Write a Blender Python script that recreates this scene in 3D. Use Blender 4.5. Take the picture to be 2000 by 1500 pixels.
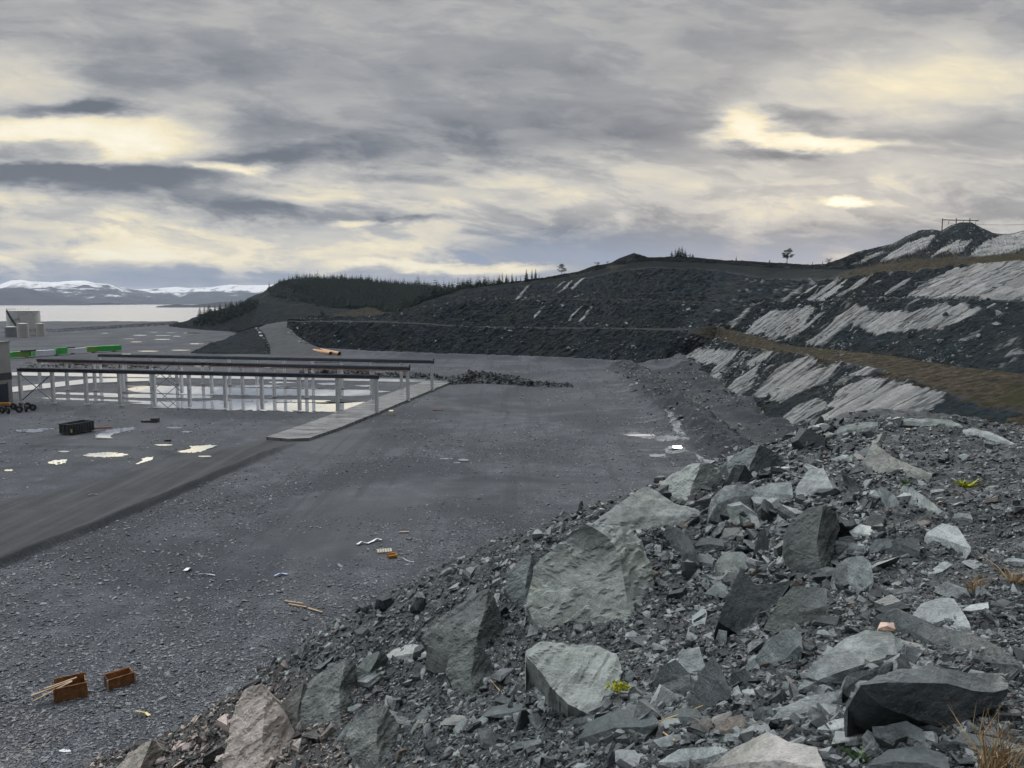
import bpy, bmesh, math, random
import numpy as np
from mathutils import Vector, Matrix
from mathutils.bvhtree import BVHTree

random.seed(7)
RNG = np.random.default_rng(11)
SC = bpy.context.scene
COL = SC.collection
for o in list(bpy.data.objects):
    bpy.data.objects.remove(o)

# ------------------------------------------------------------------ camera, sky, sun, exposure
CAMZ = 20.0
FPX = 1500.0
PITCH = math.atan(160.0 / FPX)
cam = bpy.data.cameras.new('camera')
cam.sensor_width = 36.0
cam.lens = 36.0 * FPX / 2000.0
cam.clip_start = 0.1
cam.clip_end = 90000.0
cam_o = bpy.data.objects.new('camera', cam)
COL.objects.link(cam_o)
cam_o.location = (0, 0, CAMZ)
cam_o.rotation_euler = (math.pi / 2 - PITCH, 0, 0)
SC.camera = cam_o
SC.view_settings.view_transform = 'Standard'
SC.view_settings.look = 'None'
SC.view_settings.exposure = 0.12
SC.view_settings.gamma = 1.0
SC.view_settings.use_curve_mapping = False
SC.cycles.max_bounces = 6
SC.cycles.diffuse_bounces = 2
SC.cycles.glossy_bounces = 3
SC.cycles.transmission_bounces = 4
SC.cycles.volume_bounces = 0
SC.cycles.use_denoising = True

SUN_EL = math.radians(9.0)
SUN_AZ = math.radians(21.0)          # to the right of +Y
sun = bpy.data.lights.new('sun', 'SUN')
sun.energy = 0.7
sun.angle = math.radians(18)
sun.color = (1.0, 0.965, 0.90)
sun_o = bpy.data.objects.new('sun', sun)
COL.objects.link(sun_o)
sd = Vector((math.sin(SUN_AZ) * math.cos(SUN_EL), math.cos(SUN_AZ) * math.cos(SUN_EL), math.sin(SUN_EL)))
sun_o.rotation_euler = sd.to_track_quat('Z', 'Y').to_euler()


class NT:
    """small helper that writes shader nodes"""
    def __init__(self, tree):
        self.t = tree
    def n(self, typ, **kw):
        nd = self.t.nodes.new(typ)
        for k, v in kw.items():
            setattr(nd, k, v)
        return nd
    def put(self, sock, v):
        if v is None:
            return
        if isinstance(v, bpy.types.NodeSocket):
            self.t.links.new(v, sock)
        else:
            if hasattr(sock.default_value, '__len__') and not hasattr(v, '__len__'):
                v = [v] * len(sock.default_value)
            elif hasattr(sock.default_value, '__len__') and len(sock.default_value) == 4 and len(v) == 3:
                v = tuple(v) + (1.0,)
            sock.default_value = v
    def m(self, op, a, b=None, c=None, clamp=False):
        nd = self.n('ShaderNodeMath', operation=op, use_clamp=clamp)
        self.put(nd.inputs[0], a)
        self.put(nd.inputs[1], b)
        self.put(nd.inputs[2], c)
        return nd.outputs[0]
    def vm(self, op, a, b=None):
        nd = self.n('ShaderNodeVectorMath', operation=op)
        self.put(nd.inputs[0], a)
        if b is not None:
            self.put(nd.inputs[1], b)
        return nd.outputs[0]
    def sep(self, v):
        nd = self.n('ShaderNodeSeparateXYZ')
        self.put(nd.inputs[0], v)
        return nd.outputs
    def comb(self, x, y, z):
        nd = self.n('ShaderNodeCombineXYZ')
        for s, v in zip(nd.inputs, (x, y, z)):
            self.put(s, v)
        return nd.outputs[0]
    def noise(self, vec, scale, detail=5, rough=0.55, dist=0.0, out='Fac'):
        nd = self.n('ShaderNodeTexNoise')
        if vec is not None:
            self.put(nd.inputs['Vector'], vec)
        nd.inputs['Scale'].default_value = scale
        nd.inputs['Detail'].default_value = detail
        nd.inputs['Roughness'].default_value = rough
        nd.inputs['Distortion'].default_value = dist
        return nd.outputs[out]
    def ramp(self, fac, stops, interp='LINEAR'):
        nd = self.n('ShaderNodeValToRGB')
        cr = nd.color_ramp
        cr.interpolation = interp
        while len(cr.elements) < len(stops):
            cr.elements.new(0.5)
        for e, (p, c) in zip(cr.elements, stops):
            e.position = p
            e.color = tuple(c) + (1.0,) if len(c) == 3 else c
        self.put(nd.inputs[0], fac)
        return nd.outputs[0]
    def rng(self, v, a, b, c=0.0, d=1.0):
        nd = self.n('ShaderNodeMapRange')
        for s, x in zip(nd.inputs[:5], (v, a, b, c, d)):
            self.put(s, x)
        return nd.outputs[0]
    def mix(self, fac, a, b, typ='MIX'):
        nd = self.n('ShaderNodeMix', data_type='RGBA', blend_type=typ)
        self.put(nd.inputs[0], fac)
        self.put(nd.inputs[6], a)
        self.put(nd.inputs[7], b)
        return nd.outputs[2]
    def attr(self, name, out='Fac'):
        nd = self.n('ShaderNodeAttribute', attribute_name=name)
        return nd.outputs[out]
    def mapping(self, vec, rot=(0, 0, 0), scale=(1, 1, 1)):
        nd = self.n('ShaderNodeMapping')
        self.put(nd.inputs['Vector'], vec)
        nd.inputs['Rotation'].default_value = rot
        nd.inputs['Scale'].default_value = scale
        return nd.outputs[0]
    def bump(self, h, strength=0.5, dist=0.1, normal=None):
        nd = self.n('ShaderNodeBump')
        nd.inputs['Strength'].default_value = strength
        nd.inputs['Distance'].default_value = dist
        self.put(nd.inputs['Height'], h)
        if normal is not None:
            self.put(nd.inputs['Normal'], normal)
        return nd.outputs[0]


def at(px, py, Y):
    """the world point that lies Y metres ahead in the direction of photograph pixel (px, py)"""
    a = (px - 1000.0) / FPX
    b = (750.0 - py) / FPX
    cp, sp = math.cos(PITCH), math.sin(PITCH)
    dy = cp + b * sp
    dz = -sp + b * cp
    return np.array((a * Y / dy, Y, CAMZ + dz * Y / dy))

def gnd(px, py, z=0.0):
    a = (px - 1000.0) / FPX
    b = (750.0 - py) / FPX
    cp, sp = math.cos(PITCH), math.sin(PITCH)
    dy = cp + b * sp
    dz = -sp + b * cp
    s = (z - CAMZ) / dz
    return np.array((a * s, dy * s, z))

def to_px(P):
    """photograph pixel of world points"""
    cp, sp = math.cos(PITCH), math.sin(PITCH)
    x, y, z = P[..., 0], P[..., 1], P[..., 2] - CAMZ
    d = np.maximum(y * cp - z * sp, 1e-3)
    u = y * sp + z * cp
    return 1000 + FPX * x / d, 750 - FPX * u / d


# ---- the sky: broken overcast, painted as light arriving from directions of the dome
def build_world():
    w = bpy.data.worlds.new('World')
    SC.world = w
    w.use_nodes = True
    t = w.node_tree
    t.nodes.clear()
    N = NT(t)
    out = N.n('ShaderNodeOutputWorld')
    bg = N.n('ShaderNodeBackground')
    t.links.new(bg.outputs[0], out.inputs[0])
    D = N.n('ShaderNodeTexCoord').outputs['Generated']
    x, y, z = N.sep(D)
    sky = N.n('ShaderNodeTexSky', sky_type='NISHITA')
    sky.sun_disc = False
    sky.sun_elevation = SUN_EL
    sky.sun_rotation = SUN_AZ
    skyc = N.vm('SCALE', sky.outputs[0])
    skyc.node.inputs['Scale'].default_value = 0.07
    # cloud sheet seen in perspective
    zc = N.m('ADD', N.m('MAXIMUM', z, 0.0), 0.10)
    P = N.comb(N.m('DIVIDE', x, zc), N.m('DIVIDE', y, zc), 0.0)
    n1 = N.noise(P, 0.75, 8, 0.58, 0.7)
    n2 = N.noise(P, 1.7, 6, 0.6, 0.3)
    ya = N.m('MAXIMUM', y, 0.08)
    u = N.m('DIVIDE', x, ya)
    v = N.m('DIVIDE', z, ya)
    wv = N.comb(N.m('MULTIPLY', u, 3.2), N.m('MULTIPLY', v, 11.0), 0.0)
    wc = N.n('ShaderNodeTexNoise')
    N.put(wc.inputs['Vector'], wv)
    wc.inputs['Scale'].default_value = 1.0
    wc.inputs['Detail'].default_value = 6
    wc.inputs['Roughness'].default_value = 0.6
    wr, wg, wb = N.sep(wc.outputs['Color'])
    wu = N.m('ADD', u, N.m('MULTIPLY', N.m('SUBTRACT', wr, 0.5), 0.36))
    wvv = N.m('ADD', v, N.m('MULTIPLY', N.m('SUBTRACT', wg, 0.5), 0.10))
    fine = N.noise(N.comb(N.m('MULTIPLY', u, 7.0), N.m('MULTIPLY', v, 30.0), 3.0), 1.0, 8, 0.62, 0.4)
    # light and dark openings: photograph px, py, half width, half height, amount
    SPOTS = [
        (160, 262, 250, 38, .42), (60, 140, 130, 45, .22), (440, 322, 55, 13, .36), (380, 190, 120, 30, .14),
        (1450, 240, 70, 34, .40), (1640, 268, 110, 12, .42), (1612, 404, 46, 11, .55), (1720, 175, 260, 50, .16),
        (700, 370, 330, 34, .16), (560, 480, 420, 26, .18), (900, 520, 150, 10, .40), (700, 445, 55, 9, .32),
        (1460, 340, 420, 60, .11), (300, 440, 200, 16, .14), (120, 500, 220, 14, .15), (1900, 130, 170, 60, .12), (40, 400, 120, 20, .12),
        (860, 200, 520, 95, -.075), (165, 208, 140, 15, -.34), (70, 290, 100, 13, -.30), (230, 352, 190, 26, -.26),
        (420, 425, 110, 18, -.22), (560, 300, 150, 20, -.20), (1080, 290, 240, 50, -.08), (1560, 215, 110, 17, -.20),
        (1500, 288, 70, 13, -.24), (1120, 500, 210, 32, -.22), (1640, 484, 270, 30, -.22), (350, 552, 330, 14, -.12), (1850, 235, 150, 26, -.10),
        (800, 438, 40, 8, -.2), (680, 400, 80, 10, -.1), (1850, 370, 200, 20, -.05), (330, 120, 300, 40, -.06), (760, 345, 130, 10, -.12),
        (950, 480, 110, 16, -.12), (520, 372, 80, 12, -.15), (100, 330, 160, 10, -.18),
    ]
    tilt = N.m('ADD', v, N.m('MULTIPLY', u, 0.10))
    streak = N.noise(N.comb(N.m('MULTIPLY', u, 4.2), N.m('MULTIPLY', tilt, 15.0), 7.0), 1.0, 10, 0.58, 0.7)
    puff = N.noise(N.comb(N.m('MULTIPLY', u, 7.5), N.m('MULTIPLY', tilt, 24.0), 1.0), 1.0, 10, 0.60, 0.35)
    puff = N.rng(puff, 0.45, 0.58)
    puff.node.interpolation_type = 'SMOOTHSTEP'
    streak = N.rng(streak, 0.36, 0.66, 0.28, 0.72)
    streak.node.interpolation_type = 'SMOOTHSTEP'
    lowband = N.rng(v, 0.10, 0.24, 1.0, 0.34)
    L = N.m('ADD', 0.378, N.m('MULTIPLY', N.m('SUBTRACT', n1, 0.5), 0.30))
    L = N.m('ADD', L, N.m('MULTIPLY', N.m('SUBTRACT', n2, 0.5), 0.20))
    L = N.m('ADD', L, N.m('MULTIPLY', N.m('MULTIPLY', N.m('SUBTRACT', streak, 0.5), 0.46), lowband))
    L = N.m('ADD', L, N.m('MULTIPLY', N.m('MULTIPLY', N.m('SUBTRACT', puff, 0.55), 0.17), lowband))
    L = N.m('ADD', L, N.m('MULTIPLY', N.m('SUBTRACT', fine, 0.5), 0.16))
    L = N.m('ADD', L, N.rng(v, 0.06, 0.24, 0.05, 0.0))
    acc = None
    for (px, py, sx, sy, amp) in SPOTS:
        d = at(px, py, 1.0) - np.array((0, 0, CAMZ))
        u0, v0 = float(d[0]), float(d[2])
        a = N.m('MULTIPLY', N.m('SUBTRACT', wu, u0), 1500.0 / sx)
        b = N.m('MULTIPLY', N.m('SUBTRACT', wvv, v0), 1500.0 / sy)
        r = N.m('ADD', N.m('MULTIPLY', a, a), N.m('MULTIPLY', b, b))
        g = N.m('MULTIPLY', N.m('EXPONENT', N.m('MULTIPLY', N.m('POWER', r, 1.6), -0.55)), amp * (1.3 if amp > 0 else 1.15))
        acc = g if acc is None else N.m('ADD', acc, g)
    ahead = N.rng(y, 0.05, 0.3)
    L = N.m('ADD', L, N.m('MULTIPLY', acc, ahead))
    # sky out of view: extra light overhead, duller behind the camera
    # added glow above the view to light the ground, strongest ahead and left
    lobe = N.vm('DOT_PRODUCT', D, tuple(Vector((-0.42, 0.38, 0.82)).normalized()))
    lobe = lobe.node.outputs['Value']
    lobe = N.m('POWER', N.m('MAXIMUM', lobe, 0.0), 5.0)
    over = N.m('MULTIPLY', N.m('MULTIPLY', N.rng(z, 0.40, 0.70), lobe), SKY_FILL)
    back = N.rng(y, -0.7, 0.35, SKY_BACK, 1.0)
    L = N.m('MULTIPLY', L, back)
    L = N.m('MAXIMUM', L, 0.10)
    colr = N.ramp(L, [(0.0, (0.08, 0.095, 0.12)), (0.17, (0.165, 0.180, 0.207)), (0.32, (0.305, 0.311, 0.325)),
                      (0.50, (0.53, 0.514, 0.482)), (0.74, (0.86, 0.765, 0.545)), (1.0, (1.0, 0.95, 0.80))])
    # blue gaps low over the horizon
    low = N.rng(N.m('ABSOLUTE', N.m('SUBTRACT', v, 0.055)), 0.0, 0.05, 1.0, 0.0)
    gap = N.m('MULTIPLY', low, N.rng(L, 0.24, 0.50, 0.95, 0.0))
    colr = N.mix(gap, colr, (0.215, 0.285, 0.41))
    fin = N.mix(0.965, skyc, colr)
    top = N.vm('SCALE', (0.965, 1.0, 1.035))
    N.put(top.node.inputs['Scale'], over)
    fin = N.vm('ADD', fin, top)
    t.links.new(fin, bg.inputs[0])
    bg.inputs[1].default_value = 1.0

SKY_FILL = 4.9
SKY_BACK = 0.70
build_world()

# ------------------------------------------------------------------ noise, meshes, tags
_perm = RNG.permutation(512)
_perm = np.concatenate([_perm, _perm, _perm])
_grad = RNG.normal(size=(512, 3))
_grad /= np.linalg.norm(_grad, axis=1)[:, None]

def perlin(P):
    P = np.asarray(P, dtype=np.float64)
    I = np.floor(P).astype(np.int64)
    F = P - I
    W = F * F * F * (F * (F * 6 - 15) + 10)
    I &= 511
    res = 0.0
    for dx in (0, 1):
        wx = W[..., 0] if dx else 1 - W[..., 0]
        a = _perm[(I[..., 0] + dx) & 511]
        for dy in (0, 1):
            wy = W[..., 1] if dy else 1 - W[..., 1]
            b = _perm[(a + I[..., 1] + dy) & 511]
            for dz in (0, 1):
                wz = W[..., 2] if dz else 1 - W[..., 2]
                g = _grad[_perm[(b + I[..., 2] + dz) & 511]]
                dot = (g[..., 0] * (F[..., 0] - dx) + g[..., 1] * (F[..., 1] - dy) + g[..., 2] * (F[..., 2] - dz))
                res = res + wx * wy * wz * dot
    return res

def fbm(P, octv=4, lac=2.03, gain=0.5, ridged=False):
    P = np.asarray(P, dtype=np.float64)
    s, a, tot = 0.0, 1.0, 0.0
    for i in range(octv):
        n = perlin(P + 17.3 * i)
        if ridged:
            n = 1.0 - 2.2 * np.abs(n) - 0.45
        s = s + a * n
        tot += a
        a *= gain
        P = P * lac
    return s / tot

def sstep(x, a, b):
    t = np.clip((x - a) / (b - a), 0, 1)
    return t * t * (3 - 2 * t)

def mkmesh(name, verts, faces, mat=None, smooth=False, attrs=None):
    """faces: list of int arrays shaped (n, k)"""
    me = bpy.data.meshes.new(name)
    verts = np.asarray(verts, dtype=np.float32).reshape(-1, 3)
    faces = [np.asarray(f, dtype=np.int32) for f in faces if len(f)]
    me.vertices.add(len(verts))
    me.vertices.foreach_set('co', verts.ravel())
    nl = sum(f.size for f in faces)
    nf = sum(len(f) for f in faces)
    me.loops.add(nl)
    me.loops.foreach_set('vertex_index', np.concatenate([f.ravel() for f in faces]))
    starts = []
    s = 0
    for f in faces:
        starts.append(s + np.arange(len(f)) * f.shape[1])
        s += f.size
    me.polygons.add(nf)
    me.polygons.foreach_set('loop_start', np.concatenate(starts).astype(np.int32))
    if attrs:
        for k, v in attrs.items():
            at_ = me.attributes.new(k, 'FLOAT', 'POINT')
            at_.data.foreach_set('value', np.asarray(v, dtype=np.float32).ravel())
    me.update(calc_edges=True)
    me.validate()
    me.polygons.foreach_set('use_smooth', [smooth] * len(me.polygons))
    if mat is not None:
        me.materials.append(mat)
    return me

def link(name, me, parent=None, loc=None):
    o = bpy.data.objects.new(name, me)
    COL.objects.link(o)
    if parent is not None:
        o.parent = parent
    if loc is not None:
        o.location = loc
    return o

def tag(o, label=None, cat=None, group=None, kind=None):
    if label: o['label'] = label
    if cat: o['category'] = cat
    if group: o['group'] = group
    if kind: o['kind'] = kind
    return o

def thing(name, label, cat, loc=(0, 0, 0), rotz=0.0, group=None):
    o = bpy.data.objects.new(name, None)
    COL.objects.link(o)
    o.empty_display_size = 0.3
    o.location = tuple(float(c) for c in loc)
    o.rotation_euler = (0, 0, rotz)
    return tag(o, label, cat, group)

def grid_faces(nr, nc, off=0, flip=False):
    i = np.arange(nr - 1)[:, None] * nc + np.arange(nc - 1)[None, :]
    i = i.ravel() + off
    q = np.stack([i, i + 1, i + nc + 1, i + nc], axis=1)
    return q[:, ::-1] if flip else q

class MB:
    """collects boxes, bars and tubes; build() links them as ONE mesh object"""
    def __init__(self):
        self.bm = bmesh.new()
    def box(self, c, s, rot=None):
        m = Matrix.Translation(Vector(c)) @ (rot.to_4x4() if rot is not None else Matrix()) @ Matrix.Diagonal((*s, 1))
        bmesh.ops.create_cube(self.bm, size=1.0, matrix=m)
        return self
    def bar(self, a, b, w, h=None, up=(0, 0, 1)):
        a, b = Vector(a), Vector(b)
        d = b - a
        h = h or w
        zz = d.normalized()
        upv = Vector(up)
        if abs(zz.dot(upv)) > 0.98:
            upv = Vector((1, 0, 0))
        xx = upv.cross(zz).normalized()
        yy = zz.cross(xx)
        R = Matrix((xx, yy, zz)).transposed()
        return self.box((a + b) / 2, (w, h, d.length), R)
    def tube(self, a, b, r, r2=None, seg=16, caps=True):
        a, b = Vector(a), Vector(b)
        d = b - a
        R = d.to_track_quat('Z', 'Y').to_matrix().to_4x4()
        bmesh.ops.create_cone(self.bm, cap_ends=caps, segments=seg, radius1=r, radius2=r if r2 is None else r2,
                              depth=d.length, matrix=Matrix.Translation((a + b) / 2) @ R)
        return self
    def poly(self, pts):
        self.bm.faces.new([self.bm.verts.new(tuple(p)) for p in pts])
        return self
    def build(self, name, mat, parent=None, bevel=0.0, smooth=False):
        if bevel:
            bmesh.ops.bevel(self.bm, geom=list(self.bm.edges), offset=bevel, segments=1, affect='EDGES')
        bmesh.ops.recalc_face_normals(self.bm, faces=self.bm.faces)
        me = bpy.data.meshes.new(name)
        self.bm.to_mesh(me)
        self.bm.free()
        me.materials.append(mat)
        if smooth:
            me.polygons.foreach_set('use_smooth', [True] * len(me.polygons))
            me.set_sharp_from_angle(angle=math.radians(35))
        return link(name, me, parent)

def copy_tree(o, parent=None):
    c = o.copy()
    COL.objects.link(c)
    c.parent = parent
    for ch in [k for k in bpy.data.objects if k.parent == o]:
        copy_tree(ch, c)
    return c

# ------------------------------------------------------------------ materials
def new_mat(name):
    m = bpy.data.materials.new(name)
    m.use_nodes = True
    t = m.node_tree
    t.nodes.clear()
    N = NT(t)
    out = N.n('ShaderNodeOutputMaterial')
    b = N.n('ShaderNodeBsdfPrincipled')
    t.links.new(b.outputs[0], out.inputs[0])
    return m, N, b

def obj_co(N):
    return N.n('ShaderNodeTexCoord').outputs['Object']

def simple_mat(name, col, rough=0.6, metal=0.0, var=0.25, scale=3.0, bump=0.1, stain=None, spec=0.5):
    m, N, b = new_mat(name)
    co = obj_co(N)
    n = N.noise(co, scale, 6, 0.6)
    c2 = tuple(max(0.0, c * (1 - var)) for c in col)
    c3 = tuple(min(1.0, c * (1 + var)) for c in col)
    c = N.ramp(n, [(0.3, c2), (0.7, c3)])
    if stain:
        s = N.rng(N.noise(co, scale * 0.7, 8, 0.7, 1.0), 0.52, 0.66)
        c = N.mix(s, c, stain)
    N.put(b.inputs['Base Color'], c)
    b.inputs['Roughness'].default_value = rough
    b.inputs['Metallic'].default_value = metal
    b.inputs['Specular IOR Level'].default_value = spec
    if bump:
        N.put(b.inputs['Normal'], N.bump(N.noise(co, scale * 4, 6, 0.6), bump, 0.05))
    return m

DIP = math.radians(40)

def strata_co(N, co):
    # x' runs down the dip, z' crosses the beds
    return N.mapping(co, rot=(0, DIP, 0), scale=(0.35, 0.45, 1.6))

def mat_hillside():
    m, N, b = new_mat('quarry_rock')
    co = obj_co(N)
    sc = strata_co(N, co)
    n1 = N.noise(co, 0.05, 6, 0.6)
    n2 = N.noise(sc, 0.55, 8, 0.65, 0.4)
    n3 = N.noise(co, 1.3, 6, 0.7)
    dark = N.ramp(N.m('ADD', N.m('MULTIPLY', n2, 0.6), N.m('MULTIPLY', n3, 0.4)),
                  [(0.30, (0.008, 0.012, 0.015)), (0.48, (0.019, 0.026, 0.030)), (0.60, (0.031, 0.039, 0.044)), (0.74, (0.070, 0.078, 0.083))])
    dark = N.mix(N.m('MULTIPLY', N.rng(n1, 0.45, 0.65), 0.45), dark, (0.036, 0.033, 0.028))
    moss = N.m('MULTIPLY', N.rng(N.noise(co, 0.11, 7, 0.7), 0.54, 0.66), 0.5)
    dark = N.mix(moss, dark, (0.026, 0.033, 0.020))
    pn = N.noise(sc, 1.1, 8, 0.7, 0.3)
    pale = N.ramp(pn, [(0.28, (0.075, 0.08, 0.082)), (0.40, (0.145, 0.150, 0.149)), (0.62, (0.205, 0.206, 0.20))])  # paler cleavage sheets, with their wet sky reflection painted in as lighter colour
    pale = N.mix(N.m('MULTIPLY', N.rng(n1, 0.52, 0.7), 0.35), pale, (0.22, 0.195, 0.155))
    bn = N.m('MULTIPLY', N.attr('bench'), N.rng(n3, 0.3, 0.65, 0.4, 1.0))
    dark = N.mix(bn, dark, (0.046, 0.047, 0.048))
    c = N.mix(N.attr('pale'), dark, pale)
    gn = N.noise(co, 0.8, 8, 0.75)
    grass = N.ramp(gn, [(0.36, (0.012, 0.012, 0.010)), (0.5, (0.042, 0.035, 0.025)), (0.66, (0.092, 0.077, 0.054))])
    grass = N.mix(N.rng(N.noise(co, 0.09, 5, 0.6), 0.5, 0.7), grass, (0.034, 0.034, 0.018))
    c = N.mix(N.attr('grass'), c, grass)
    hc = N.ramp(gn, [(0.35, (0.006, 0.0085, 0.0090)), (0.65, (0.015, 0.0185, 0.0185))])
    c = N.mix(N.attr('heath'), c, hc)
    N.put(b.inputs['Base Color'], c)
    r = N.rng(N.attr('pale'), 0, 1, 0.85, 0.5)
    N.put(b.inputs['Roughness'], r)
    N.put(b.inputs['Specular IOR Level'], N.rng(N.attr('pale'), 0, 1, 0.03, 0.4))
    h = N.m('ADD', N.m('MULTIPLY', n2, 1.0), N.m('MULTIPLY', n3, 0.5))
    N.put(b.inputs['Normal'], N.bump(h, 0.9, 0.9))
    return m

def mat_ground():
    m, N, b = new_mat('crushed_slate')
    co = obj_co(N)
    big = N.noise(co, 0.045, 6, 0.6, 0.6)
    mid = N.noise(co, 0.35, 7, 0.65)
    fin = N.noise(co, 6.0, 5, 0.7)
    c = N.ramp(N.m('ADD', N.m('MULTIPLY', fin, 0.55), N.m('MULTIPLY', mid, 0.45)),
               [(0.32, (0.024, 0.027, 0.032)), (0.5, (0.062, 0.067, 0.076)), (0.66, (0.150, 0.156, 0.168))])
    c = N.mix(N.m('MULTIPLY', N.rng(big, 0.46, 0.56), 0.65), c, (0.030, 0.034, 0.040))
    c = N.mix(N.m('MULTIPLY', N.rng(N.noise(co, 0.028, 7, 0.65, 1.0), 0.5, 0.62), 0.45), c, (0.094, 0.097, 0.102))
    ruts = N.noise(N.mapping(N.vm('ADD', co, N.vm('SCALE', N.noise(co, 0.02, 3, 0.5, 0.0, 'Color'))), rot=(0, 0, math.radians(12)), scale=(0.55, 0.018, 1)), 1.0, 5, 0.65)
    c = N.mix(N.m('MULTIPLY', N.rng(ruts, 0.54, 0.62), 0.42), c, (0.034, 0.037, 0.042))
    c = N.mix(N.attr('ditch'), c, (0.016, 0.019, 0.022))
    # tracks run up the haul road
    rd = N.attr('road')
    trk = N.noise(N.mapping(co, rot=(0, 0, math.radians(-30)), scale=(0.9, 0.03, 1)), 1.0, 5, 0.6)
    rc = N.ramp(N.m('ADD', N.m('MULTIPLY', trk, 0.7), N.m('MULTIPLY', fin, 0.3)), [(0.38, (0.034, 0.036, 0.039)), (0.62, (0.064, 0.066, 0.068))])
    c = N.mix(rd, c, rc)
    wet = N.attr('wet')
    c = N.mix(N.m('MULTIPLY', wet, 0.55), c, (0.018, 0.019, 0.022))
    c = N.mix(N.m('MULTIPLY', N.attr('pale'), N.rng(mid, 0.35, 0.6)), c, (0.24, 0.245, 0.245))
    N.put(b.inputs['Base Color'], c)
    ro = N.rng(mid, 0.35, 0.65, 0.8, 0.95)
    N.put(b.inputs['Roughness'], N.m('SUBTRACT', ro, N.m('MULTIPLY', wet, 0.22)))
    b.inputs['Specular IOR Level'].default_value = 0.16
    N.put(b.inputs['Normal'], N.bump(N.m('ADD', fin, N.m('MULTIPLY', mid, 1.5)), 0.55, 0.12))
    return m

def mat_slate(name, dark, mid, light, warm, bank=False, rough=0.52, isl=True):
    """broken slate: layered grain, pale mottled patches, rusty joints"""
    m, N, b = new_mat(name)
    co = obj_co(N)
    geo = N.n('ShaderNodeNewGeometry')
    pos = geo.outputs['Position']
    if isl:
        rnd = geo.outputs['Random Per Island']
    else:
        rnd = N.n('ShaderNodeObjectInfo').outputs['Random']
    k = 1.0
    grain = N.noise(N.mapping(pos, rot=(0.15, DIP, 0.2), scale=(1.5, 1.2, 5.0)), 1.3, 8, 0.66, 0.35)
    blot = N.noise(pos, 2.2, 7, 0.68, 0.4)
    fine = N.noise(pos, 34.0, 5, 0.7)
    chip = N.noise(pos, 9.0, 9, 0.72, 0.6)
    f = N.m('ADD', N.m('ADD', N.m('MULTIPLY', grain, 0.24), N.m('MULTIPLY', blot, 0.34)), N.m('ADD', N.m('MULTIPLY', fine, 0.20), N.m('MULTIPLY', chip, 0.22)))
    f = N.m('ADD', f, N.m('MULTIPLY', N.m('SUBTRACT', rnd, 0.5), 0.30 if isl else 0.14))
    f = N.m('ADD', f, N.m('MULTIPLY', N.attr('sheen_tone'), 0.15))  # sky sheen painted in as paler colour; dark rocks made darker
    c = N.ramp(f, [(0.33, dark), (0.50, mid), (0.67, light)])
    # slightly different slates: blue-grey, green-grey, and rusty ones
    hue = N.m('FRACT', N.m('MULTIPLY', rnd, 7.31))
    c = N.mix(N.m('MULTIPLY', N.rng(hue, 0.55, 0.8), 0.30), c, N.mix(1.0, c, (0.88, 1.0, 0.93), 'MULTIPLY'))
    rust = N.m('MULTIPLY', N.rng(hue, 0.93, 0.97), 0.45)
    c = N.mix(rust, c, (0.15, 0.10, 0.07))
    ol = N.m('MULTIPLY', N.rng(N.noise(pos, 0.9, 6, 0.65), 0.52, 0.66), 0.32)
    c = N.mix(ol, c, N.mix(1.0, c, (0.95, 1.0, 0.74), 'MULTIPLY'))
    wm = N.attr('warm')
    c = N.mix(N.m('MULTIPLY', wm, 0.8), c, N.mix(1.0, c, warm, 'MULTIPLY'))
    N.put(b.inputs['Base Color'], c)
    N.put(b.inputs['Roughness'], N.rng(blot, 0.3, 0.7, rough - 0.10, rough + 0.2))
    b.inputs['Specular IOR Level'].default_value = 0.5
    h = N.m('ADD', N.m('MULTIPLY', grain, 0.55), N.m('ADD', N.m('MULTIPLY', blot, 0.9), N.m('ADD', N.m('MULTIPLY', fine, 0.12), N.m('MULTIPLY', chip, 0.7))))
    N.put(b.inputs['Normal'], N.bump(h, 0.75, 0.085))
    return m

def mat_water(name, rough, wave, dist, col=(0.02, 0.025, 0.03), metal=0.0):
    m, N, b = new_mat(name)
    co = obj_co(N)
    N.put(b.inputs['Base Color'], col)
    b.inputs['Roughness'].default_value = rough
    b.inputs['IOR'].default_value = 1.33
    b.inputs['Metallic'].default_value = metal
    b.inputs['Specular IOR Level'].default_value = 0.5
    n = N.noise(co, wave, 4, 0.6)
    N.put(b.inputs['Normal'], N.bump(n, 0.25, dist))
    return m

M = {}
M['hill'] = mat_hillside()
M['ground'] = mat_ground()
M['rock'] = mat_slate('slate', (0.020, 0.029, 0.032), (0.088, 0.106, 0.110), (0.36, 0.39, 0.39), (1.75, 1.15, 0.92), isl=False, rough=0.44)
M['rubble'] = mat_slate('slate_rubble', (0.010, 0.014, 0.017), (0.040, 0.049, 0.053), (0.27, 0.292, 0.298), (2.2, 1.62, 1.40), rough=0.44)
M['bank'] = mat_slate('slate_fines', (0.006, 0.009, 0.011), (0.019, 0.024, 0.027), (0.06, 0.067, 0.072), (1.6, 1.2, 1.0), rough=0.7)
M['outcrop'] = mat_slate('slate_outcrop', (0.024, 0.032, 0.032), (0.105, 0.120, 0.115), (0.33, 0.35, 0.335), (1.55, 1.22, 1.12), isl=False, rough=0.55)
M['gravel'] = mat_slate('slate_gravel', (0.036, 0.041, 0.049), (0.092, 0.100, 0.113), (0.215, 0.226, 0.246), (1.25, 1.05, 0.92), rough=0.40)
M['sea'] = mat_water('sea_water', 0.22, 0.06, 1.2, (0.60, 0.565, 0.55), 0.72)
M['wet_slab'] = mat_water('wet_slab', 0.10, 0.9, 0.01, (0.80, 0.82, 0.84), 0.75)
M['puddle'] = mat_water('puddle_water', 0.015, 0.4, 0.002, (0.93, 0.96, 1.0), 0.9)
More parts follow.
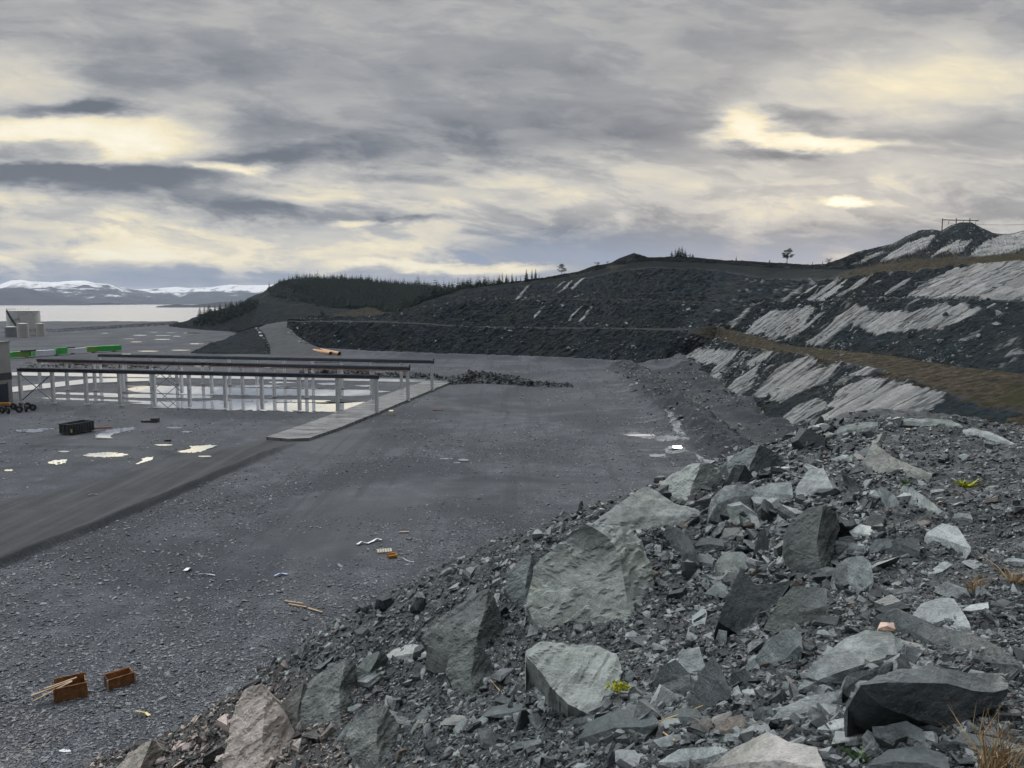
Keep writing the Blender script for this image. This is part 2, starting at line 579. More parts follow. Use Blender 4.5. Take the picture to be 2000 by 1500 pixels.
# ------------------------------------------------------------------ large structure: floor, sea, hills, mountains
def row_pts(row, ts):
    """row: (t, px, py, Y) -> points interpolated over t"""
    T = [r[0] for r in row]
    P = np.array([at(*r[1:]) for r in row])
    return np.stack([np.interp(ts, T, P[:, k]) for k in range(3)], axis=1)

def loft(rows, ts, subs):
    R = [row_pts(r, ts) for r in rows]
    out, ids = [], []
    for i in range(len(R) - 1):
        n = subs[i]
        for k in range(n):
            f = k / n
            out.append(R[i] * (1 - f) + R[i + 1] * f)
            ids.append(i + f)
    out.append(R[-1])
    ids.append(len(R) - 1)
    return np.array(out), np.array(ids)

def grid_normals(G):
    du = np.gradient(G, axis=1)
    dv = np.gradient(G, axis=0)
    n = np.cross(du, dv)
    n /= np.maximum(np.linalg.norm(n, axis=2, keepdims=True), 1e-9)
    return n

def in_poly(x, y, poly):
    c = np.zeros(x.shape, bool)
    n = len(poly)
    j = n - 1
    for i in range(n):
        xi, yi = poly[i]
        xj, yj = poly[j]
        if yi != yj:
            c ^= ((yi > y) != (yj > y)) & (x < (xj - xi) * (y - yi) / (yj - yi) + xi)
        j = i
    return c

def dist_line(X, Y, pts):
    """distance to, side of and run along a polyline in plan"""
    best = np.full(X.shape, 1e9)
    side = np.zeros(X.shape)
    run = np.zeros(X.shape)
    s0 = 0.0
    for (a, b) in zip(pts[:-1], pts[1:]):
        dx, dy = b[0] - a[0], b[1] - a[1]
        L = math.hypot(dx, dy)
        t = np.clip(((X - a[0]) * dx + (Y - a[1]) * dy) / (L * L), 0, 1)
        ex, ey = X - (a[0] + t * dx), Y - (a[1] + t * dy)
        d = np.hypot(ex, ey)
        m = d < best
        best = np.where(m, d, best)
        side = np.where(m, np.sign(dx * ey - dy * ex), side)
        run = np.where(m, s0 + t * L, run)
        s0 += L
    return best, side, run

# ---- pit floor
SHORE = [(-900, 470), (-330, 474), (-276, 492), (-245, 515), (-300, 540), (-318, 625), (-345, 690), (-320, 715), (-200, 760), (400, 900)]
SH_X = [-900, -420, -318, -300, -262, -280, -285, -290]
def shore_y(X):
    # edge of the quay terrace towards the fjord, in plan
    pts = [gnd(px, py, 0) for px, py in [(-300, 668), (0, 653.5), (60, 651), (100, 649.5), (130, 647), (200, 642.5), (270, 638), (300, 634.5), (330, 631.5), (352, 628)]]
    xs = np.array([p[0] for p in pts])
    ys = np.array([p[1] for p in pts])
    k = np.argsort(xs)
    return np.interp(X, xs[k], ys[k], right=1400)

ROAD = [(-60, 1065), (0, 1052), (120, 1008), (300, 938), (450, 882), (560, 850), (700, 797), (850, 748)]
ROAD_R = [gnd(px, py)[:2] for px, py in [(-150, 1166), (0, 1110), (100, 1070), (200, 1030), (400, 945), (500, 902), (600, 858), (735, 808), (880, 746)]]
ROAD_L = [gnd(px, py)[:2] for px, py in [(-150, 1020), (0, 985), (120, 960), (300, 915), (440, 878), (515, 853)]]
SCARP = [gnd(px, py)[:2] for px, py in [(-150, 872), (0, 877), (130, 879), (250, 883), (320, 889), (345, 897)]]
BERM = [at(1215, 712, 222)[:2], at(1245, 724, 208)[:2], at(1290, 757, 163)[:2], at(1345, 800, 129)[:2], at(1400, 850, 106)[:2], at(1440, 885, 93)[:2], at(1490, 930, 81)[:2]]
WALLFOOT = [at(px, py, 30000.0 / (py - 590))[:2] for px, py in [(1285, 713), (1330, 709), (1352, 728), (1388, 754), (1440, 793), (1508, 836), (1550, 880), (1640, 935), (1770, 1010)]]
BACKBERM = [at(px, py, Y)[:2] for px, py, Y in [(690, 690, 296), (780, 692, 287), (900, 697, 276), (1000, 701, 268), (1100, 706, 258), (1210, 712, 245)]]

def floor_z(X, Y):
    P = np.stack([X, Y, np.zeros_like(X)], axis=-1)
    rough = 0.10 * fbm(P * 0.06, 4) + 0.035 * fbm(P * 0.5, 3)
    hall = sstep(X, -118, -105) * sstep(-X, 6, 14) * sstep(Y, 122, 135) * sstep(-Y, -215, -200)
    z = rough * (1 - 0.8 * hall)
    dl, sl, _ = dist_line(X, Y, ROAD_R)
    dL, sL, _ = dist_line(X, Y, ROAD_L)
    w = 0.5 * fbm(P * 0.25, 3)
    right = np.where(sl < 0, dl, -dl) + w          # > 0 to the right of the road's edge
    left = np.where(sL > 0, dL, -dL) + w * 2
    near = (Y < 200) & (Y > 25)
    on = near & (right < 0) & (left < 0) & (Y < 120)
    road = np.where(on, sstep(-right, 0, 0.25) * sstep(-left, 0, 2.5), 0.0)
    fade = sstep(-Y, -112, -98)
    step = np.where(near, 0.55 * fade * sstep(-right, 0.0, 0.25) * sstep(-right, 90, 30), 0)
    z = z * (1 - 0.8 * road) + step
    ridge = near * fade * 0.18 * np.exp(-((right + 0.5) / 0.5) ** 2)
    z = z + ridge
    ds, ss, _ = dist_line(X, Y, SCARP)
    z = z + np.where(Y < 140, 0.30 * np.exp(-(ds / 0.55) ** 2), 0)
    db, sb, rb = dist_line(X, Y, BERM)
    bn = fbm(P * np.array([0.35, 0.12, 1]), 4)
    z = z + np.maximum(0, 3.0 * np.exp(-(db / 3.9) ** 2) * (1 + 0.9 * bn + 0.5 * fbm(P * np.array([0.9, 0.5, 1]), 3))) - 0.5 * np.where((sb > 0) & (db < 20), sstep(db, 3, 7) * sstep(-db, -20, -14), 0)
    dw, sw, _ = dist_line(X, Y, WALLFOOT)
    z = z + np.maximum(0, 3.4 * np.exp(-(dw / 4.5) ** 2) * (0.55 + 1.3 * fbm(P * np.array([0.10, 0.06, 1]) + 60, 4)) + np.exp(-(dw / 7.0) ** 2) * 0.8 * fbm(P * 0.5 + 20, 4))
    dk, sk, _ = dist_line(X, Y, BACKBERM)
    z = z + np.maximum(0, 1.5 * np.exp(-(dk / 3.5) ** 2) * (1 + 0.6 * bn))
    # shore
    e = Y - shore_y(X) + 5.0 * fbm(P * 0.03, 4)
    z = z + 1.2 * np.exp(-((e + 7) / 5.0) ** 2) * (fbm(P * 0.08, 3) + 0.4) - 9.0 * sstep(e, 0, 14)
    return z, road, (sb, db)

PALE_FLOOR = [[(1215, 848), (1240, 844), (1290, 850), (1330, 852), (1345, 858), (1300, 862), (1250, 854)],
              [(1298, 876), (1330, 872), (1345, 882), (1310, 886)], [(1265, 888), (1298, 886), (1302, 893), (1275, 895)],
              [(1300, 800), (1318, 806), (1330, 830), (1340, 850), (1318, 848), (1308, 825)],
              [(1362, 888), (1372, 890), (1386, 910), (1376, 914)],
              [(-40, 1480), (5, 1466), (48, 1470), (62, 1484), (40, 1510), (-40, 1520)], [(112, 1466), (128, 1460), (142, 1466), (128, 1474)], [(152, 1462), (172, 1448), (182, 1452), (168, 1464)]]

def ell(cx, cy, rx, ry, n=14):
    return [(cx + rx * math.cos(a), cy + ry * math.sin(a)) for a in np.linspace(0, 2 * math.pi, n, endpoint=False)]

PUDDLES = [
    [(185, 857), (189, 848), (212, 840), (235, 836), (262, 833.5), (263, 839), (240, 844), (222, 847.5), (214, 852), (218, 856), (232, 860), (210, 861), (188, 861)],
    [(164, 899), (175, 894), (200, 891.5), (230, 892), (250, 896), (235, 900), (200, 901.5)], [(94, 912), (108, 907.5), (132, 906), (128, 913), (112, 917), (100, 915)],
    [(266, 915), (280, 908), (276, 904), (299, 901), (300, 906), (284, 911), (270, 916)], [(348, 890), (372, 885), (372, 879), (428, 877), (410, 884), (384, 892), (362, 892)],
    ell(341, 836, 18, 1.8), ell(365, 844, 11, 1.6), ell(320, 874, 17, 1.4), ell(125, 891, 11, 1.8), ell(58, 842, 30, 3.5), ell(3, 867, 9, 1.4), ell(18, 928, 9, 1.8), ell(90, 838, 18, 1.5),
    ell(400, 900, 14, 1.2), ell(305, 860, 5, 1), ell(1255, 851, 34, 2.2), ell(1322, 880, 18, 2.4), ell(1283, 891, 15, 2.5), ell(1326, 838, 13, 1.6), ell(1310, 816, 10, 1.2), ell(1240, 768, 12, .8), ell(905, 899, 11, 2.2), ell(872, 896, 13, 1.0), ell(893, 904, 7, 1.0),
    ell(127, 1467, 12, 3),
    ell(273, 655, 13, 1.5), ell(205, 651, 7, .8), ell(252, 662, 10, .7), ell(265, 668, 12, .9), ell(318, 663, 16, 1.3), ell(346, 657, 8, 1.2), ell(318, 655.5, 15, 1.1),
    ell(375, 650.5, 18, 1.1), ell(384, 671.5, 17, 1), ell(408, 667.5, 11, .8), ell(354, 684, 19, 1.0), ell(290, 686, 20, 1.1), ell(240, 692, 16, 1.1), ell(308, 697, 12, .8), ell(442, 698.5, 9, 1), ell(468, 701, 12, .9), ell(300, 649, 9, .7), ell(335, 650, 12, .7),
    ell(60, 709, 14, 1), ell(88, 709, 14, .9), ell(525, 718, 10, 1.2), ell(393, 715, 16, 2), ell(405, 713, 12, 1.5), ell(760, 709, 40, 1.3), ell(820, 704, 30, 1), ell(640, 708, 30, 1.2),
    [(248, 756), (300, 753), (420, 754.5), (560, 757), (665, 761), (740, 762), (738, 771), (665, 774), (560, 773), (400, 772), (300, 768), (250, 765)],
    [(205, 771), (300, 770), (430, 774), (430, 779), (300, 778), (205, 776)],
    [(112, 767), (210, 768), (240, 771), (240, 774), (150, 772), (112, 770)],
    [(280, 785), (430, 783), (560, 787), (655, 789), (742, 783), (730, 792), (700, 802), (640, 805), (520, 803), (420, 801), (300, 796)],
    [(70, 777), (130, 777.5), (240, 781), (330, 785), (330, 787), (230, 784), (120, 780.5)],
    [(440, 779), (560, 780), (640, 782), (640, 786), (540, 785), (450, 783)],
    [(620, 749), (645, 747.5), (668, 749), (660, 752), (630, 752)], [(520, 746), (560, 745), (575, 747.5), (540, 749)],
    [(455, 754), (520, 752), (560, 754), (500, 757)], [(690, 753), (730, 752), (715, 756)],
]


def build_floor():
    nr, na = 820, 720
    r = np.concatenate([np.exp(np.linspace(math.log(22), math.log(330), 640)), np.exp(np.linspace(math.log(332), math.log(1100), nr - 640))])
    a = np.radians(np.linspace(-52, 42, na))
    R, A = np.meshgrid(r, a, indexing='ij')
    X, Y = R * np.sin(A), R * np.cos(A)
    z, road, (sb, db) = floor_z(X, Y)
    P = np.stack([X, Y, z], axis=-1)
    px, py = to_px(P)
    nz = fbm(np.stack([X * 0.6, Y * 0.10, X * 0], -1), 4)
    nx = px + 40 * nz
    nyy = py + 8 * fbm(np.stack([X * 0.35, Y * 0.6, X * 0 + 5], -1), 3)
    pale = np.zeros(X.shape)
    for pl in PALE_FLOOR:
        pale = np.maximum(pale, in_poly(nx, nyy, pl) * 1.0)
    # shallow streaks of pale fines and standing wet next to the berm
    damp = np.zeros(X.shape)
    for pl in PUDDLES:
        q = np.array(pl)
        c = q.mean(0)
        e = c + (q - c) * 1.25 + np.sign(q - c) * np.array((7, 2.2))
        m = (np.abs(px - c[0]) < 400) & (np.abs(py - c[1]) < 40)
        if m.any():
            damp[m] = np.maximum(damp[m], in_poly(px[m] + 18 * nz[m], py[m] + 5 * nz[m], [tuple(k) for k in e]) * 1.0)
    band = np.where(sb < 0, np.exp(-((db - 8) / 4.0) ** 2), 0) * (Y < 200)
    streak = fbm(np.stack([X * 0.10, Y * 0.9, X * 0 + 9], -1), 4)
    pale = np.maximum(pale, band * sstep(streak, 0.10, 0.22) * 0.55)
    n2 = fbm(np.stack([X * 0.05, Y * 0.07, X * 0 + 3], -1), 4)
    wet = np.clip(sstep(n2, 0.02, 0.25) * 0.8 + np.where((sb > 0) & (db < 25), 0.15, 0), 0, 1)
    wet = np.maximum(wet, damp)
    V = P.reshape(-1, 3)
    me = mkmesh('ground', V, [grid_faces(nr, na, flip=True)], M['ground'], True,
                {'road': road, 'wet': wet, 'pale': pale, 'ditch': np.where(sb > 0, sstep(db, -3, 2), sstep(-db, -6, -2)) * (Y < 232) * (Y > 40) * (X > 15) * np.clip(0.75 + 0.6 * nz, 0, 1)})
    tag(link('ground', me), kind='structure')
    return P

FLOOR = build_floor()

# the sea: one sheet to the horizon
sea = MB().poly([(-40000, 300, -5), (40000, 300, -5), (40000, 40000, -5), (-40000, 40000, -5)]).build('water', M['sea'])
tag(sea, kind='structure')

# ---- quarry hillside: back wall (t 0..10) and right wall (t 10..18), three benches and the peak
R0 = [(-2, 560, 637, 368), (-1, 598, 671, 342)] + [(t, px, py, 30000.0 / (py - 590) * 1.005) for t, px, py in
      [(0, 660, 681), (1, 740, 686), (2, 820, 692), (3, 900, 697), (4, 980, 700), (5, 1060, 703), (6, 1120, 706), (7, 1180, 709), (8, 1230, 711), (9, 1285, 712),
       (10, 1330, 707), (11, 1352, 728), (12, 1388, 754), (13, 1440, 793), (14, 1508, 836), (15, 1550, 880), (16, 1640, 935), (17, 1770, 1010)]]
R1A = [(-2, 562, 628, 388), (-1, 590, 629, 362), (0, 660, 628, 346), (1, 740, 629, 328), (2, 830, 633, 310), (3, 905, 638, 296), (4, 985, 640, 289), (5, 1065, 641, 281), (6, 1130, 641.5, 274),
       (7, 1195, 642, 267), (8, 1250, 643, 264), (9, 1320, 645, 264), (10, 1395, 661, 260), (11, 1430, 672, 220), (12, 1486, 681, 185), (13, 1570, 692, 150),
       (14, 1672, 714, 125), (15, 1778, 738, 105), (16, 1890, 781, 88), (17, 2110, 830, 72)]
R1B = [(-2, 562, 626, 392), (-1, 590, 627, 366), (0, 660, 626, 350), (1, 740, 627, 332), (2, 830, 631, 314), (3, 905, 636.5, 300), (4, 985, 638.5, 293), (5, 1065, 639.5, 285), (6, 1130, 640, 278),
       (7, 1195, 640, 271), (8, 1250, 641, 268), (9, 1320, 641, 268), (10, 1400, 639, 262), (11, 1464, 655, 222), (12, 1527, 675, 187), (13, 1620, 682, 152),
       (14, 1732, 694, 127), (15, 1871, 716, 107), (16, 2023, 733, 90), (17, 2260, 770, 74)]
def shift(row, dx, dy, dz, ds=None):
    out = []
    for r in row:
        p = at(*r[1:]) + np.array((dx if r[0] > 9.5 else dx * 0.2, dy if r[0] < 9.5 else dy * 0.2, dz))
        X, Y = to_px(p)
        out.append((r[0], float(X), float(Y), float(p[1])))
    return out
R2A = shift(R1B, 6, 12, -1.2)
R2B = [(-2, 562, 623, 420), (-1, 590, 623, 395), (0, 660, 622, 378), (1, 760, 621, 362), (1.6, 800, 612, 350), (2, 832, 601, 345), (2.5, 870, 591, 338), (3, 905, 586, 332), (4, 985, 584.5, 325), (5, 1065, 584, 318),
       (6, 1130, 584, 312), (7, 1200, 584, 306), (8, 1270, 585, 303), (9, 1380, 590, 295), (9.5, 1440, 595, 280), (10, 1519, 591, 262), (11, 1600, 588, 222), (12, 1697, 582, 187), (13, 1840, 583, 152), (14, 2008, 588, 127), (15, 2200, 592, 107),
       (16, 2420, 596, 90), (17, 2700, 600, 74)]
R3A = shift(R2B, 7, 9, -0.2)
R3B = [(-2, 562, 621, 440), (-1, 590, 621, 415), (0, 660, 620, 398), (1, 760, 618, 382), (2, 832, 592, 372), (2.5, 870, 582, 368), (3, 905, 572, 366), (4, 985, 562, 362), (5, 1065, 556, 356), (6, 1130, 548, 350), (7, 1200, 530, 345),
       (8, 1270, 522, 342), (9, 1400, 528, 335), (9.5, 1500, 545, 310), (10, 1600, 549, 268), (11, 1720, 534, 226), (12, 1859, 521, 190), (13, 2060, 507, 155), (14, 2300, 500, 130), (15, 2500, 490, 110),
       (16, 2750, 480, 92), (17, 3000, 470, 76)]
R3C = [(-2, 562, 620, 450), (-1, 590, 619, 425), (0, 660, 619, 408), (1, 760, 616, 395), (2, 832, 585, 384), (3, 905, 566, 378), (4, 985, 555, 374), (5, 1065, 546, 368), (6, 1130, 538, 362), (7, 1200, 518, 358),
       (8, 1270, 510, 355), (9, 1400, 515, 352), (9.5, 1520, 525, 340), (10, 1655, 527, 300), (11, 1800, 508, 236), (12, 1957, 498, 198), (13, 2180, 470, 165), (14, 2400, 450, 140), (15, 2600, 440, 118),
       (16, 2850, 430, 98), (17, 3100, 420, 80)]
R4 = [(-2, 562, 619, 470), (-1, 590, 618, 445), (0, 660, 618, 428), (1, 760, 614, 420), (2, 850, 574, 410), (3, 912, 561, 402), (3.6, 960, 557, 398), (4, 990, 553, 394), (4.5, 1040, 548, 390), (5, 1075, 541, 386), (5.4, 1095, 536, 383), (6, 1130, 530, 380),
      (6.5, 1160, 519, 378), (7, 1192, 514, 376), (7.3, 1210, 504, 375), (7.6, 1238, 494, 374), (7.8, 1252, 498, 374), (8, 1266, 504, 374), (8.3, 1320, 501, 376), (8.6, 1360, 503, 378), (9, 1420, 509, 380), (9.2, 1470, 510, 384), (9.4, 1525, 515, 390), (9.6, 1580, 518, 392),
      (9.8, 1615, 517, 388), (9.95, 1640, 506, 375), (10.1, 1672, 493, 360), (10.3, 1705, 485, 345), (10.6, 1745, 475, 325), (10.8, 1775, 459, 310), (11.0, 1800, 449, 300), (11.15, 1822, 448, 294), (11.3, 1838, 451, 288), (11.45, 1856, 440, 282), (11.6, 1876, 434, 278),
      (11.75, 1898, 434, 272), (11.9, 1915, 444, 268), (12.05, 1940, 455, 262), (12.3, 1970, 458, 255), (12.6, 2000, 450, 246), (13, 2060, 440, 235), (14, 2300, 430, 200), (15, 2500, 420, 180), (16, 2750, 410, 150), (17, 3000, 400, 120)]
R5 = [(t, px, py + 30, Y + 60) for t, px, py, Y in R4]
R6 = [(t, px, 640, Y + 200) for t, px, py, Y in R4]

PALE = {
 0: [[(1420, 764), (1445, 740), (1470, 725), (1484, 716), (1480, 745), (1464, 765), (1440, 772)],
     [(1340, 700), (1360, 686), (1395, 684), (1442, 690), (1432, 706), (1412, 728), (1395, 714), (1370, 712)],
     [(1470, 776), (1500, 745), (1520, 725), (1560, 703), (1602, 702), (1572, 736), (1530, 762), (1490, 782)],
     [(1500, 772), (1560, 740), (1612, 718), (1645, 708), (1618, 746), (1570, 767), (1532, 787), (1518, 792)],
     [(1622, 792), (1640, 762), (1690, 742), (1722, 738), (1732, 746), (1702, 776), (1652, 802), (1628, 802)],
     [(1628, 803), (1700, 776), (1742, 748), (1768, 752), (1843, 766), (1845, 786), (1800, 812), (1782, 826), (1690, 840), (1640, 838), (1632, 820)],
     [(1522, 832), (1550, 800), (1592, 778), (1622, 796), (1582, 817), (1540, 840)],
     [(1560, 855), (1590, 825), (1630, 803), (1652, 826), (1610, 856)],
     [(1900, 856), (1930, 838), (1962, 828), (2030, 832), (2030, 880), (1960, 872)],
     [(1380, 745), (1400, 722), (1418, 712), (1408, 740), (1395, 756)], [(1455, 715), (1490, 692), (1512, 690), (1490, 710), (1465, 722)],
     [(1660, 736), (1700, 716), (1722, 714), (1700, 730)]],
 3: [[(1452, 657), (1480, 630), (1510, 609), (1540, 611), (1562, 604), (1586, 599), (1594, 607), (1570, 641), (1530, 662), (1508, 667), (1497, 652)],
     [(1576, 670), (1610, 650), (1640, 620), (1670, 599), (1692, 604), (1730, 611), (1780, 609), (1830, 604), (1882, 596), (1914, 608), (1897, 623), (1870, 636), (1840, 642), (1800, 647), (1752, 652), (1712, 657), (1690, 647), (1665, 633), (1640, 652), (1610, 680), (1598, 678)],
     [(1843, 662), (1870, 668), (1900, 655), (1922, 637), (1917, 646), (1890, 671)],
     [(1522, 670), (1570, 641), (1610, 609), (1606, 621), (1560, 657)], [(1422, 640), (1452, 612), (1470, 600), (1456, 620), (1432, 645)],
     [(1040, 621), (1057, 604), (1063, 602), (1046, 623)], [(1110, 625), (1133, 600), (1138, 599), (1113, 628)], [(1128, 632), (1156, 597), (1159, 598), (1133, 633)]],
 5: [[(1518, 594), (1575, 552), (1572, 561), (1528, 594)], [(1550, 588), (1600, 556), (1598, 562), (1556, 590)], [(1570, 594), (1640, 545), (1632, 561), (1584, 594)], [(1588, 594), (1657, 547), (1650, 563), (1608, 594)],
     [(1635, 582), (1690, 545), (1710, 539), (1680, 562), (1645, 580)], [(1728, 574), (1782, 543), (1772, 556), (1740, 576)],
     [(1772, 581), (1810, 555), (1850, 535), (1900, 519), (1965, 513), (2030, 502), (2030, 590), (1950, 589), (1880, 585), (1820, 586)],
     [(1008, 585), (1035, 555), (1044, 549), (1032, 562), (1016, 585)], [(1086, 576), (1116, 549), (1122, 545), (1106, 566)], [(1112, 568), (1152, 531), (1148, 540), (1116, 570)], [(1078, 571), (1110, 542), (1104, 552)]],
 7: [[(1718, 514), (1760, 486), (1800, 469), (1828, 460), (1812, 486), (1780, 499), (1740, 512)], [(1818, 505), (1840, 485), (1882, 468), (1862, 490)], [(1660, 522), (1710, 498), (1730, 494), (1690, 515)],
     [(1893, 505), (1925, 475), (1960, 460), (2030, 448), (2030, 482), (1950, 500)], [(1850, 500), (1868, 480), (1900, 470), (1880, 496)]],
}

def build_hillside():
    ts = np.concatenate([np.linspace(-2, 10, 420, endpoint=False), np.linspace(10, 13.2, 520, endpoint=False), np.linspace(13.2, 17, 420)])
    rows = [R0, R1A, R1B, R2A, R2B, R3A, R3B, R3C, R4, R5, R6]
    subs = [84, 10, 6, 60, 8, 56, 14, 50, 8, 4]
    G, ids = loft(rows, ts, subs)
    # a bed of rubble buries the foot: carry the first row below the floor
    G[0, :, 2] -= 0.8
    nrm = grid_normals(G)
    px, py = to_px(G)
    IDS = np.repeat(ids[:, None], len(ts), 1)
    T = np.repeat(ts[None, :], len(ids), 0)
    cd, sd_ = math.cos(DIP), math.sin(DIP)
    bed = -sd_ * G[..., 0] + cd * G[..., 2]
    down = cd * G[..., 0] + sd_ * G[..., 2]
    scale = np.clip(G[..., 1] / 150.0, 0.45, 2.2)
    # jag the pale sheets along the dip
    jn = fbm(np.stack([down * 0.16, G[..., 1] * 0.38, bed * 0.5], -1), 5, gain=0.62)
    jx = px + 36 * jn * (110.0 / G[..., 1]) ** 0.6
    jy = py - 28 * jn * (110.0 / G[..., 1]) ** 0.6
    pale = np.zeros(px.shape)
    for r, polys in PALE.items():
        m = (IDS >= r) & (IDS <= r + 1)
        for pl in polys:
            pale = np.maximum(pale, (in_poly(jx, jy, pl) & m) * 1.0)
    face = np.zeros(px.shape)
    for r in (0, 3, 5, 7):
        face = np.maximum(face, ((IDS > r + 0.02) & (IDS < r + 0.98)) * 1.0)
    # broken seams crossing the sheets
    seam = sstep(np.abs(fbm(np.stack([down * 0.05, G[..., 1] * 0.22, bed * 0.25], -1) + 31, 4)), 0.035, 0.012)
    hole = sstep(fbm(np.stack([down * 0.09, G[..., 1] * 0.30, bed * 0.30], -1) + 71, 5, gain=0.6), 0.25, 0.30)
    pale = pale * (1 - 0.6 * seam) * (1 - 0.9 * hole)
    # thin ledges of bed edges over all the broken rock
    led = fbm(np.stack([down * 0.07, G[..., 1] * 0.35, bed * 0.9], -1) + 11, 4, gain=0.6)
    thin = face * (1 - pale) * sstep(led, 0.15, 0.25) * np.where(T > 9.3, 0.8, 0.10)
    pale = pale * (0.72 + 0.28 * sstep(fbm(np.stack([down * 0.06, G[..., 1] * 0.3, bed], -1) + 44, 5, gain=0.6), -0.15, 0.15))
    grass = np.zeros(px.shape)
    gn = fbm(G * np.array([0.12, 0.12, 0.3]), 4)
    wgt = IDS + 0.75 * gn + 0.35 * fbm(G * 0.7, 3)
    grass = np.maximum(grass, sstep(T, 9.2, 10.0) * sstep(wgt, 0.93, 1.02) * sstep(-wgt, -3.0, -2.4))
    grass = np.maximum(grass, sstep(T, 9.95, 10.35) * sstep(wgt, 5.98, 6.12) * sstep(-wgt, -7.10, -6.95))
    grass = np.maximum(grass, sstep(T, 3.0, 4.0) * sstep(-T, -7.9, -7.0) * sstep(IDS + 0.8 * gn, 7.6, 7.95) * 0.9)
    heath = sstep(-T, -10.6, -10.0) * sstep(IDS + 0.5 * gn, 5.9, 6.3)
    grass = np.maximum(grass, heath * sstep(-T, -8.0, -7.2) * sstep(gn, 0.02, 0.22) * 0.8)
    heath = heath * (1 - grass)
    grass *= (1 - pale)
    low = fbm(G * 0.16, 5, gain=0.55)
    mid_ = fbm(np.stack([down * 0.25, G[..., 1] * 0.4, bed * 0.9], -1), 4, gain=0.55)
    rid = fbm(np.stack([down * 0.16, G[..., 1] * 0.5, bed * 0.7], -1) + 5, 4, ridged=True)
    amp = face * (1 - 0.80 * pale) * (1 - 0.6 * grass)
    d = amp * (1.3 * low + 0.95 * mid_ + 0.9 * rid) * scale + 0.70 * pale * scale * (0.6 + 0.9 * np.round(3 * fbm(np.stack([down * 0.03, G[..., 1] * 0.12, bed * 0.3], -1) + 90, 3)) / 3) + 0.30 * thin * scale - 0.25 * pale * hole * scale
    d += (1 - face) * 0.30 * low * scale + grass * 0.35 * fbm(G * 0.9, 3) * scale
    edge = np.minimum(1, np.abs(IDS - 8) * 1.2 + 0.35)   # keep the skyline near its line
    d *= np.where(IDS > 7, edge, 1.0)
    d *= np.where(T < 9.4, 0.62, 1.0)
    d *= np.clip(IDS / 0.12, 0.45, 1)
    G2 = G + nrm * d[..., None] * (-1.0 if nrm[10, 200, 1] > 0 else 1.0)
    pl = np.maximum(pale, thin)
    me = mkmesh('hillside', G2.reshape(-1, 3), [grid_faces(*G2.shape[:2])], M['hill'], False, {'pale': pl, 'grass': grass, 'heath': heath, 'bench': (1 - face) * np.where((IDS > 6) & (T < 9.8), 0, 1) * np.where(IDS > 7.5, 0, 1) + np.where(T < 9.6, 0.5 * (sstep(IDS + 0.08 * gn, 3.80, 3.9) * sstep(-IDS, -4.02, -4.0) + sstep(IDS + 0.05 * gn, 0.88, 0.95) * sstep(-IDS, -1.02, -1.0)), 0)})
    o = tag(link('hillside', me), kind='structure')
    return G2, pl, grass, face

HILL, HILL_PALE, HILL_GRASS, HILL_FACE = build_hillside()

# ---- wooded hill and headland on the left, the mound beside the road, the tawny knoll, the ramp road
def soft_loft(name, rows, ts, subs, amp, lam, matl, seed=0, grass=None, keep=None, heath=0.0):
    G, ids = loft(rows, ts, subs)
    n = grid_normals(G)
    if n[len(n) // 3, len(ts) // 2, 1] > 0:
        n = -n
    d = amp * (fbm(G / lam + seed, 5, gain=0.55) + 0.5 * fbm(G / (lam * 0.4) + seed, 4, ridged=True))
    if keep is not None:
        d = d * np.clip(np.abs(ids - keep)[:, None] + 0.25, 0, 1)
    G = G + n * d[..., None]
    gr = np.zeros(G.shape[:2]) if grass is None else grass(G, ids, ts)
    me = mkmesh(name, G.reshape(-1, 3), [grid_faces(*G.shape[:2])], matl, False, {'pale': sstep(fbm(G / lam * np.array([0.5, 1, 2]) + 40, 4), 0.27, 0.33) * 0.12 * (1 - gr), 'grass': gr, 'heath': heath * (1 - gr) * np.clip(0.75 + fbm(G / lam * 2, 3), 0, 1)})
    return tag(link(name, me), kind='structure'), G

ROWS_H = [
    [(330, 330, 636, 640), (365, 365, 644, 580), (400, 400, 648, 550), (450, 450, 651, 520), (480, 480, 642, 480), (520, 520, 633, 440), (570, 570, 629, 405), (650, 650, 627, 405), (770, 770, 627, 390), (850, 850, 624, 360), (1000, 1000, 616, 350)],
    [(330, 330, 634, 650), (365, 365, 628, 610), (400, 400, 615, 590), (440, 440, 606, 570), (480, 480, 596, 540), (500, 500, 589, 510), (530, 530, 594, 500), (560, 560, 594, 485), (610, 610, 590, 470), (640, 640, 600, 470), (700, 700, 606, 470), (770, 770, 614, 440), (850, 850, 606, 400), (1000, 1000, 595, 390)],
    [(330, 330, 635, 680), (365, 365, 627, 660), (400, 400, 614, 640), (440, 440, 604, 625), (480, 480, 592, 590), (520, 520, 588, 570), (560, 560, 594, 550), (650, 650, 604, 520), (770, 770, 609, 500), (850, 850, 600, 470), (1000, 1000, 590, 450)],
    [(330, 330, 636, 720), (365, 365, 627, 705), (400, 400, 612, 700), (440, 440, 602, 690), (470, 470, 594, 660), (484, 484, 582, 650), (500, 500, 575, 640), (512, 512, 572, 635), (525, 525, 562, 630), (545, 545, 551, 620), (565, 565, 546, 620), (600, 600, 544, 620), (700, 700, 546, 620), (760, 760, 554, 620), (850, 850, 561, 600), (900, 900, 567, 560), (960, 960, 565, 520), (1000, 1000, 560, 480)],
]
ROWS_H.append([(t, px, 640, Y + 150) for t, px, py, Y in ROWS_H[-1]])
def heath(G, ids, ts):
    n = fbm(G * 0.03, 4)
    return np.clip(sstep(n - 0.02, 0.0, 0.25) * sstep(ids, 1.6, 2.3)[:, None] * 0.8, 0, 1)
_, FOREST_HILL = soft_loft('hill', ROWS_H, np.linspace(330, 1000, 420), [26, 14, 40, 8], 2.4, 16.0, M['hill'], 3.1, heath, keep=3, heath=0.9)

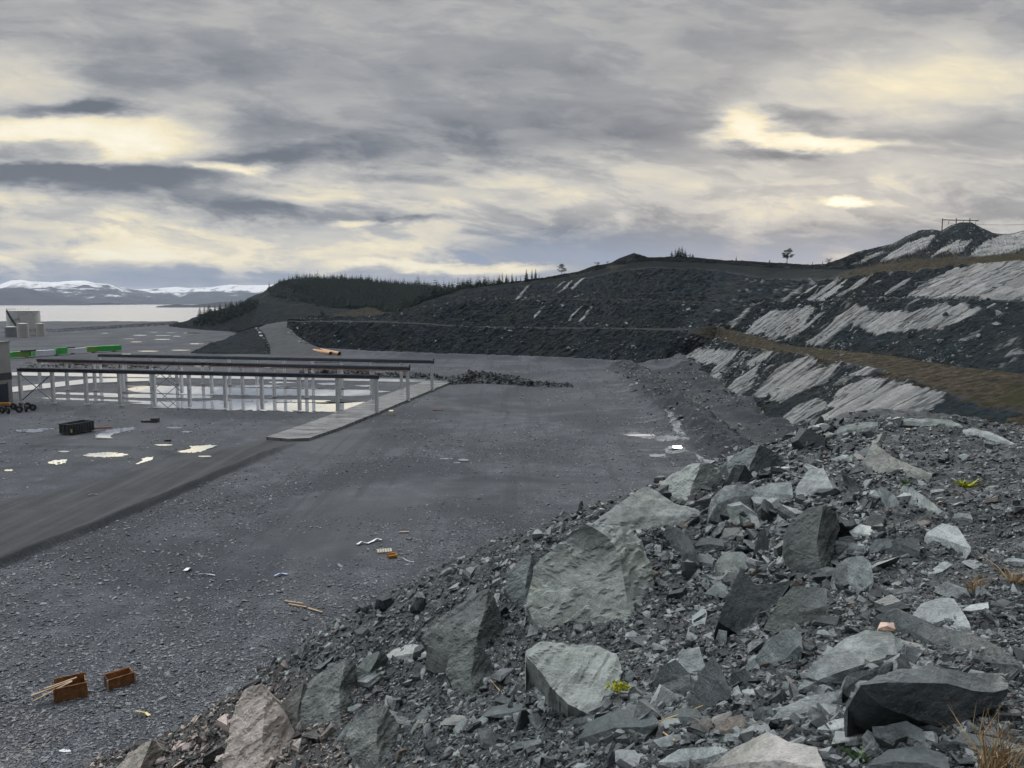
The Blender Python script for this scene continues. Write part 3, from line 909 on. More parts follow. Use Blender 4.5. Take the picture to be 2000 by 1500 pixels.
MOUND = [
    [(372, 372, 690.5, 300), (450, 450, 693, 296), (500, 500, 694, 295), (529, 529, 693, 294)],
    [(372, 376, 688, 305), (410, 410, 671, 314), (440, 440, 662, 322), (470, 470, 649, 332), (500, 500, 640, 340), (512, 512, 650, 328), (521, 521, 668, 312), (529, 530, 691, 297)],
    [(372, 376, 687, 330), (410, 410, 680, 335), (440, 440, 672, 345), (470, 470, 660, 355), (500, 503, 641, 362), (512, 514, 651, 350), (521, 523, 669, 335), (529, 531, 690, 300)],
]
_, MOUND_G = soft_loft('hill', MOUND, np.linspace(372, 529, 150), [40, 8], 1.3, 7.0, M['hill'], 8.0, heath=0.35)
KNOLL = [
    [(640, 640, 628, 398), (700, 700, 628, 396), (775, 775, 628, 386)],
    [(640, 641, 622, 402), (660, 660, 612, 408), (690, 690, 606, 412), (715, 715, 600, 414), (735, 735, 603, 412), (760, 760, 618, 400), (775, 776, 627, 390)],
    [(640, 641, 628, 425), (700, 700, 620, 430), (775, 776, 628, 420)],
]
soft_loft('hill', KNOLL, np.linspace(640, 775, 110), [30, 12], 0.6, 6.0, M['hill'], 5.0, lambda G, i, t: np.clip(0.75 + fbm(G * 0.2, 3), 0, 1) * np.ones(G.shape[:2]))
RAMP = [
    [(0, 520, 700, 275), (1, 529, 691.5, 294), (2, 521, 669, 322), (3, 512, 651, 352), (4, 503, 641, 366), (5, 520, 634, 388), (6, 548, 629, 405), (7, 590, 626.5, 420), (8, 640, 625.5, 420)],
    [(0, 675, 700, 275), (1, 650, 690, 296), (2, 605, 672, 325), (3, 580, 656, 349), (4, 566, 642, 365), (5, 564, 633, 382), (6, 575, 628.5, 396), (7, 602, 626.8, 405), (8, 645, 625.8, 405)],
]
G, _i = loft(RAMP, np.linspace(0, 8, 120), [24])
G[..., 2] += 0.12 + 0.10 * fbm(G * 0.3, 3) - np.where(np.linspace(0, 8, 120) < 1, (1 - np.linspace(0, 8, 120)) * 0.5, 0)[None, :]
me = mkmesh('road', G.reshape(-1, 3), [grid_faces(*G.shape[:2])], M['ground'], True, {'road': np.ones(G.shape[:2])})
tag(link('road', me), kind='structure')
RAMP_G = G

# ---- far mountains over the fjord
def mat_mountain():
    m, N, b = new_mat('snowy_mountain')
    co = obj_co(N)
    z = N.sep(co)[2]
    n = N.noise(co, 0.004, 9, 0.72)
    n2 = N.noise(co, 0.0010, 5, 0.6)
    s = N.m('ADD', z, N.m('MULTIPLY', N.m('SUBTRACT', n, 0.5), 760.0))
    s = N.m('ADD', s, N.m('MULTIPLY', N.m('SUBTRACT', n2, 0.5), 200.0))
    snow = N.m('MULTIPLY', N.rng(s, 150.0, 235.0), N.attr('snow'))
    rock = N.ramp(n, [(0.35, (0.016, 0.022, 0.030)), (0.65, (0.055, 0.055, 0.055))])
    N.put(b.inputs['Base Color'], N.mix(snow, rock, (0.80, 0.78, 0.76)))
    b.inputs['Roughness'].default_value = 0.9
    b.inputs['Specular IOR Level'].default_value = 0.1
    N.put(b.inputs['Normal'], N.bump(n, 0.6, 60.0))
    return m
M['mountain'] = mat_mountain()

def mountain(base, sky, Yb, Ys, amp, lam, snow, seed):
    xs = np.linspace(sky[0][0], sky[-1][0], 500)
    sy = np.interp(xs, [s[0] for s in sky], [s[1] for s in sky])
    nr = 60
    G = np.zeros((nr + 8, len(xs), 3))
    for j, (x, y) in enumerate(zip(xs, sy)):
        a = at(x, 590 + 25 * 1500.0 / Yb, Yb)
        a[2] = -8
        c = at(x, y, Ys)
        for i in range(nr):
            f = i / (nr - 1)
            p = a * (1 - f) + c * f
            p[2] = a[2] + (c[2] - a[2]) * f ** 1.15
            G[i, j] = p
        for i in range(8):
            g = (i + 1) / 8
            G[nr + i, j] = c + np.array((0, (Ys - Yb) * g, -(c[2] + 8) * g))
    f = np.concatenate([np.linspace(0, 1, nr), np.linspace(1, 0, 8)])
    n = fbm(G / lam + seed, 6, ridged=True, gain=0.55)
    G[..., 2] += amp * n * (np.sin(np.pi * np.clip(f, 0, 1) * 0.93)[:, None]) 
    G[..., 1] += amp * 1.5 * fbm(G / lam + seed + 9, 5) * np.sin(np.pi * f)[:, None]
    me = mkmesh('mountain', G.reshape(-1, 3), [grid_faces(*G.shape[:2])], M['mountain'], True, {'snow': np.full(G.shape[:2], snow)})
    return tag(link('mountain', me), kind='structure')

mountain(0, [(-500, 540), (-200, 552), (-60, 566), (0, 556), (20, 549), (40, 547), (60, 551), (100, 553), (130, 551), (165, 549), (185, 554), (210, 555), (228, 562), (255, 572), (275, 580), (300, 586), (340, 592)], 7600, 9600, 130, 900, 1.0, 2.0)
mountain(0, [(-500, 580), (-100, 570), (0, 564), (40, 562), (60, 565), (85, 575), (110, 584), (140, 589), (175, 593.5)], 5900, 6800, 60, 600, 0.0, 7.0)
mountain(0, [(230, 590), (260, 584), (290, 577), (320, 573), (332, 574), (345, 579), (365, 574), (390, 570), (420, 570), (450, 573), (470, 571), (500, 572), (640, 580)], 8200, 9400, 60, 700, 0.75, 12.0)
mountain(0, [(120, 585), (180, 574), (240, 567), (280, 565), (320, 562), (345, 560), (370, 562), (410, 561), (450, 556), (480, 558), (560, 556), (700, 580)], 11500, 13000, 70, 1500, 1.6, 21.0)
mountain(0, [(305, 600.5), (318, 597), (345, 594.5), (370, 596.5), (400, 594), (430, 590), (500, 588)], 3500, 3900, 14, 150, 0.0, 30.0)

# ---- the near bank of blasted slate the picture is taken from
BANK_PX = [
    (220, 1500, 29), (400, 1500, 23), (600, 1500, 17), (800, 1500, 12.5), (1000, 1500, 9.5), (1200, 1500, 7.5), (1400, 1500, 6), (1600, 1500, 5), (1800, 1500, 4.5), (2000, 1500, 4.2),
    (1000, 1800, 6.2), (1500, 1800, 3.8), (2000, 1800, 3.0),
    (350, 1432, 27), (480, 1352, 25), (700, 1350, 19), (900, 1350, 15.5), (1100, 1350, 12.5), (1300, 1350, 10), (1500, 1350, 8), (1700, 1350, 6.8), (1900, 1350, 6), (2000, 1350, 5.7),
    (640, 1300, 21.5), (830, 1242, 20), (950, 1185, 19.5), (1100, 1200, 17), (1300, 1200, 14.5), (1400, 1200, 13.6), (1500, 1200, 12), (1700, 1200, 10), (1900, 1200, 9), (2000, 1200, 8.5),
    (1040, 1100, 19.5), (1110, 1052, 20), (1280, 1100, 17.5), (1360, 1100, 17.3), (1450, 1050, 18), (1650, 1050, 14.5), (1850, 1050, 13), (2000, 1050, 12),
    (1180, 1010, 22), (1270, 968, 24.5), (1400, 955, 24), (1550, 930, 25), (1750, 950, 20), (1900, 950, 19), (2000, 950, 18),
    (1400, 912, 29), (1480, 876, 32), (1600, 862, 34), (1750, 870, 31), (1900, 880, 29), (2000, 890, 27),
    (1560, 848, 37), (1640, 830, 41), (1760, 824, 42), (1890, 824, 40), (1950, 842, 36), (2000, 864, 33), (2150, 880, 28),
]
BANK_W = [(0, -2, 18.5), (0, 0.3, 18.4), (4, -2, 18.6), (-5, -2, 15), (-6, 4, 13.5), (-12, 8, 8), (-16, 14, 5), (-20, 22, 2), (-25, 30, -1.5), (-22, 36, -1.5), (-17, 38, -1.5), (-12, 38, -1.2), (-7, 39.5, -1),
          (-1, 41, -1), (4, 43, -0.5), (8, 47, -0.5), (13, 52, 0), (18, 60, 0.5), (24, 66, 0.5), (31, 62, 1.5), (33, 52, 5), (40, 44, 10), (36, 33, 13.5), (28, 24, 15), (20, 14, 16.5), (14, 6, 17.6), (10, -2, 18.2), (25, 2, 17.5),
          (-30, 10, -1.5), (-30, 45, -1.5), (10, 75, -0.8), (30, 75, 0), (45, 60, 8), (50, 30, 14)]
CP = np.array([at(*b) for b in BANK_PX] + [np.array(b, float) for b in BANK_W])
def _tps(r2):
    return 0.5 * r2 * np.log(np.maximum(r2, 1e-9))
def _fit():
    n = len(CP)
    r2 = ((CP[:, None, :2] - CP[None, :, :2]) ** 2).sum(-1)
    A = np.zeros((n + 3, n + 3))
    A[:n, :n] = _tps(r2) + np.eye(n) * 0.6
    A[:n, n] = 1
    A[:n, n + 1:] = CP[:, :2]
    A[n:, :n] = A[:n, n:].T
    return np.linalg.solve(A, np.concatenate([CP[:, 2], np.zeros(3)]))
_W = _fit()
def bank_z(X, Y):
    X = np.asarray(X, float)
    Y = np.asarray(Y, float)
    z = _W[len(CP)] + _W[len(CP) + 1] * X + _W[len(CP) + 2] * Y
    for (cx, cy, _), w in zip(CP, _W):
        z = z + w * _tps((X - cx) ** 2 + (Y - cy) ** 2)
    return z

def build_bank():
    nr, na = 560, 640
    r = np.exp(np.linspace(math.log(2.2), math.log(78), nr))
    a = np.radians(np.linspace(-62, 62, na))
    R, A = np.meshgrid(r, a, indexing='ij')
    X, Y = R * np.sin(A), R * np.cos(A)
    z = bank_z(X, Y)
    z = np.minimum(z, CAMZ - 1.2)
    P = np.stack([X, Y, z], -1)
    sc = np.clip(R / 14.0, 0.35, 1.3)
    z = z + sc * (0.42 * fbm(P * 0.40, 4) + 0.34 * fbm(P * np.array([0.55, 0.8, 1.4]), 5, ridged=True, gain=0.55)) + 0.02 * sc * fbm(P * 9, 3)
    z = np.maximum(z, -2.0)
    P = np.stack([X, Y, z], -1)
    px, py = to_px(P)
    warm = sstep(-(px + 0.5 * (1500 - py)), -760, -520) * (py > 1250)
    me = mkmesh('bank', P.reshape(-1, 3), [grid_faces(nr, na, flip=True)], M['bank'], False, {'warm': warm})
    tag(link('bank', me), kind='structure')
    return P
BANK = build_bank()

def bvh_of(*grids):
    vs, fs, off = [], [], 0
    for g in grids:
        vs.append(g.reshape(-1, 3))
        fs.append(grid_faces(*g.shape[:2], off=off))
        off += g.shape[0] * g.shape[1]
    return BVHTree.FromPolygons(np.concatenate(vs).tolist(), np.concatenate(fs).tolist())
BV_BANK = bvh_of(BANK)
BV_FAR = bvh_of(HILL[::2, ::2], FOREST_HILL, MOUND_G, RAMP_G)
CAMV = Vector((0, 0, CAMZ))
def hit(px, py, bv):
    d = Vector(at(px, py, 1.0)) - CAMV
    h = bv.ray_cast(CAMV, d.normalized())
    return (None, None) if h[0] is None else (np.array(h[0]), np.array(h[1]))
def drop(x, y, bv):
    h = bv.ray_cast(Vector((x, y, 200.0)), Vector((0, 0, -1)))
    return None if h[0] is None else np.array(h[0])
# ------------------------------------------------------------------ broken slate: loose rubble, rocks, outcrops, gravel
def shard_template(rng):
    """flat angular chip: polygon outline, bevelled top, uneven thickness"""
    n = int(rng.integers(4, 7))
    a = np.sort(rng.uniform(0, 2 * np.pi, n) * 0.35 + np.linspace(0, 2 * np.pi, n, endpoint=False))
    r = rng.uniform(0.55, 1.0, n)
    el = rng.uniform(0.5, 0.95)
    x, y = r * np.cos(a), r * np.sin(a) * el
    h = rng.uniform(0.10, 0.42)
    t1, t2 = rng.normal(0, 0.12, 2)
    up = np.stack([x * rng.uniform(0.6, 0.95, n), y * rng.uniform(0.6, 0.95, n), h + t1 * x + t2 * y + rng.normal(0, 0.03, n)], 1)
    md = np.stack([x, y, rng.uniform(-0.2, 0.3, n) * h + t1 * x + t2 * y], 1)
    dn = np.stack([x * 0.8, y * 0.8, -h + rng.normal(0, 0.04, n)], 1)
    V = np.concatenate([up, md, dn])
    F = {3: [], 4: []}
    for k in range(1, n - 1):
        F[3].append((0, k, k + 1))
        F[3].append((2 * n, 2 * n + k + 1, 2 * n + k))
    for k in range(n):
        j = (k + 1) % n
        F[4].append((n + k, n + j, j, k))
        F[4].append((2 * n + k, 2 * n + j, n + j, n + k))
    return V, np.array(F[3]), np.array(F[4])

TPL = [shard_template(np.random.default_rng(100 + k)) for k in range(40)]

def rand_rot(n, rng, nrm=None, tilt=0.35):
    """rotations: random turn about an axis near the ground normal"""
    up = np.tile(np.array((0.0, 0, 1)), (n, 1)) if nrm is None else nrm.copy()
    up = up + rng.normal(0, tilt, (n, 3))
    up /= np.linalg.norm(up, axis=1)[:, None]
    h = rng.normal(size=(n, 3))
    xx = np.cross(h, up)
    xx /= np.linalg.norm(xx, axis=1)[:, None]
    yy = np.cross(up, xx)
    return np.stack([xx, yy, up], axis=2)

def scatter(name, pos, size, mat, rng, nrm=None, tilt=0.35, warm=None, flat=1.0):
    n = len(pos)
    R = rand_rot(n, rng, nrm, tilt)
    which = rng.integers(0, len(TPL), n)
    VV, F3, F4, WW, off = [], [], [], [], 0
    for k, (V, f3, f4) in enumerate(TPL):
        idx = np.nonzero(which == k)[0]
        if not len(idx):
            continue
        sc = size[idx][:, None] * rng.uniform(0.75, 1.3, (len(idx), 3)) * np.array((1, 1, flat))
        loc = V[None] * sc[:, None, :]
        W = np.einsum('nij,nkj->nki', R[idx], loc) + pos[idx][:, None, :]
        VV.append(W.reshape(-1, 3))
        o = off + np.arange(len(idx))[:, None, None] * len(V)
        F3.append((f3[None] + o).reshape(-1, 3))
        F4.append((f4[None] + o).reshape(-1, 4))
        WW.append(np.repeat((warm[idx] if warm is not None else np.zeros(len(idx))), len(V)))
        off += len(idx) * len(V)
    me = mkmesh(name, np.concatenate(VV), [np.concatenate(F3), np.concatenate(F4)], mat, False, {'warm': np.concatenate(WW)})
    return link(name, me)

def bank_cast(n, rng, x0=150, x1=2080, y0=815, y1=1560):
    P, Nn, PX = [], [], []
    for _ in range(n):
        px, py = rng.uniform(x0, x1), rng.uniform(y0, y1)
        p, nr = hit(px, py, BV_BANK)
        if p is None or p[2] < -0.9:
            continue
        if np.hypot(p[0], p[1]) > 70:
            continue
        P.append(p)
        Nn.append(nr)
        PX.append((px, py))
    return np.array(P), np.array(Nn), np.array(PX)

def warm_at(px, py, rng):
    w = sstep(-(px + 0.3 * (1500 - py)), -900, -620) * sstep(py, 1290, 1360)
    return np.where(rng.random(len(w)) < 0.25 + 0.65 * w, w, 0.0)

def build_rubble():
    rng = np.random.default_rng(5)
    P, Nn, PX = bank_cast(84000, rng)
    d = np.linalg.norm(P - np.array((0, 0, CAMZ)), axis=1)
    # size in the photograph's pixels: fine grit on the right slope, coarser blocks mid bank
    coarse = np.exp(-((PX[:, 0] - 1500) / 330) ** 2 - ((PX[:, 1] - 1000) / 170) ** 2) + np.exp(-((PX[:, 0] - 1450) / 500) ** 2 - ((PX[:, 1] - 1420) / 140) ** 2)
    clump = np.clip(0.5 + 1.3 * fbm(P * 0.8, 3), 0.1, 1.4)
    spx = np.exp(rng.normal(1.45, 0.50, len(P))) * (0.75 + 0.75 * np.clip(coarse, 0, 1) * clump)
    fine_ = (PX[:, 0] > 1720) & (PX[:, 1] < 1150)
    spx = np.where(fine_, spx * 0.72, spx)
    big = rng.random(len(P)) < 0.09 * (0.6 + np.clip(coarse, 0, 1)) * np.where((PX[:, 0] > 1720) & (PX[:, 1] < 1150), 0.3, 1)
    spx = np.where(big, spx * rng.uniform(1.7, 3.3, len(P)), spx)
    s = spx * d / FPX
    Nn = np.where(Nn[:, 2:3] < 0, -Nn, Nn)
    bedn = np.array((-0.35, -0.15, 0.9))
    up = 0.5 * Nn + 0.5 * bedn
    P = P + Nn * (s * 0.12)[:, None]
    o = scatter('rubble', P, s, M['rubble'], rng, up, 0.33, warm_at(PX[:, 0], PX[:, 1], rng))
    tag(o, 'dark broken slate chips covering the near bank', 'rubble', kind='stuff')

    # the same grit over parts of the bank the photograph does not look at
    n = 24000
    th = rng.uniform(-1.05, 1.05, n)
    r = np.exp(rng.uniform(math.log(2.5), math.log(60), n))
    Q = [drop(a * math.sin(t), a * math.cos(t), BV_BANK) for a, t in zip(r, th)]
    k = [i for i, q in enumerate(Q) if q is not None and q[2] > -0.7]
    Q = np.array([Q[i] for i in k])
    qx, qy = to_px(Q)
    Q = Q[(qx < 150) | (qx > 2000) | (qy > 1510) | (rng.random(len(Q)) < 0.08)]
    s2 = np.exp(rng.normal(-5.3, 0.5, len(Q))) * np.hypot(Q[:, 0], Q[:, 1])
    o = scatter('rubble', Q, s2 * 1.3, M['rubble'], rng, None, 0.35)
    tag(o, 'slate grit on the bank slopes', 'rubble', kind='stuff')
build_rubble()

def build_gravel():
    rng = np.random.default_rng(6)
    n = 330000
    px = rng.uniform(-120, 1500, n)
    py = 640 + (1560 - 640) * rng.random(n) ** 0.95
    Q = np.array([gnd(a, b) for a, b in zip(px, py)])
    X, Y = Q[:, 0], Q[:, 1]
    z, road, (sb, db) = floor_z(X, Y)
    bank = bank_z(X, Y)
    dens = 0.50 + 1.5 * fbm(np.stack([X * 0.05, Y * 0.05, X * 0], -1), 4) + 0.5 * fbm(np.stack([X * 0.3, Y * 0.3, X * 0 + 4], -1), 3)
    # the packed middle of the pit is smooth
    for (cx, cy, rx, ry) in [(800, 965, 260, 60), (640, 1070, 170, 50), (1000, 800, 200, 30), (650, 860, 150, 25)]:
        dens -= 0.65 * np.exp(-((px - cx) / rx) ** 2 - ((py - cy) / ry) ** 2)
    dl, sl, _ = dist_line(X, Y, ROAD_R)
    leftside = sl > 0
    dens = np.where(leftside, dens * 0.45 - 0.12, dens)
    dens = np.where(road > 0.3, -0.05 + 0.02 * (rng.random(n) < 0.04), dens)
    keep = (rng.random(n) < np.clip(dens, 0.0, 1)) & (bank < 0.4) & (Y < 330) & (Y > 24) & (Y < shore_y(X) - 10)
    Q[:, 2] = z
    Q, px, py = Q[keep], px[keep], py[keep]
    d = np.linalg.norm(Q - np.array((0, 0, CAMZ)), axis=1)
    spx = np.exp(rng.normal(0.46, 0.46, len(Q))) * np.clip(0.70 + (py - 700) / 900.0, 0.62, 1.4)
    s = np.clip(spx * d / FPX, 0.03, 0.30)
    Q[:, 2] += s * 0.15
    w = (fbm(Q * 0.08 + 50, 3) > 0.12) * 0.8 * (rng.random(len(Q)) < 0.6)
    o = scatter('gravel', Q, s, M['gravel'], rng, None, 0.17, w, flat=0.55)
    tag(o, 'scattered slate gravel on the pit floor', 'gravel', kind='stuff')
build_gravel()

def build_ditch_rubble():
    rng = np.random.default_rng(19)
    L = np.array([np.array(b) for b in BERM]); Wf = np.array([np.array(b) for b in WALLFOOT])
    Q = []
    for line, sp, k in ((L, 3.2, 5200), (Wf, 4.0, 4200)):
        s = np.concatenate([[0], np.cumsum(np.hypot(*np.diff(line, axis=0).T))])
        t = rng.uniform(0, s[-1], k)
        x = np.interp(t, s, line[:, 0]) + rng.normal(0, sp, k)
        y = np.interp(t, s, line[:, 1]) + rng.normal(0, sp, k)
        Q.append(np.stack([x, y, np.zeros(k)], 1))
    Q = np.concatenate(Q)
    Q[:, 2] = floor_z(Q[:, 0], Q[:, 1])[0]
    k = (Q[:, 1] > 60) & (fbm(Q * 0.12, 3) + 0.25 > rng.random(len(Q)) * 0.6)
    Q = Q[k]
    s = np.exp(rng.normal(-1.75, .5, len(Q))) * np.clip(Q[:, 1] / 130, 0.7, 1.4)
    o = scatter('scree', Q, s, M['rubble'], rng, None, 0.5)
    tag(o, 'broken slate along the berm and the foot of the right wall', 'scree', kind='stuff')
build_ditch_rubble()

def build_scree():
    """fallen blocks on the benches and at the foot of the faces"""
    rng = np.random.default_rng(8)
    nr, nc = HILL.shape[:2]
    n = 26000
    i = rng.integers(0, int(nr * 0.62), n)
    j = rng.integers(5, nc - 200, n)
    P = HILL[i, j]
    dn = np.where(HILL_PALE[i, j] > 0.3, 0.04, 1.0) * np.where(HILL_GRASS[i, j] > 0.5, 0.10, 1.0) * np.clip(0.2 + 2.2 * fbm(P * 0.06, 4), 0, 1)
    px, py = to_px(P)
    dn = np.where((px > 1580) & (py > 650), dn * 1.6 + 0.03, dn)
    dn = np.where(px < 1330, dn * 0.30, dn)
    k = (rng.random(n) < dn) & (px < 2200)
    P = P[k]
    s = np.exp(rng.normal(-1.55, 0.55, len(P))) * np.clip(P[:, 1] / 130, 0.6, 2.0)
    o = scatter('scree', P, s, M['rubble'], rng, None, 0.5)
    tag(o, 'fallen slate blocks strewn over the quarry benches', 'scree', kind='stuff')
build_scree()

# ---- rocks drawn one by one from their outlines
def resample(ch, n):
    ch = np.array(ch, float)
    s = np.concatenate([[0], np.cumsum(np.hypot(*np.diff(ch, axis=0).T))])
    t = np.linspace(0, s[-1], n)
    # keep the corners: snap the nearest samples to them
    for v in s[1:-1]:
        k = 1 + int(np.argmin(np.abs(t[1:-1] - v)))
        t[k] = v
    t = np.sort(t)
    return np.stack([np.interp(t, s, ch[:, 0]), np.interp(t, s, ch[:, 1])], 1)

NOISE_SEED = [0.0]
def rock(name, top, edge, bot, kt=1.9, kf=0.30, mat=None, label='', cat='rock', dy=0.0, rough=1.0, n=30, c5=True, warm=0.0, thick=0.8, anchor=None, group=None):
    """top / edge / bot: outline chains left to right; the upper facet leans back, the lower one stands"""
    conv = (lambda c: [(1000 + a / 2.0, 750 + b / 2.0) for a, b in c]) if c5 else (lambda c: [tuple(map(float, q)) for q in c])
    top, edge, bot = conv(top), conv(edge), conv(bot)
    ylow = max(b for _, b in bot)
    xl = [a for a, b in bot if b == ylow][0]
    ax, ay = anchor if anchor else (xl, ylow)
    p, _ = hit(ax, min(ay, 1640), BV_BANK)
    if p is None:
        p = gnd(ax, ay)
    Y0 = float(p[1]) + dy
    mpp = Y0 / FPX
    T, E, B = resample(top, n), resample(edge, n), resample(bot, n)
    # the foot follows the rubble it rests on
    if anchor:
        yb = Y0 + kf * (ylow - B[:, 1]) * mpp
    else:
        hs = [hit(a, min(b, 1640), BV_BANK)[0] for a, b in B]
        hy = np.array([Y0 if h is None or h[1] > Y0 * 2.2 else h[1] for h in hs])
        t_ = np.linspace(-1, 1, n)
        c_ = np.polyfit(t_, np.clip(hy, np.median(hy) * 0.75, np.median(hy) * 1.3), 1)
        yb = np.polyval(c_, t_) + dy
        yb = np.minimum(yb, Y0 * 1.6)
    ye = E[:, 1]
    wpx = max(T[:, 0].max() - T[:, 0].min(), 8)
    size = wpx * mpp
    rows = []
    def depth(q, on_front):
        if on_front:
            return yb + kf * (B[:, 1] - q[:, 1]) * mpp
        return yb + kf * (B[:, 1] - ye) * mpp + kt * np.maximum(0, ye - q[:, 1]) * mpp
    def world(q, Yd):
        return np.array([at(a, b, y) for (a, b), y in zip(q, Yd)])
    Bw = world(B, depth(B, True))
    hid = Bw + np.array((0, 0.25 * size, -0.35 * size))
    rows.append(hid)
    nf = int(np.clip(np.max(B[:, 1] - E[:, 1]) / 4.0, 2, 14))
    for i in range(nf):
        f = i / nf
        q = B * (1 - f) + E * f
        rows.append(world(q, depth(q, True)))
    nt = 14
    for i in range(nt + 1):
        f = i / nt
        q = E * (1 - f) + T * f
        rows.append(world(q, depth(q, False)))
    back = rows[-1] + np.array((0, 0.22 * size * thick, -0.30 * size * thick))
    rows.append(back)
    rows.append(back + np.array((0, 0.0, -0.45 * size * thick)))
    G = np.array(rows)
    nr, nc = G.shape[:2]
    NOISE_SEED[0] += 3.7
    V = G.reshape(-1, 3)
    bm = bmesh.new()
    vs = [bm.verts.new(v) for v in V]
    for q in grid_faces(nr, nc):
        bm.faces.new([vs[k] for k in q])
    for j in range(nc - 1):
        bm.faces.new((vs[(nr - 1) * nc + j], vs[(nr - 1) * nc + j + 1], vs[j + 1], vs[j]))
    bmesh.ops.remove_doubles(bm, verts=bm.verts, dist=size * 0.004)
    bmesh.ops.dissolve_degenerate(bm, dist=size * 0.002, edges=bm.edges)
    bmesh.ops.holes_fill(bm, edges=[e for e in bm.edges if e.is_boundary], sides=0)
    bmesh.ops.triangulate(bm, faces=bm.faces)
    longe = [e for e in bm.edges if e.calc_length() > size * 0.045]
    bmesh.ops.subdivide_edges(bm, edges=longe, cuts=1)
    bmesh.ops.triangulate(bm, faces=bm.faces)
    bmesh.ops.recalc_face_normals(bm, faces=bm.faces)
    bm.normal_update()
    co = np.array([v.co[:] for v in bm.verts])
    nm = np.array([v.normal[:] for v in bm.verts])
    cd, sn = math.cos(DIP), math.sin(DIP)
    bed = -sn * co[:, 0] + cd * co[:, 2]
    q = co / size
    s = NOISE_SEED[0]
    dsp = 0.030 * fbm(q * 3.0 + s, 5, gain=0.6) + 0.016 * fbm(q * 4.5 + s + 9, 4, ridged=True)
    lay = fbm(np.stack([q[:, 0] * 1.2, q[:, 1] * 1.2, bed / size * 11 + s], -1), 3)
    dsp = dsp + 0.035 * np.round(lay * 5) / 5
    co = co + nm * (dsp * size * rough)[:, None]
    c0 = np.array((co[:, 0].mean(), co[:, 1].mean(), co[:, 2].min()))
    for v, c in zip(bm.verts, co - c0):
        v.co = c
    me = bpy.data.meshes.new(name)
    bm.to_mesh(me)
    bm.free()
    at_ = me.attributes.new('warm', 'FLOAT', 'POINT')
    at_.data.foreach_set('value', np.full(len(me.vertices), warm, dtype=np.float32))
    lt = min([label.find(w_) for w_ in ('pale', 'white') if w_ in label] or [999])
    dk_ = label.find('dark') if 'dark' in label else 999
    tn = 0.0 if lt == dk_ else (0.55 if lt < dk_ else -0.45)  # pale rocks carry the sheen of the sky in their colour
    a2_ = me.attributes.new('sheen_tone', 'FLOAT', 'POINT')
    a2_.data.foreach_set('value', np.full(len(me.vertices), tn, dtype=np.float32))
    me.materials.append(mat or M['rock'])
    me.polygons.foreach_set('use_smooth', [True] * len(me.polygons))
    me.set_sharp_from_angle(angle=math.radians(26))
    o = link(name, me, None, c0)
    tag(o, label, cat, group)
    return o

OC = dict(mat=None)
def outcrop(*a, **k):
    k.setdefault('cat', 'outcrop')
    return rock('rock_outcrop', *a, mat=M['outcrop'], **k)

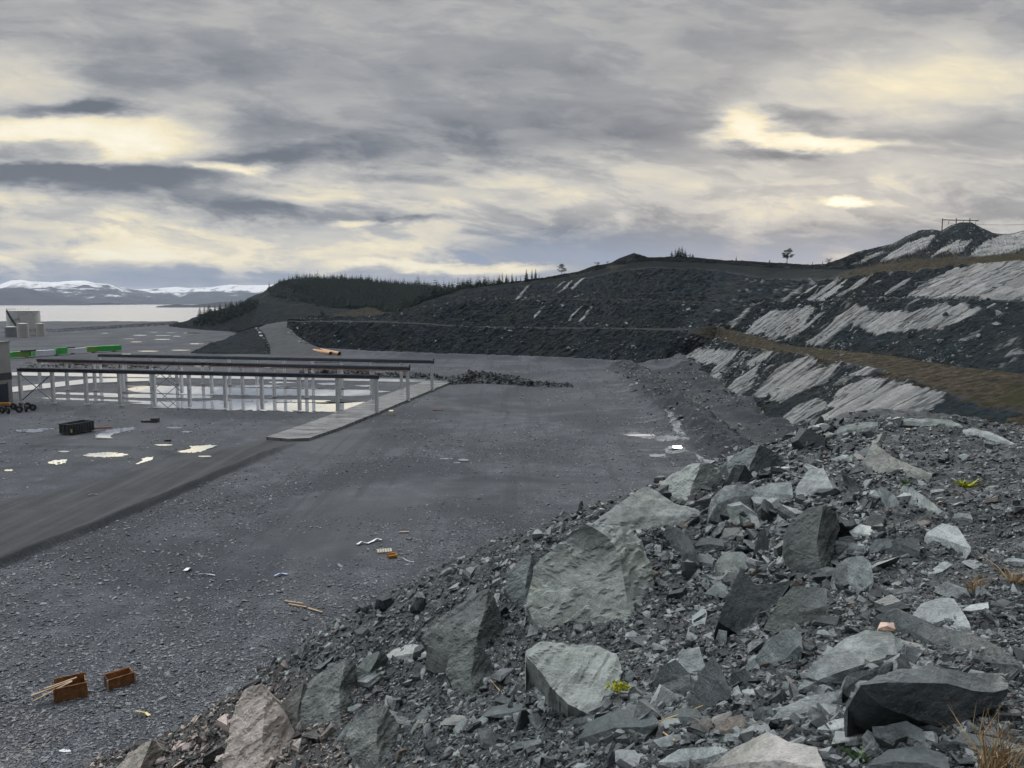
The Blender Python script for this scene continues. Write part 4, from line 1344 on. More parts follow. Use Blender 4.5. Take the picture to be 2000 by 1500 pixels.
def hump(left, ridge, right, label, k=0.75, bulge=0.9, c5=True, n=46, mat=None, cat='outcrop', warm=0.0, name='rock_outcrop', rough=1.0, dy=0.0):
    """a standing rock with a ridge: three chains from its foot to its top"""
    conv = (lambda c: [(1000 + a / 2.0, 750 + b / 2.0) for a, b in c]) if c5 else (lambda c: [tuple(map(float, q)) for q in c])
    Lc, Rg, Rc = resample(conv(left), n), resample(conv(ridge), n), resample(conv(right), n)
    foot = Rg[0]
    p, _ = hit(foot[0], min(foot[1], 1600), BV_BANK)
    Y0 = float(p[1]) + dy
    mpp = Y0 / FPX
    ylow = max(Lc[0, 1], Rg[0, 1], Rc[0, 1])
    size = max(Rc[:, 0].max() - Lc[:, 0].min(), 10) * mpp
    rows = []
    def pts(q, d):
        Yd = Y0 + (k * (ylow - q[:, 1]) + bulge * d) * mpp
        return np.array([at(a, b, y) for (a, b), y in zip(q, Yd)])
    m = 12
    for i in range(m):
        f = i / m
        q = Lc * (1 - f) + Rg * f
        rows.append(pts(q, np.hypot(*(q - Rg).T)))
    for i in range(m + 1):
        f = i / m
        q = Rg * (1 - f) + Rc * f
        rows.append(pts(q, np.hypot(*(q - Rg).T)))
    G = np.array(rows)
    low = G[:, :1] + np.array((0, -0.04 * size, -0.30 * size))
    G = np.concatenate([low, G], axis=1)
    b0 = G[0] + np.array((0, .4 * size, -.35 * size))
    b1 = G[-1] + np.array((0, .4 * size, -.35 * size))
    G = np.concatenate([b0[None], G, b1[None]])
    nr, nc = G.shape[:2]
    bm = bmesh.new()
    vs = [bm.verts.new(v) for v in G.reshape(-1, 3)]
    for q in grid_faces(nr, nc):
        bm.faces.new([vs[a] for a in q])
    for j in range(nc - 1):
        bm.faces.new((vs[(nr - 1) * nc + j], vs[(nr - 1) * nc + j + 1], vs[j + 1], vs[j]))
    bmesh.ops.remove_doubles(bm, verts=bm.verts, dist=size * 0.003)
    bmesh.ops.holes_fill(bm, edges=[e for e in bm.edges if e.is_boundary], sides=0)
    bmesh.ops.triangulate(bm, faces=bm.faces)
    bmesh.ops.subdivide_edges(bm, edges=[e for e in bm.edges if e.calc_length() > size * .04], cuts=1)
    bmesh.ops.triangulate(bm, faces=bm.faces)
    bmesh.ops.recalc_face_normals(bm, faces=bm.faces)
    bm.normal_update()
    co = np.array([v.co[:] for v in bm.verts])
    nm = np.array([v.normal[:] for v in bm.verts])
    NOISE_SEED[0] += 5.1
    s_ = NOISE_SEED[0]
    q = co / size
    cd, sn = math.cos(DIP), math.sin(DIP)
    bed = -sn * q[:, 0] + cd * q[:, 2]
    dn = cd * q[:, 0] + sn * q[:, 2]
    lay = fbm(np.stack([dn * 1.6, q[:, 1] * 2.2, bed * 8], -1) + s_, 4)
    dsp = 0.045 * fbm(q * 2.6 + s_, 5, gain=.62) + 0.075 * np.round(lay * 7) / 7 + 0.012 * fbm(q * 9 + s_, 3, ridged=True)
    co = co + nm * (dsp * size * rough)[:, None]
    c0 = np.array((co[:, 0].mean(), co[:, 1].mean(), co[:, 2].min()))
    for v, c in zip(bm.verts, co - c0):
        v.co = c
    me = bpy.data.meshes.new(name)
    bm.to_mesh(me)
    bm.free()
    a_ = me.attributes.new('warm', 'FLOAT', 'POINT')
    a_.data.foreach_set('value', np.full(len(me.vertices), warm, dtype=np.float32))
    lt = min([label.find(w_) for w_ in ('pale', 'white') if w_ in label] or [999])
    dk_ = label.find('dark') if 'dark' in label else 999
    tn = 0.0 if lt == dk_ else (0.55 if lt < dk_ else -0.45)  # sheen of the sky put into the colour of pale outcrops
    a2_ = me.attributes.new('sheen_tone', 'FLOAT', 'POINT')
    a2_.data.foreach_set('value', np.full(len(me.vertices), tn, dtype=np.float32))
    me.materials.append(mat or M['outcrop'])
    me.polygons.foreach_set('use_smooth', [True] * len(me.polygons))
    me.set_sharp_from_angle(angle=math.radians(24))
    return tag(link(name, me, None, c0), label, cat)

# outcrops of standing rock that poke through the rubble
hump([(90, 925), (60, 870), (58, 800), (90, 708), (160, 655), (205, 600), (235, 572), (288, 550)],
     [(470, 912), (450, 850), (435, 760), (422, 690), (405, 640), (370, 595), (325, 565), (292, 548)],
     [(585, 862), (550, 765), (535, 700), (505, 620), (470, 572), (420, 556), (350, 546), (296, 546)],
     label='largest green grey rock hump with pale striped right flank at the bank edge')
outcrop([(215, 585), (320, 545), (380, 498), (440, 450), (480, 420), (530, 398), (565, 420), (640, 470), (735, 500)],
        [(215, 590), (330, 560), (420, 545), (500, 520), (600, 520), (735, 510)],
        [(215, 592), (340, 575), (430, 575), (510, 590), (600, 585), (680, 550), (735, 515)], kt=1.2, kf=0.7,
        label='long pale smooth rock ramp rising along the bank edge behind the big green grey hump')
hump([(832, 1262), (822, 1248), (850, 1214), (890, 1188), (930, 1160), (948, 1153)], [(935, 1285), (930, 1250), (940, 1215), (948, 1190), (952, 1165), (952, 1153)],
     [(985, 1262), (986, 1232), (980, 1200), (970, 1175), (960, 1158), (955, 1153)], c5=False, label='sharp grey green rock fin at the bank edge below and left of the largest hump')
rock('rock_outcrop', [(740, 1290), (770, 1268), (800, 1258), (835, 1262), (835, 1275)], [(740, 1292), (790, 1278), (835, 1277)], [(740, 1294), (785, 1300), (835, 1282)], c5=False, mat=M['outcrop'], cat='outcrop', kf=.6,
     label='low pale streaked rock lip on the bank edge left of the grey fin')
hump([(585, 1415), (592, 1366), (606, 1330), (640, 1302), (668, 1288)], [(665, 1420), (662, 1350), (668, 1325), (673, 1300), (674, 1287)], [(720, 1390), (712, 1350), (704, 1320), (694, 1298), (680, 1288)], c5=False,
     label='grey green rock block on the lower left bank right of the pinkish outcrop')
hump([(432, 1505), (446, 1430), (464, 1374), (480, 1346), (503, 1337)], [(520, 1520), (512, 1450), (516, 1400), (516, 1360), (510, 1337)], [(612, 1500), (584, 1440), (548, 1385), (528, 1352), (514, 1337)], c5=False, warm=0.9,
     label='pinkish pale rock outcrop standing among brown stones on the lower left bank')
hump([(205, 1545), (222, 1505), (246, 1478), (280, 1452)], [(262, 1550), (270, 1510), (282, 1480), (296, 1447)], [(300, 1530), (306, 1495), (316, 1465), (305, 1447)], c5=False, warm=1.0, rough=0.8,
     label='smooth pink slab of rock at the very toe of the bank by the puddled track')
outcrop([(55, 1045), (120, 1008), (250, 1018), (340, 1028), (400, 1058), (425, 1110)], [(55, 1050), (130, 1060), (240, 1075), (330, 1090), (425, 1115)],
        [(55, 1060), (110, 1120), (150, 1180), (220, 1250), (300, 1290), (370, 1275), (405, 1230), (425, 1130)], kt=1.2, kf=1.0, n=36, anchor=(1150, 1395),
        rough=1.5, label='flat pale grey green rock face among rubble with a yellow moss tuft at its foot')
hump([(1110, 700), (1085, 640), (1084, 570), (1105, 520), (1150, 488), (1190, 478)], [(1215, 745), (1200, 690), (1190, 630), (1200, 560), (1210, 510), (1215, 478)], [(1256, 745), (1262, 690), (1258, 630), (1280, 560), (1270, 510), (1240, 480)],
     label='upright grey green rock face in the middle of the bank above the tilted dark slab')
outcrop([(800, 690), (830, 660), (900, 655), (935, 690)], [(800, 700), (860, 690), (935, 700)], [(800, 710), (810, 760), (850, 790), (900, 740), (935, 705)], kf=0.9,
        label='shaded olive rock face in the hollow above the tilted dark slab')
outcrop([(1380, 290), (1408, 228), (1440, 250), (1500, 292), (1560, 322), (1640, 352)], [(1380, 295), (1415, 275), (1480, 310), (1560, 345), (1640, 356)],
        [(1380, 305), (1400, 345), (1450, 360), (1540, 365), (1640, 360)], kf=0.7, label='pale ridge shaped outcrop on the upper bank sloping down to the gravelly right side')
outcrop([(1260, 190), (1290, 165), (1360, 150), (1430, 150)], [(1260, 195), (1320, 178), (1430, 165)], [(1260, 200), (1330, 195), (1430, 180)], kf=0.8, label='pale rock hump at the left end of the bank crest')
outcrop([(1470, 150), (1540, 136), (1640, 134), (1720, 142), (1760, 165)], [(1470, 155), (1560, 146), (1660, 148), (1760, 168)], [(1470, 160), (1560, 162), (1680, 166), (1760, 172)], kf=0.8,
        label='long pale rock back along the top of the bank crest under the light slate wall')
outcrop([(1750, 180), (1800, 170), (1870, 190), (1950, 225), (1990, 240)], [(1750, 185), (1830, 190), (1900, 212), (1990, 243)], [(1750, 192), (1850, 215), (1990, 248)], kf=0.8,
        label='pale rock rib running down the right end of the bank crest')
rock('rock_outcrop', [(1160, 1025), (1200, 990), (1240, 965), (1262, 955), (1275, 975)], [(1160, 1028), (1220, 1000), (1275, 982)], [(1160, 1030), (1220, 1015), (1275, 990)], c5=False, mat=M['outcrop'], cat='outcrop', kf=.7,
     label='pale cracked rock lip on the bank edge at the upper end of the smooth ramp')

hump([(1000, 1175), (985, 1150), (990, 1120), (1012, 1098), (1030, 1085)], [(1030, 1190), (1025, 1150), (1030, 1120), (1036, 1100), (1038, 1084)], [(1052, 1180), (1058, 1150), (1056, 1120), (1052, 1095), (1045, 1085)], c5=False, mat=M['rock'],
     label='dark broken rock knob at the left foot of the largest hump')
hump([(560, 1420), (545, 1395), (560, 1360), (585, 1335)], [(585, 1430), (580, 1395), (588, 1360), (592, 1335)], [(612, 1425), (608, 1395), (604, 1360), (598, 1336)], c5=False, warm=0.4,
     label='low greenish rock tooth between the pinkish outcrop and the grey green block')
hump([(700, 1335), (690, 1310), (712, 1285), (735, 1272)], [(725, 1345), (722, 1312), (735, 1290), (742, 1272)], [(765, 1330), (768, 1305), (760, 1285), (748, 1272)], c5=False,
     label='grey streaked rock hump on the bank edge between the block and the fin')
hump([(885, 1345), (868, 1310), (880, 1275), (905, 1262)], [(925, 1365), (920, 1320), (925, 1285), (925, 1262)], [(965, 1345), (962, 1310), (955, 1280), (940, 1264)], c5=False,
     label='grey green rock face among chips directly below the sharp fin')
hump([(690, 1480), (672, 1445), (690, 1400), (712, 1380)], [(740, 1500), (735, 1450), (738, 1405), (735, 1378)], [(790, 1480), (788, 1440), (770, 1400), (752, 1380)], c5=False,
     label='broken grey green rock rib on the lower bank right of the pinkish outcrop')
hump([(1300, 965), (1290, 945), (1318, 925), (1350, 905)], [(1345, 985), (1350, 950), (1362, 925), (1368, 905)], [(1415, 975), (1420, 945), (1405, 920), (1385, 905)], c5=False,
     label='pale layered outcrop on the bank edge above the bulky pale topped block')
hump([(1425, 925), (1415, 905), (1440, 885), (1468, 872)], [(1460, 935), (1465, 908), (1475, 888), (1482, 871)], [(1520, 925), (1528, 905), (1515, 885), (1495, 872)], c5=False, mat=M['rock'],
     label='dark broken outcrop on the bank edge nearest the ditch')

HERO = [
 ([(1108, 1200), (1180, 1090), (1290, 1000), (1380, 963), (1480, 968), (1535, 1010)], [(1108, 1203), (1210, 1150), (1300, 1120), (1420, 1080), (1500, 1058), (1535, 1016)],
  [(1108, 1206), (1200, 1205), (1300, 1172), (1400, 1142), (1495, 1092), (1535, 1040)], {}, 'broad pale speckled slab tilted towards the pit, below the orange brown stone'),
 ([(1362, 1172), (1430, 1138), (1560, 1112), (1620, 1102), (1740, 1118), (1800, 1132), (1900, 1132), (1938, 1165)], [(1362, 1176), (1460, 1165), (1560, 1168), (1700, 1168), (1800, 1198), (1880, 1205), (1938, 1190)],
  [(1362, 1180), (1400, 1222), (1450, 1262), (1560, 1302), (1640, 1332), (1720, 1337), (1800, 1302), (1890, 1262), (1938, 1215)], dict(kf=0.12, n=36, anchor=(1840, 1424)), 'biggest dark block with a ragged pale top edge, beside the dry grass tuft'),
 ([(1425, 905), (1500, 878), (1560, 903), (1700, 955), (1800, 975), (1900, 1028), (1995, 1092)], [(1425, 915), (1560, 965), (1700, 1040), (1830, 1085), (1995, 1100)], [(1425, 922), (1560, 985), (1700, 1062), (1830, 1100), (1995, 1112)],
  dict(kt=1.7), 'long dark sloping slab with streaky pale grain leading to the right edge'),
 ([(1558, 912), (1600, 858), (1680, 833), (1722, 838), (1762, 890), (1792, 948)], [(1558, 914), (1620, 928), (1700, 940), (1792, 952)], [(1558, 918), (1620, 945), (1700, 958), (1792, 960)], dict(kt=1.2), 'pale wedge of slate lying on top of the long dark sloping slab'),
 ([(1250, 770), (1268, 708), (1310, 678), (1372, 670), (1405, 708), (1412, 770)], [(1250, 772), (1290, 792), (1380, 798), (1412, 775)], [(1250, 776), (1270, 812), (1330, 826), (1398, 812), (1412, 780)], dict(kt=0.6), 'rounded pale grey block standing alone on gravel near the middle of the bank'),
 ([(805, 920), (840, 830), (888, 733), (922, 748), (950, 788), (1030, 778), (1090, 768)], [(805, 925), (880, 968), (960, 900), (1020, 812), (1090, 772)], [(805, 928), (880, 975), (965, 962), (1040, 852), (1090, 778)],
  dict(kt=0.5, kf=0.6, rough=0.3), 'large dark smooth slab tipped on edge in the hollow below the grey green face'),
 ([(985, 950), (1040, 850), (1100, 788), (1150, 793), (1228, 798), (1230, 860)], [(985, 955), (1060, 900), (1140, 890), (1230, 865)], [(985, 960), (1030, 970), (1120, 974), (1215, 925), (1230, 875)], dict(kt=0.5, kf=0.6, rough=0.4, mat=M['outcrop']), 'olive green slab leaning in the hollow right of the tipped dark slab'),
 ([(953, 1065), (1000, 998), (1080, 953), (1128, 968), (1135, 1030)], [(953, 1072), (1000, 1112), (1060, 1082), (1120, 1022), (1135, 1034)], [(953, 1078), (1005, 1126), (1080, 1114), (1130, 1052), (1135, 1038)], dict(kt=0.7, kf=0.4), 'squarish dark grey block left of the broad pale speckled slab'),
 ([(1008, 1310), (1060, 1262), (1150, 1223), (1230, 1203), (1288, 1198)], [(1008, 1314), (1080, 1300), (1180, 1275), (1270, 1235), (1288, 1205)], [(1008, 1318), (1040, 1330), (1110, 1335), (1205, 1312), (1288, 1258)], dict(), 'grey slab with a straight pale top edge in front of the broad speckled slab'),
 ([(1195, 1345), (1250, 1313), (1350, 1298), (1445, 1292)], [(1195, 1350), (1250, 1352), (1330, 1335), (1445, 1312)], [(1195, 1356), (1235, 1385), (1340, 1388), (1445, 1330)], dict(), 'thin flat slab below the slab with the straight pale edge'),
 ([(262, 1382), (300, 1318), (380, 1283), (470, 1263), (540, 1268), (572, 1320)], [(262, 1386), (320, 1368), (400, 1342), (520, 1340), (572, 1325)], [(262, 1390), (290, 1418), (350, 1416), (450, 1404), (530, 1374), (572, 1330)], dict(n=36), 'big layered dark boulder on the lower bank left of the broken twigs'),
 ([(775, 1495), (860, 1428), (1000, 1358), (1080, 1398), (1190, 1418), (1225, 1500)], [(775, 1500), (900, 1480), (1050, 1470), (1225, 1508)], [(775, 1560), (900, 1580), (1100, 1580), (1225, 1560)], dict(kf=.6, warm=0.3), 'broad pale brownish slab cut off by the bottom of the view'),
 ([(572, 1475), (650, 1428), (800, 1413), (842, 1428)], [(572, 1478), (640, 1478), (760, 1460), (842, 1432)], [(572, 1484), (640, 1505), (760, 1500), (842, 1440)], dict(), 'long pale slab at the bottom left of the broad brownish slab'),
 ([(1395, 1480), (1470, 1430), (1600, 1413), (1690, 1448), (1715, 1510)], [(1395, 1490), (1500, 1475), (1620, 1480), (1715, 1515)], [(1395, 1560), (1550, 1580), (1715, 1560)], dict(), 'dark flat block at the bottom of the view left of the dry grass tuft'),
 ([(1452, 1400), (1464, 1333), (1540, 1316), (1600, 1348), (1618, 1400)], [(1452, 1404), (1530, 1372), (1618, 1404)], [(1452, 1410), (1540, 1425), (1618, 1412)], dict(kt=0.8), 'dark blocky stone under the biggest dark block'),
 ([(768, 1366), (830, 1308), (900, 1288), (918, 1330)], [(768, 1368), (850, 1350), (918, 1333)], [(768, 1370), (850, 1372), (918, 1340)], dict(warm=1.0, kt=0.8), 'brownish triangular stone among the grey slabs on the lower bank'),
 ([(1720, 1390), (1760, 1358), (1900, 1388), (2020, 1422)], [(1720, 1394), (1760, 1402), (1850, 1415), (2020, 1445)], [(1720, 1400), (1780, 1440), (1900, 1480), (2020, 1490)], dict(), 'grey slab behind the dry grass tuft at the right edge of the view'),
 ([(770, 520), (778, 450), (830, 398), (935, 390), (945, 430)], [(770, 525), (800, 470), (870, 440), (945, 436)], [(770, 530), (800, 540), (860, 548), (930, 503), (945, 445)], dict(kt=1.2, kf=0.25), 'bulky block with a pale flat top on the upper bank'),
 ([(938, 412), (1000, 388), (1090, 383), (1098, 430)], [(938, 418), (1010, 425), (1098, 434)], [(938, 425), (960, 472), (1020, 465), (1098, 444)], dict(kt=1.0, kf=0.4), 'grey squared block touching the bulky pale topped block'),
 ([(1112, 400), (1160, 333), (1216, 328), (1252, 400)], [(1112, 405), (1180, 405), (1252, 405)], [(1112, 442), (1180, 444), (1252, 418)], dict(kt=0.8, kf=0.6), 'pale grooved slab leaning on the upper bank right of the squared block'),
 ([(1518, 410), (1526, 398), (1562, 403), (1650, 468), (1678, 497)], [(1518, 418), (1570, 450), (1620, 490), (1678, 500)], [(1518, 424), (1570, 462), (1620, 498), (1678, 504)], dict(kt=1.2), 'sharp white edged wedge of slate on the upper right bank'),
 ([(1420, 425), (1440, 398), (1490, 430), (1512, 460)], [(1420, 432), (1470, 450), (1512, 464)], [(1420, 440), (1480, 485), (1512, 468)], dict(kt=0.8), 'pale flake beside the sharp white edged wedge'),
 ([(1620, 582), (1680, 543), (1740, 558), (1792, 640)], [(1620, 588), (1700, 610), (1792, 645)], [(1620, 600), (1700, 640), (1780, 690), (1792, 655)], dict(kt=1.0, kf=0.6), 'pale slabby block where the heap of stones meets the gravelly right slope'),
 ([(1220, 650), (1260, 622), (1330, 618), (1372, 640)], [(1220, 655), (1300, 645), (1372, 645)], [(1220, 660), (1300, 682), (1372, 660)], dict(), 'dark flat stone behind the rounded pale block'),
 ([(1318, 575), (1360, 548), (1400, 556), (1422, 590)], [(1318, 580), (1370, 585), (1422, 594)], [(1318, 585), (1360, 608), (1422, 600)], dict(), 'pale oval stone in the heap above the rounded block'),
 ([(1392, 640), (1420, 605), (1482, 608), (1485, 640)], [(1392, 645), (1440, 635), (1485, 644)], [(1392, 650), (1430, 672), (1485, 655)], dict(kt=.7), 'dark angular stone in the heap right of the rounded block'),
 ([(1478, 640), (1500, 604), (1588, 602), (1594, 650)], [(1478, 645), (1530, 630), (1594, 655)], [(1478, 655), (1530, 682), (1594, 665)], dict(kt=.7), 'dark wide stone at the right end of the middle heap'),
 ([(603, 575), (612, 557), (645, 560), (690, 600), (722, 655)], [(603, 590), (640, 620), (680, 660), (722, 670)], [(603, 600), (630, 650), (665, 700), (692, 728), (722, 690)], dict(kt=.5, kf=.5), 'dark slab sliding down the right flank of the largest hump'),
 ([(698, 700), (730, 662), (780, 668), (785, 700)], [(698, 704), (740, 695), (785, 704)], [(698, 708), (730, 728), (785, 712)], dict(), 'small grey block at the foot of the sliding dark slab'),
 ([(712, 630), (740, 600), (820, 604), (830, 630)], [(712, 634), (770, 625), (830, 634)], [(712, 640), (770, 658), (830, 645)], dict(), 'dark slab resting above the shaded olive face'),
 ([(812, 600), (830, 563), (885, 560), (905, 590)], [(812, 604), (860, 590), (905, 594)], [(812, 608), (850, 625), (905, 604)], dict(), 'greenish block above the dark slab and the olive face'),
 ([(943, 660), (965, 580), (990, 578), (1003, 620)], [(943, 664), (970, 640), (1003, 630)], [(943, 668), (975, 674), (1003, 640)], dict(kt=.4), 'pale upright flake standing left of the upright rock face'),
 ([(848, 1180), (860, 1122), (910, 1118), (945, 1160)], [(848, 1184), (890, 1165), (945, 1165)], [(848, 1188), (900, 1198), (945, 1178)], dict(kt=.6), 'grey greenish stone left of the squarish dark block'),
 ([(690, 1230), (740, 1120), (785, 1058), (820, 1120), (855, 1200)], [(690, 1240), (750, 1190), (800, 1160), (855, 1210)], [(690, 1262), (760, 1275), (820, 1258), (855, 1220)], dict(kt=.5, kf=.5), 'dark peaked stone in the middle of the lower bank'),
 ([(550, 1170), (580, 1105), (640, 1075), (700, 1140)], [(550, 1175), (620, 1150), (700, 1150)], [(550, 1180), (600, 1208), (680, 1205), (700, 1165)], dict(kt=.7), 'dark rough stone left of the dark peaked stone'),
 ([(1755, 885), (1790, 862), (1860, 853), (1862, 870)], [(1755, 890), (1800, 885), (1862, 876)], [(1755, 894), (1850, 900), (1862, 882)], dict(), 'thin grey flake on the gravel right of the pale wedge'),
 ([(1290, 1190), (1310, 1135), (1400, 1112), (1490, 1090)], [(1290, 1196), (1340, 1160), (1410, 1125), (1490, 1094)], [(1290, 1205), (1320, 1232), (1380, 1222), (1440, 1170), (1490, 1098)], dict(kt=.5, kf=.4), 'dark broken face propping the broad pale speckled slab'),
 ([(1432, 950), (1440, 930), (1490, 932), (1498, 955)], [(1432, 954), (1465, 945), (1498, 958)], [(1432, 958), (1465, 968), (1498, 962)], dict(warm=1.5, anchor=(1555, 1352), dy=0.55), 'small orange brown stone on top of the broad pale speckled slab'),
 ([(1790, 1170), (1810, 1140), (1890, 1130), (1935, 1170)], [(1790, 1180), (1860, 1175), (1935, 1178)], [(1790, 1200), (1860, 1205), (1935, 1195)], dict(anchor=(1820, 1418), dy=0.05), 'pale chip capping the right end of the biggest dark block'),
 ([(1920, 690), (1940, 678), (2010, 685)], [(1920, 694), (1960, 692), (2010, 697)], [(1920, 698), (1960, 710), (2010, 715)], dict(), 'pale flat flake at the right edge of the gravelly slope'),
 ([(205, 1330), (250, 1305), (330, 1290), (345, 1310)], [(205, 1334), (270, 1325), (345, 1314)], [(205, 1338), (270, 1345), (345, 1322)], dict(), 'thin dark slab above and left of the big layered boulder'),
 ([(590, 1300), (640, 1272), (720, 1268), (745, 1300)], [(590, 1304), (660, 1300), (745, 1304)], [(590, 1312), (660, 1340), (745, 1318)], dict(), 'grey slab just right of the big layered boulder'),
 ([(885, 1370), (930, 1335), (1000, 1330), (1010, 1350)], [(885, 1374), (940, 1365), (1010, 1356)], [(885, 1378), (940, 1385), (1010, 1364)], dict(), 'flat grey stone behind the broad brownish slab'),
 ([(940, 1290), (960, 1262), (1010, 1258), (1025, 1290)], [(940, 1294), (980, 1280), (1025, 1294)], [(940, 1300), (980, 1312), (1025, 1302)], dict(), 'dark blue grey stone beside the brownish triangular stone'),
 ([(1720, 520), (1740, 503), (1790, 506), (1800, 525)], [(1720, 525), (1760, 520), (1800, 530)], [(1720, 535), (1760, 545), (1800, 540)], dict(), 'dark squarish stone alone on the gravelly right slope'),
 ([(795, 1000), (808, 958), (840, 966), (838, 1000)], [(795, 1004), (815, 990), (838, 1004)], [(795, 1006), (815, 1010), (838, 1007)], dict(kt=.5), 'small blue grey upright stone at the foot of the tipped dark slab'),
]
for i, (tp, ed, bt, kw, lab) in enumerate(HERO):
    kw = dict(kw)
    kw.setdefault('rough', 0.6)
    rock('slate_rock', tp, ed, bt, label=lab, **kw)

# ---- medium loose blocks, each its own object
def block_mesh(seed, flat):
    rng = np.random.default_rng(seed)
    bm = bmesh.new()
    pts = rng.normal(size=(11, 3))
    pts /= np.linalg.norm(pts, axis=1)[:, None]
    pts *= rng.uniform(0.8, 1.0, (11, 1)) * np.array((1.0, rng.uniform(0.6, 0.9), flat))
    for p in pts:
        bm.verts.new(p)
    r = bmesh.ops.convex_hull(bm, input=bm.verts)
    loose = [v for v in bm.verts if not v.link_faces]
    bmesh.ops.delete(bm, geom=loose, context='VERTS')
    for _ in range(2):
        bmesh.ops.subdivide_edges(bm, edges=[e for e in bm.edges if e.calc_length() > 0.22], cuts=1)
        bmesh.ops.triangulate(bm, faces=bm.faces)
    bmesh.ops.recalc_face_normals(bm, faces=bm.faces)
    bm.normal_update()
    co = np.array([v.co[:] for v in bm.verts])
    nm = np.array([v.normal[:] for v in bm.verts])
    lay = np.round(3 * fbm(np.stack([co[:, 0], co[:, 1], co[:, 2] * 7], -1) + seed, 3)) / 3
    co = co + nm * (0.025 * fbm(co * 2.6 + seed, 4) + 0.035 * lay)[:, None]
    for v, c in zip(bm.verts, co):
        v.co = c
    me = bpy.data.meshes.new('slate_rock')
    bm.to_mesh(me)
    bm.free()
    a = me.attributes.new('warm', 'FLOAT', 'POINT')
    me.materials.append(M['rock'])
    return me
BLOCKS = [block_mesh(k, f) for k, f in zip(range(14), [0.18, 0.24, 0.28, 0.35, 0.42, 0.16, 0.2, 0.5, 0.3, 0.26, 0.45, 0.22, 0.17, 0.34])]

def zone(px, py):
    if py > 1380 and px < 900: return 'low on the left part of the near bank'
    if py > 1330 and px < 1300: return 'around the big layered boulder'
    if px > 1690 and py > 1150: return 'around the biggest dark block of the bank'
    if py > 1200 and px < 1300: return 'in the rubble below the largest hump'
    if px > 1750 and py < 1150: return 'on the gravelly right slope of the bank'
    if py < 900: return 'near the crest of the bank'
    if py < 1110 and px > 1500: return 'in the heap behind the rounded pale block'
    if py < 1110: return 'on the bank edge behind the largest hump'
    return 'near the hollow with the tipped dark slab'

def place_blocks():
    rng = np.random.default_rng(21)
    cl = [(1560, 1000, 200, 120, 46), (1380, 1000, 130, 80, 20), (1480, 900, 160, 40, 16), (1180, 1330, 190, 80, 20), (1500, 1400, 260, 70, 18), (900, 1420, 200, 60, 18),
          (1800, 1100, 130, 90, 12), (680, 1400, 130, 55, 16), (1360, 1230, 180, 60, 12), (1850, 950, 120, 70, 8), (1250, 1420, 330, 60, -22), (1640, 1330, 300, 110, -26), (1500, 1080, 260, 90, -14)]
    for cx, cy, sx, sy, k in cl:
        plate = k < 0
        for _ in range(abs(k)):
            px, py = rng.normal(cx, sx * 0.6), rng.normal(cy, sy * 0.6)
            p, nr = hit(px, py, BV_BANK)
            if p is None or p[2] < 0.5 or not (150 < px < 1995 and py < 1490):
                continue
            d = np.linalg.norm(p - np.array((0, 0, CAMZ)))
            spx = np.exp(rng.normal(3.25, 0.30)) if plate else np.exp(rng.normal(2.75, 0.33)) * (1.1 if py > 1150 else 0.95)
            s = spx * d / FPX
            o = bpy.data.objects.new('slate_rock', BLOCKS[[0, 5, 6, 11, 12, 1][int(rng.integers(6))] if plate else int(rng.integers(len(BLOCKS)))])
            COL.objects.link(o)
            up = Vector((-0.30 + rng.normal(0, .33), -0.15 + rng.normal(0, .33), 1.0)).normalized()
            q = up.to_track_quat('Z', 'Y') @ Matrix.Rotation(rng.uniform(0, 6.28), 3, 'Z').to_quaternion()
            o.rotation_mode = 'QUATERNION'
            o.rotation_quaternion = q
            o.location = tuple(p + np.array((0, 0, s * 0.12)))
            o.scale = (s * rng.uniform(.85, 1.3), s * rng.uniform(.75, 1.1), s * rng.uniform(.8, 1.3))
            big = 'fist sized' if spx < 12 else ('small' if spx < 17 else 'medium')
            z = zone(px, py)
            tag(o, f'broad flat slate plate {z}' if plate else f'{"smaller" if spx < 16 else "larger"} loose angular slate stone {z}', 'rock', f'loose slate stones {z}')
place_blocks()
# ------------------------------------------------------------------ water lying on the floor, concrete strips
def fz(x, y):
    z, _, _ = floor_z(np.atleast_1d(np.float64(x)), np.atleast_1d(np.float64(y)))
    return float(z[0])
def ground_at(px, py):
    p = gnd(px, py, 0.0)
    z = fz(p[0], p[1])
    p = gnd(px, py, z)
    return np.array((p[0], p[1], z))

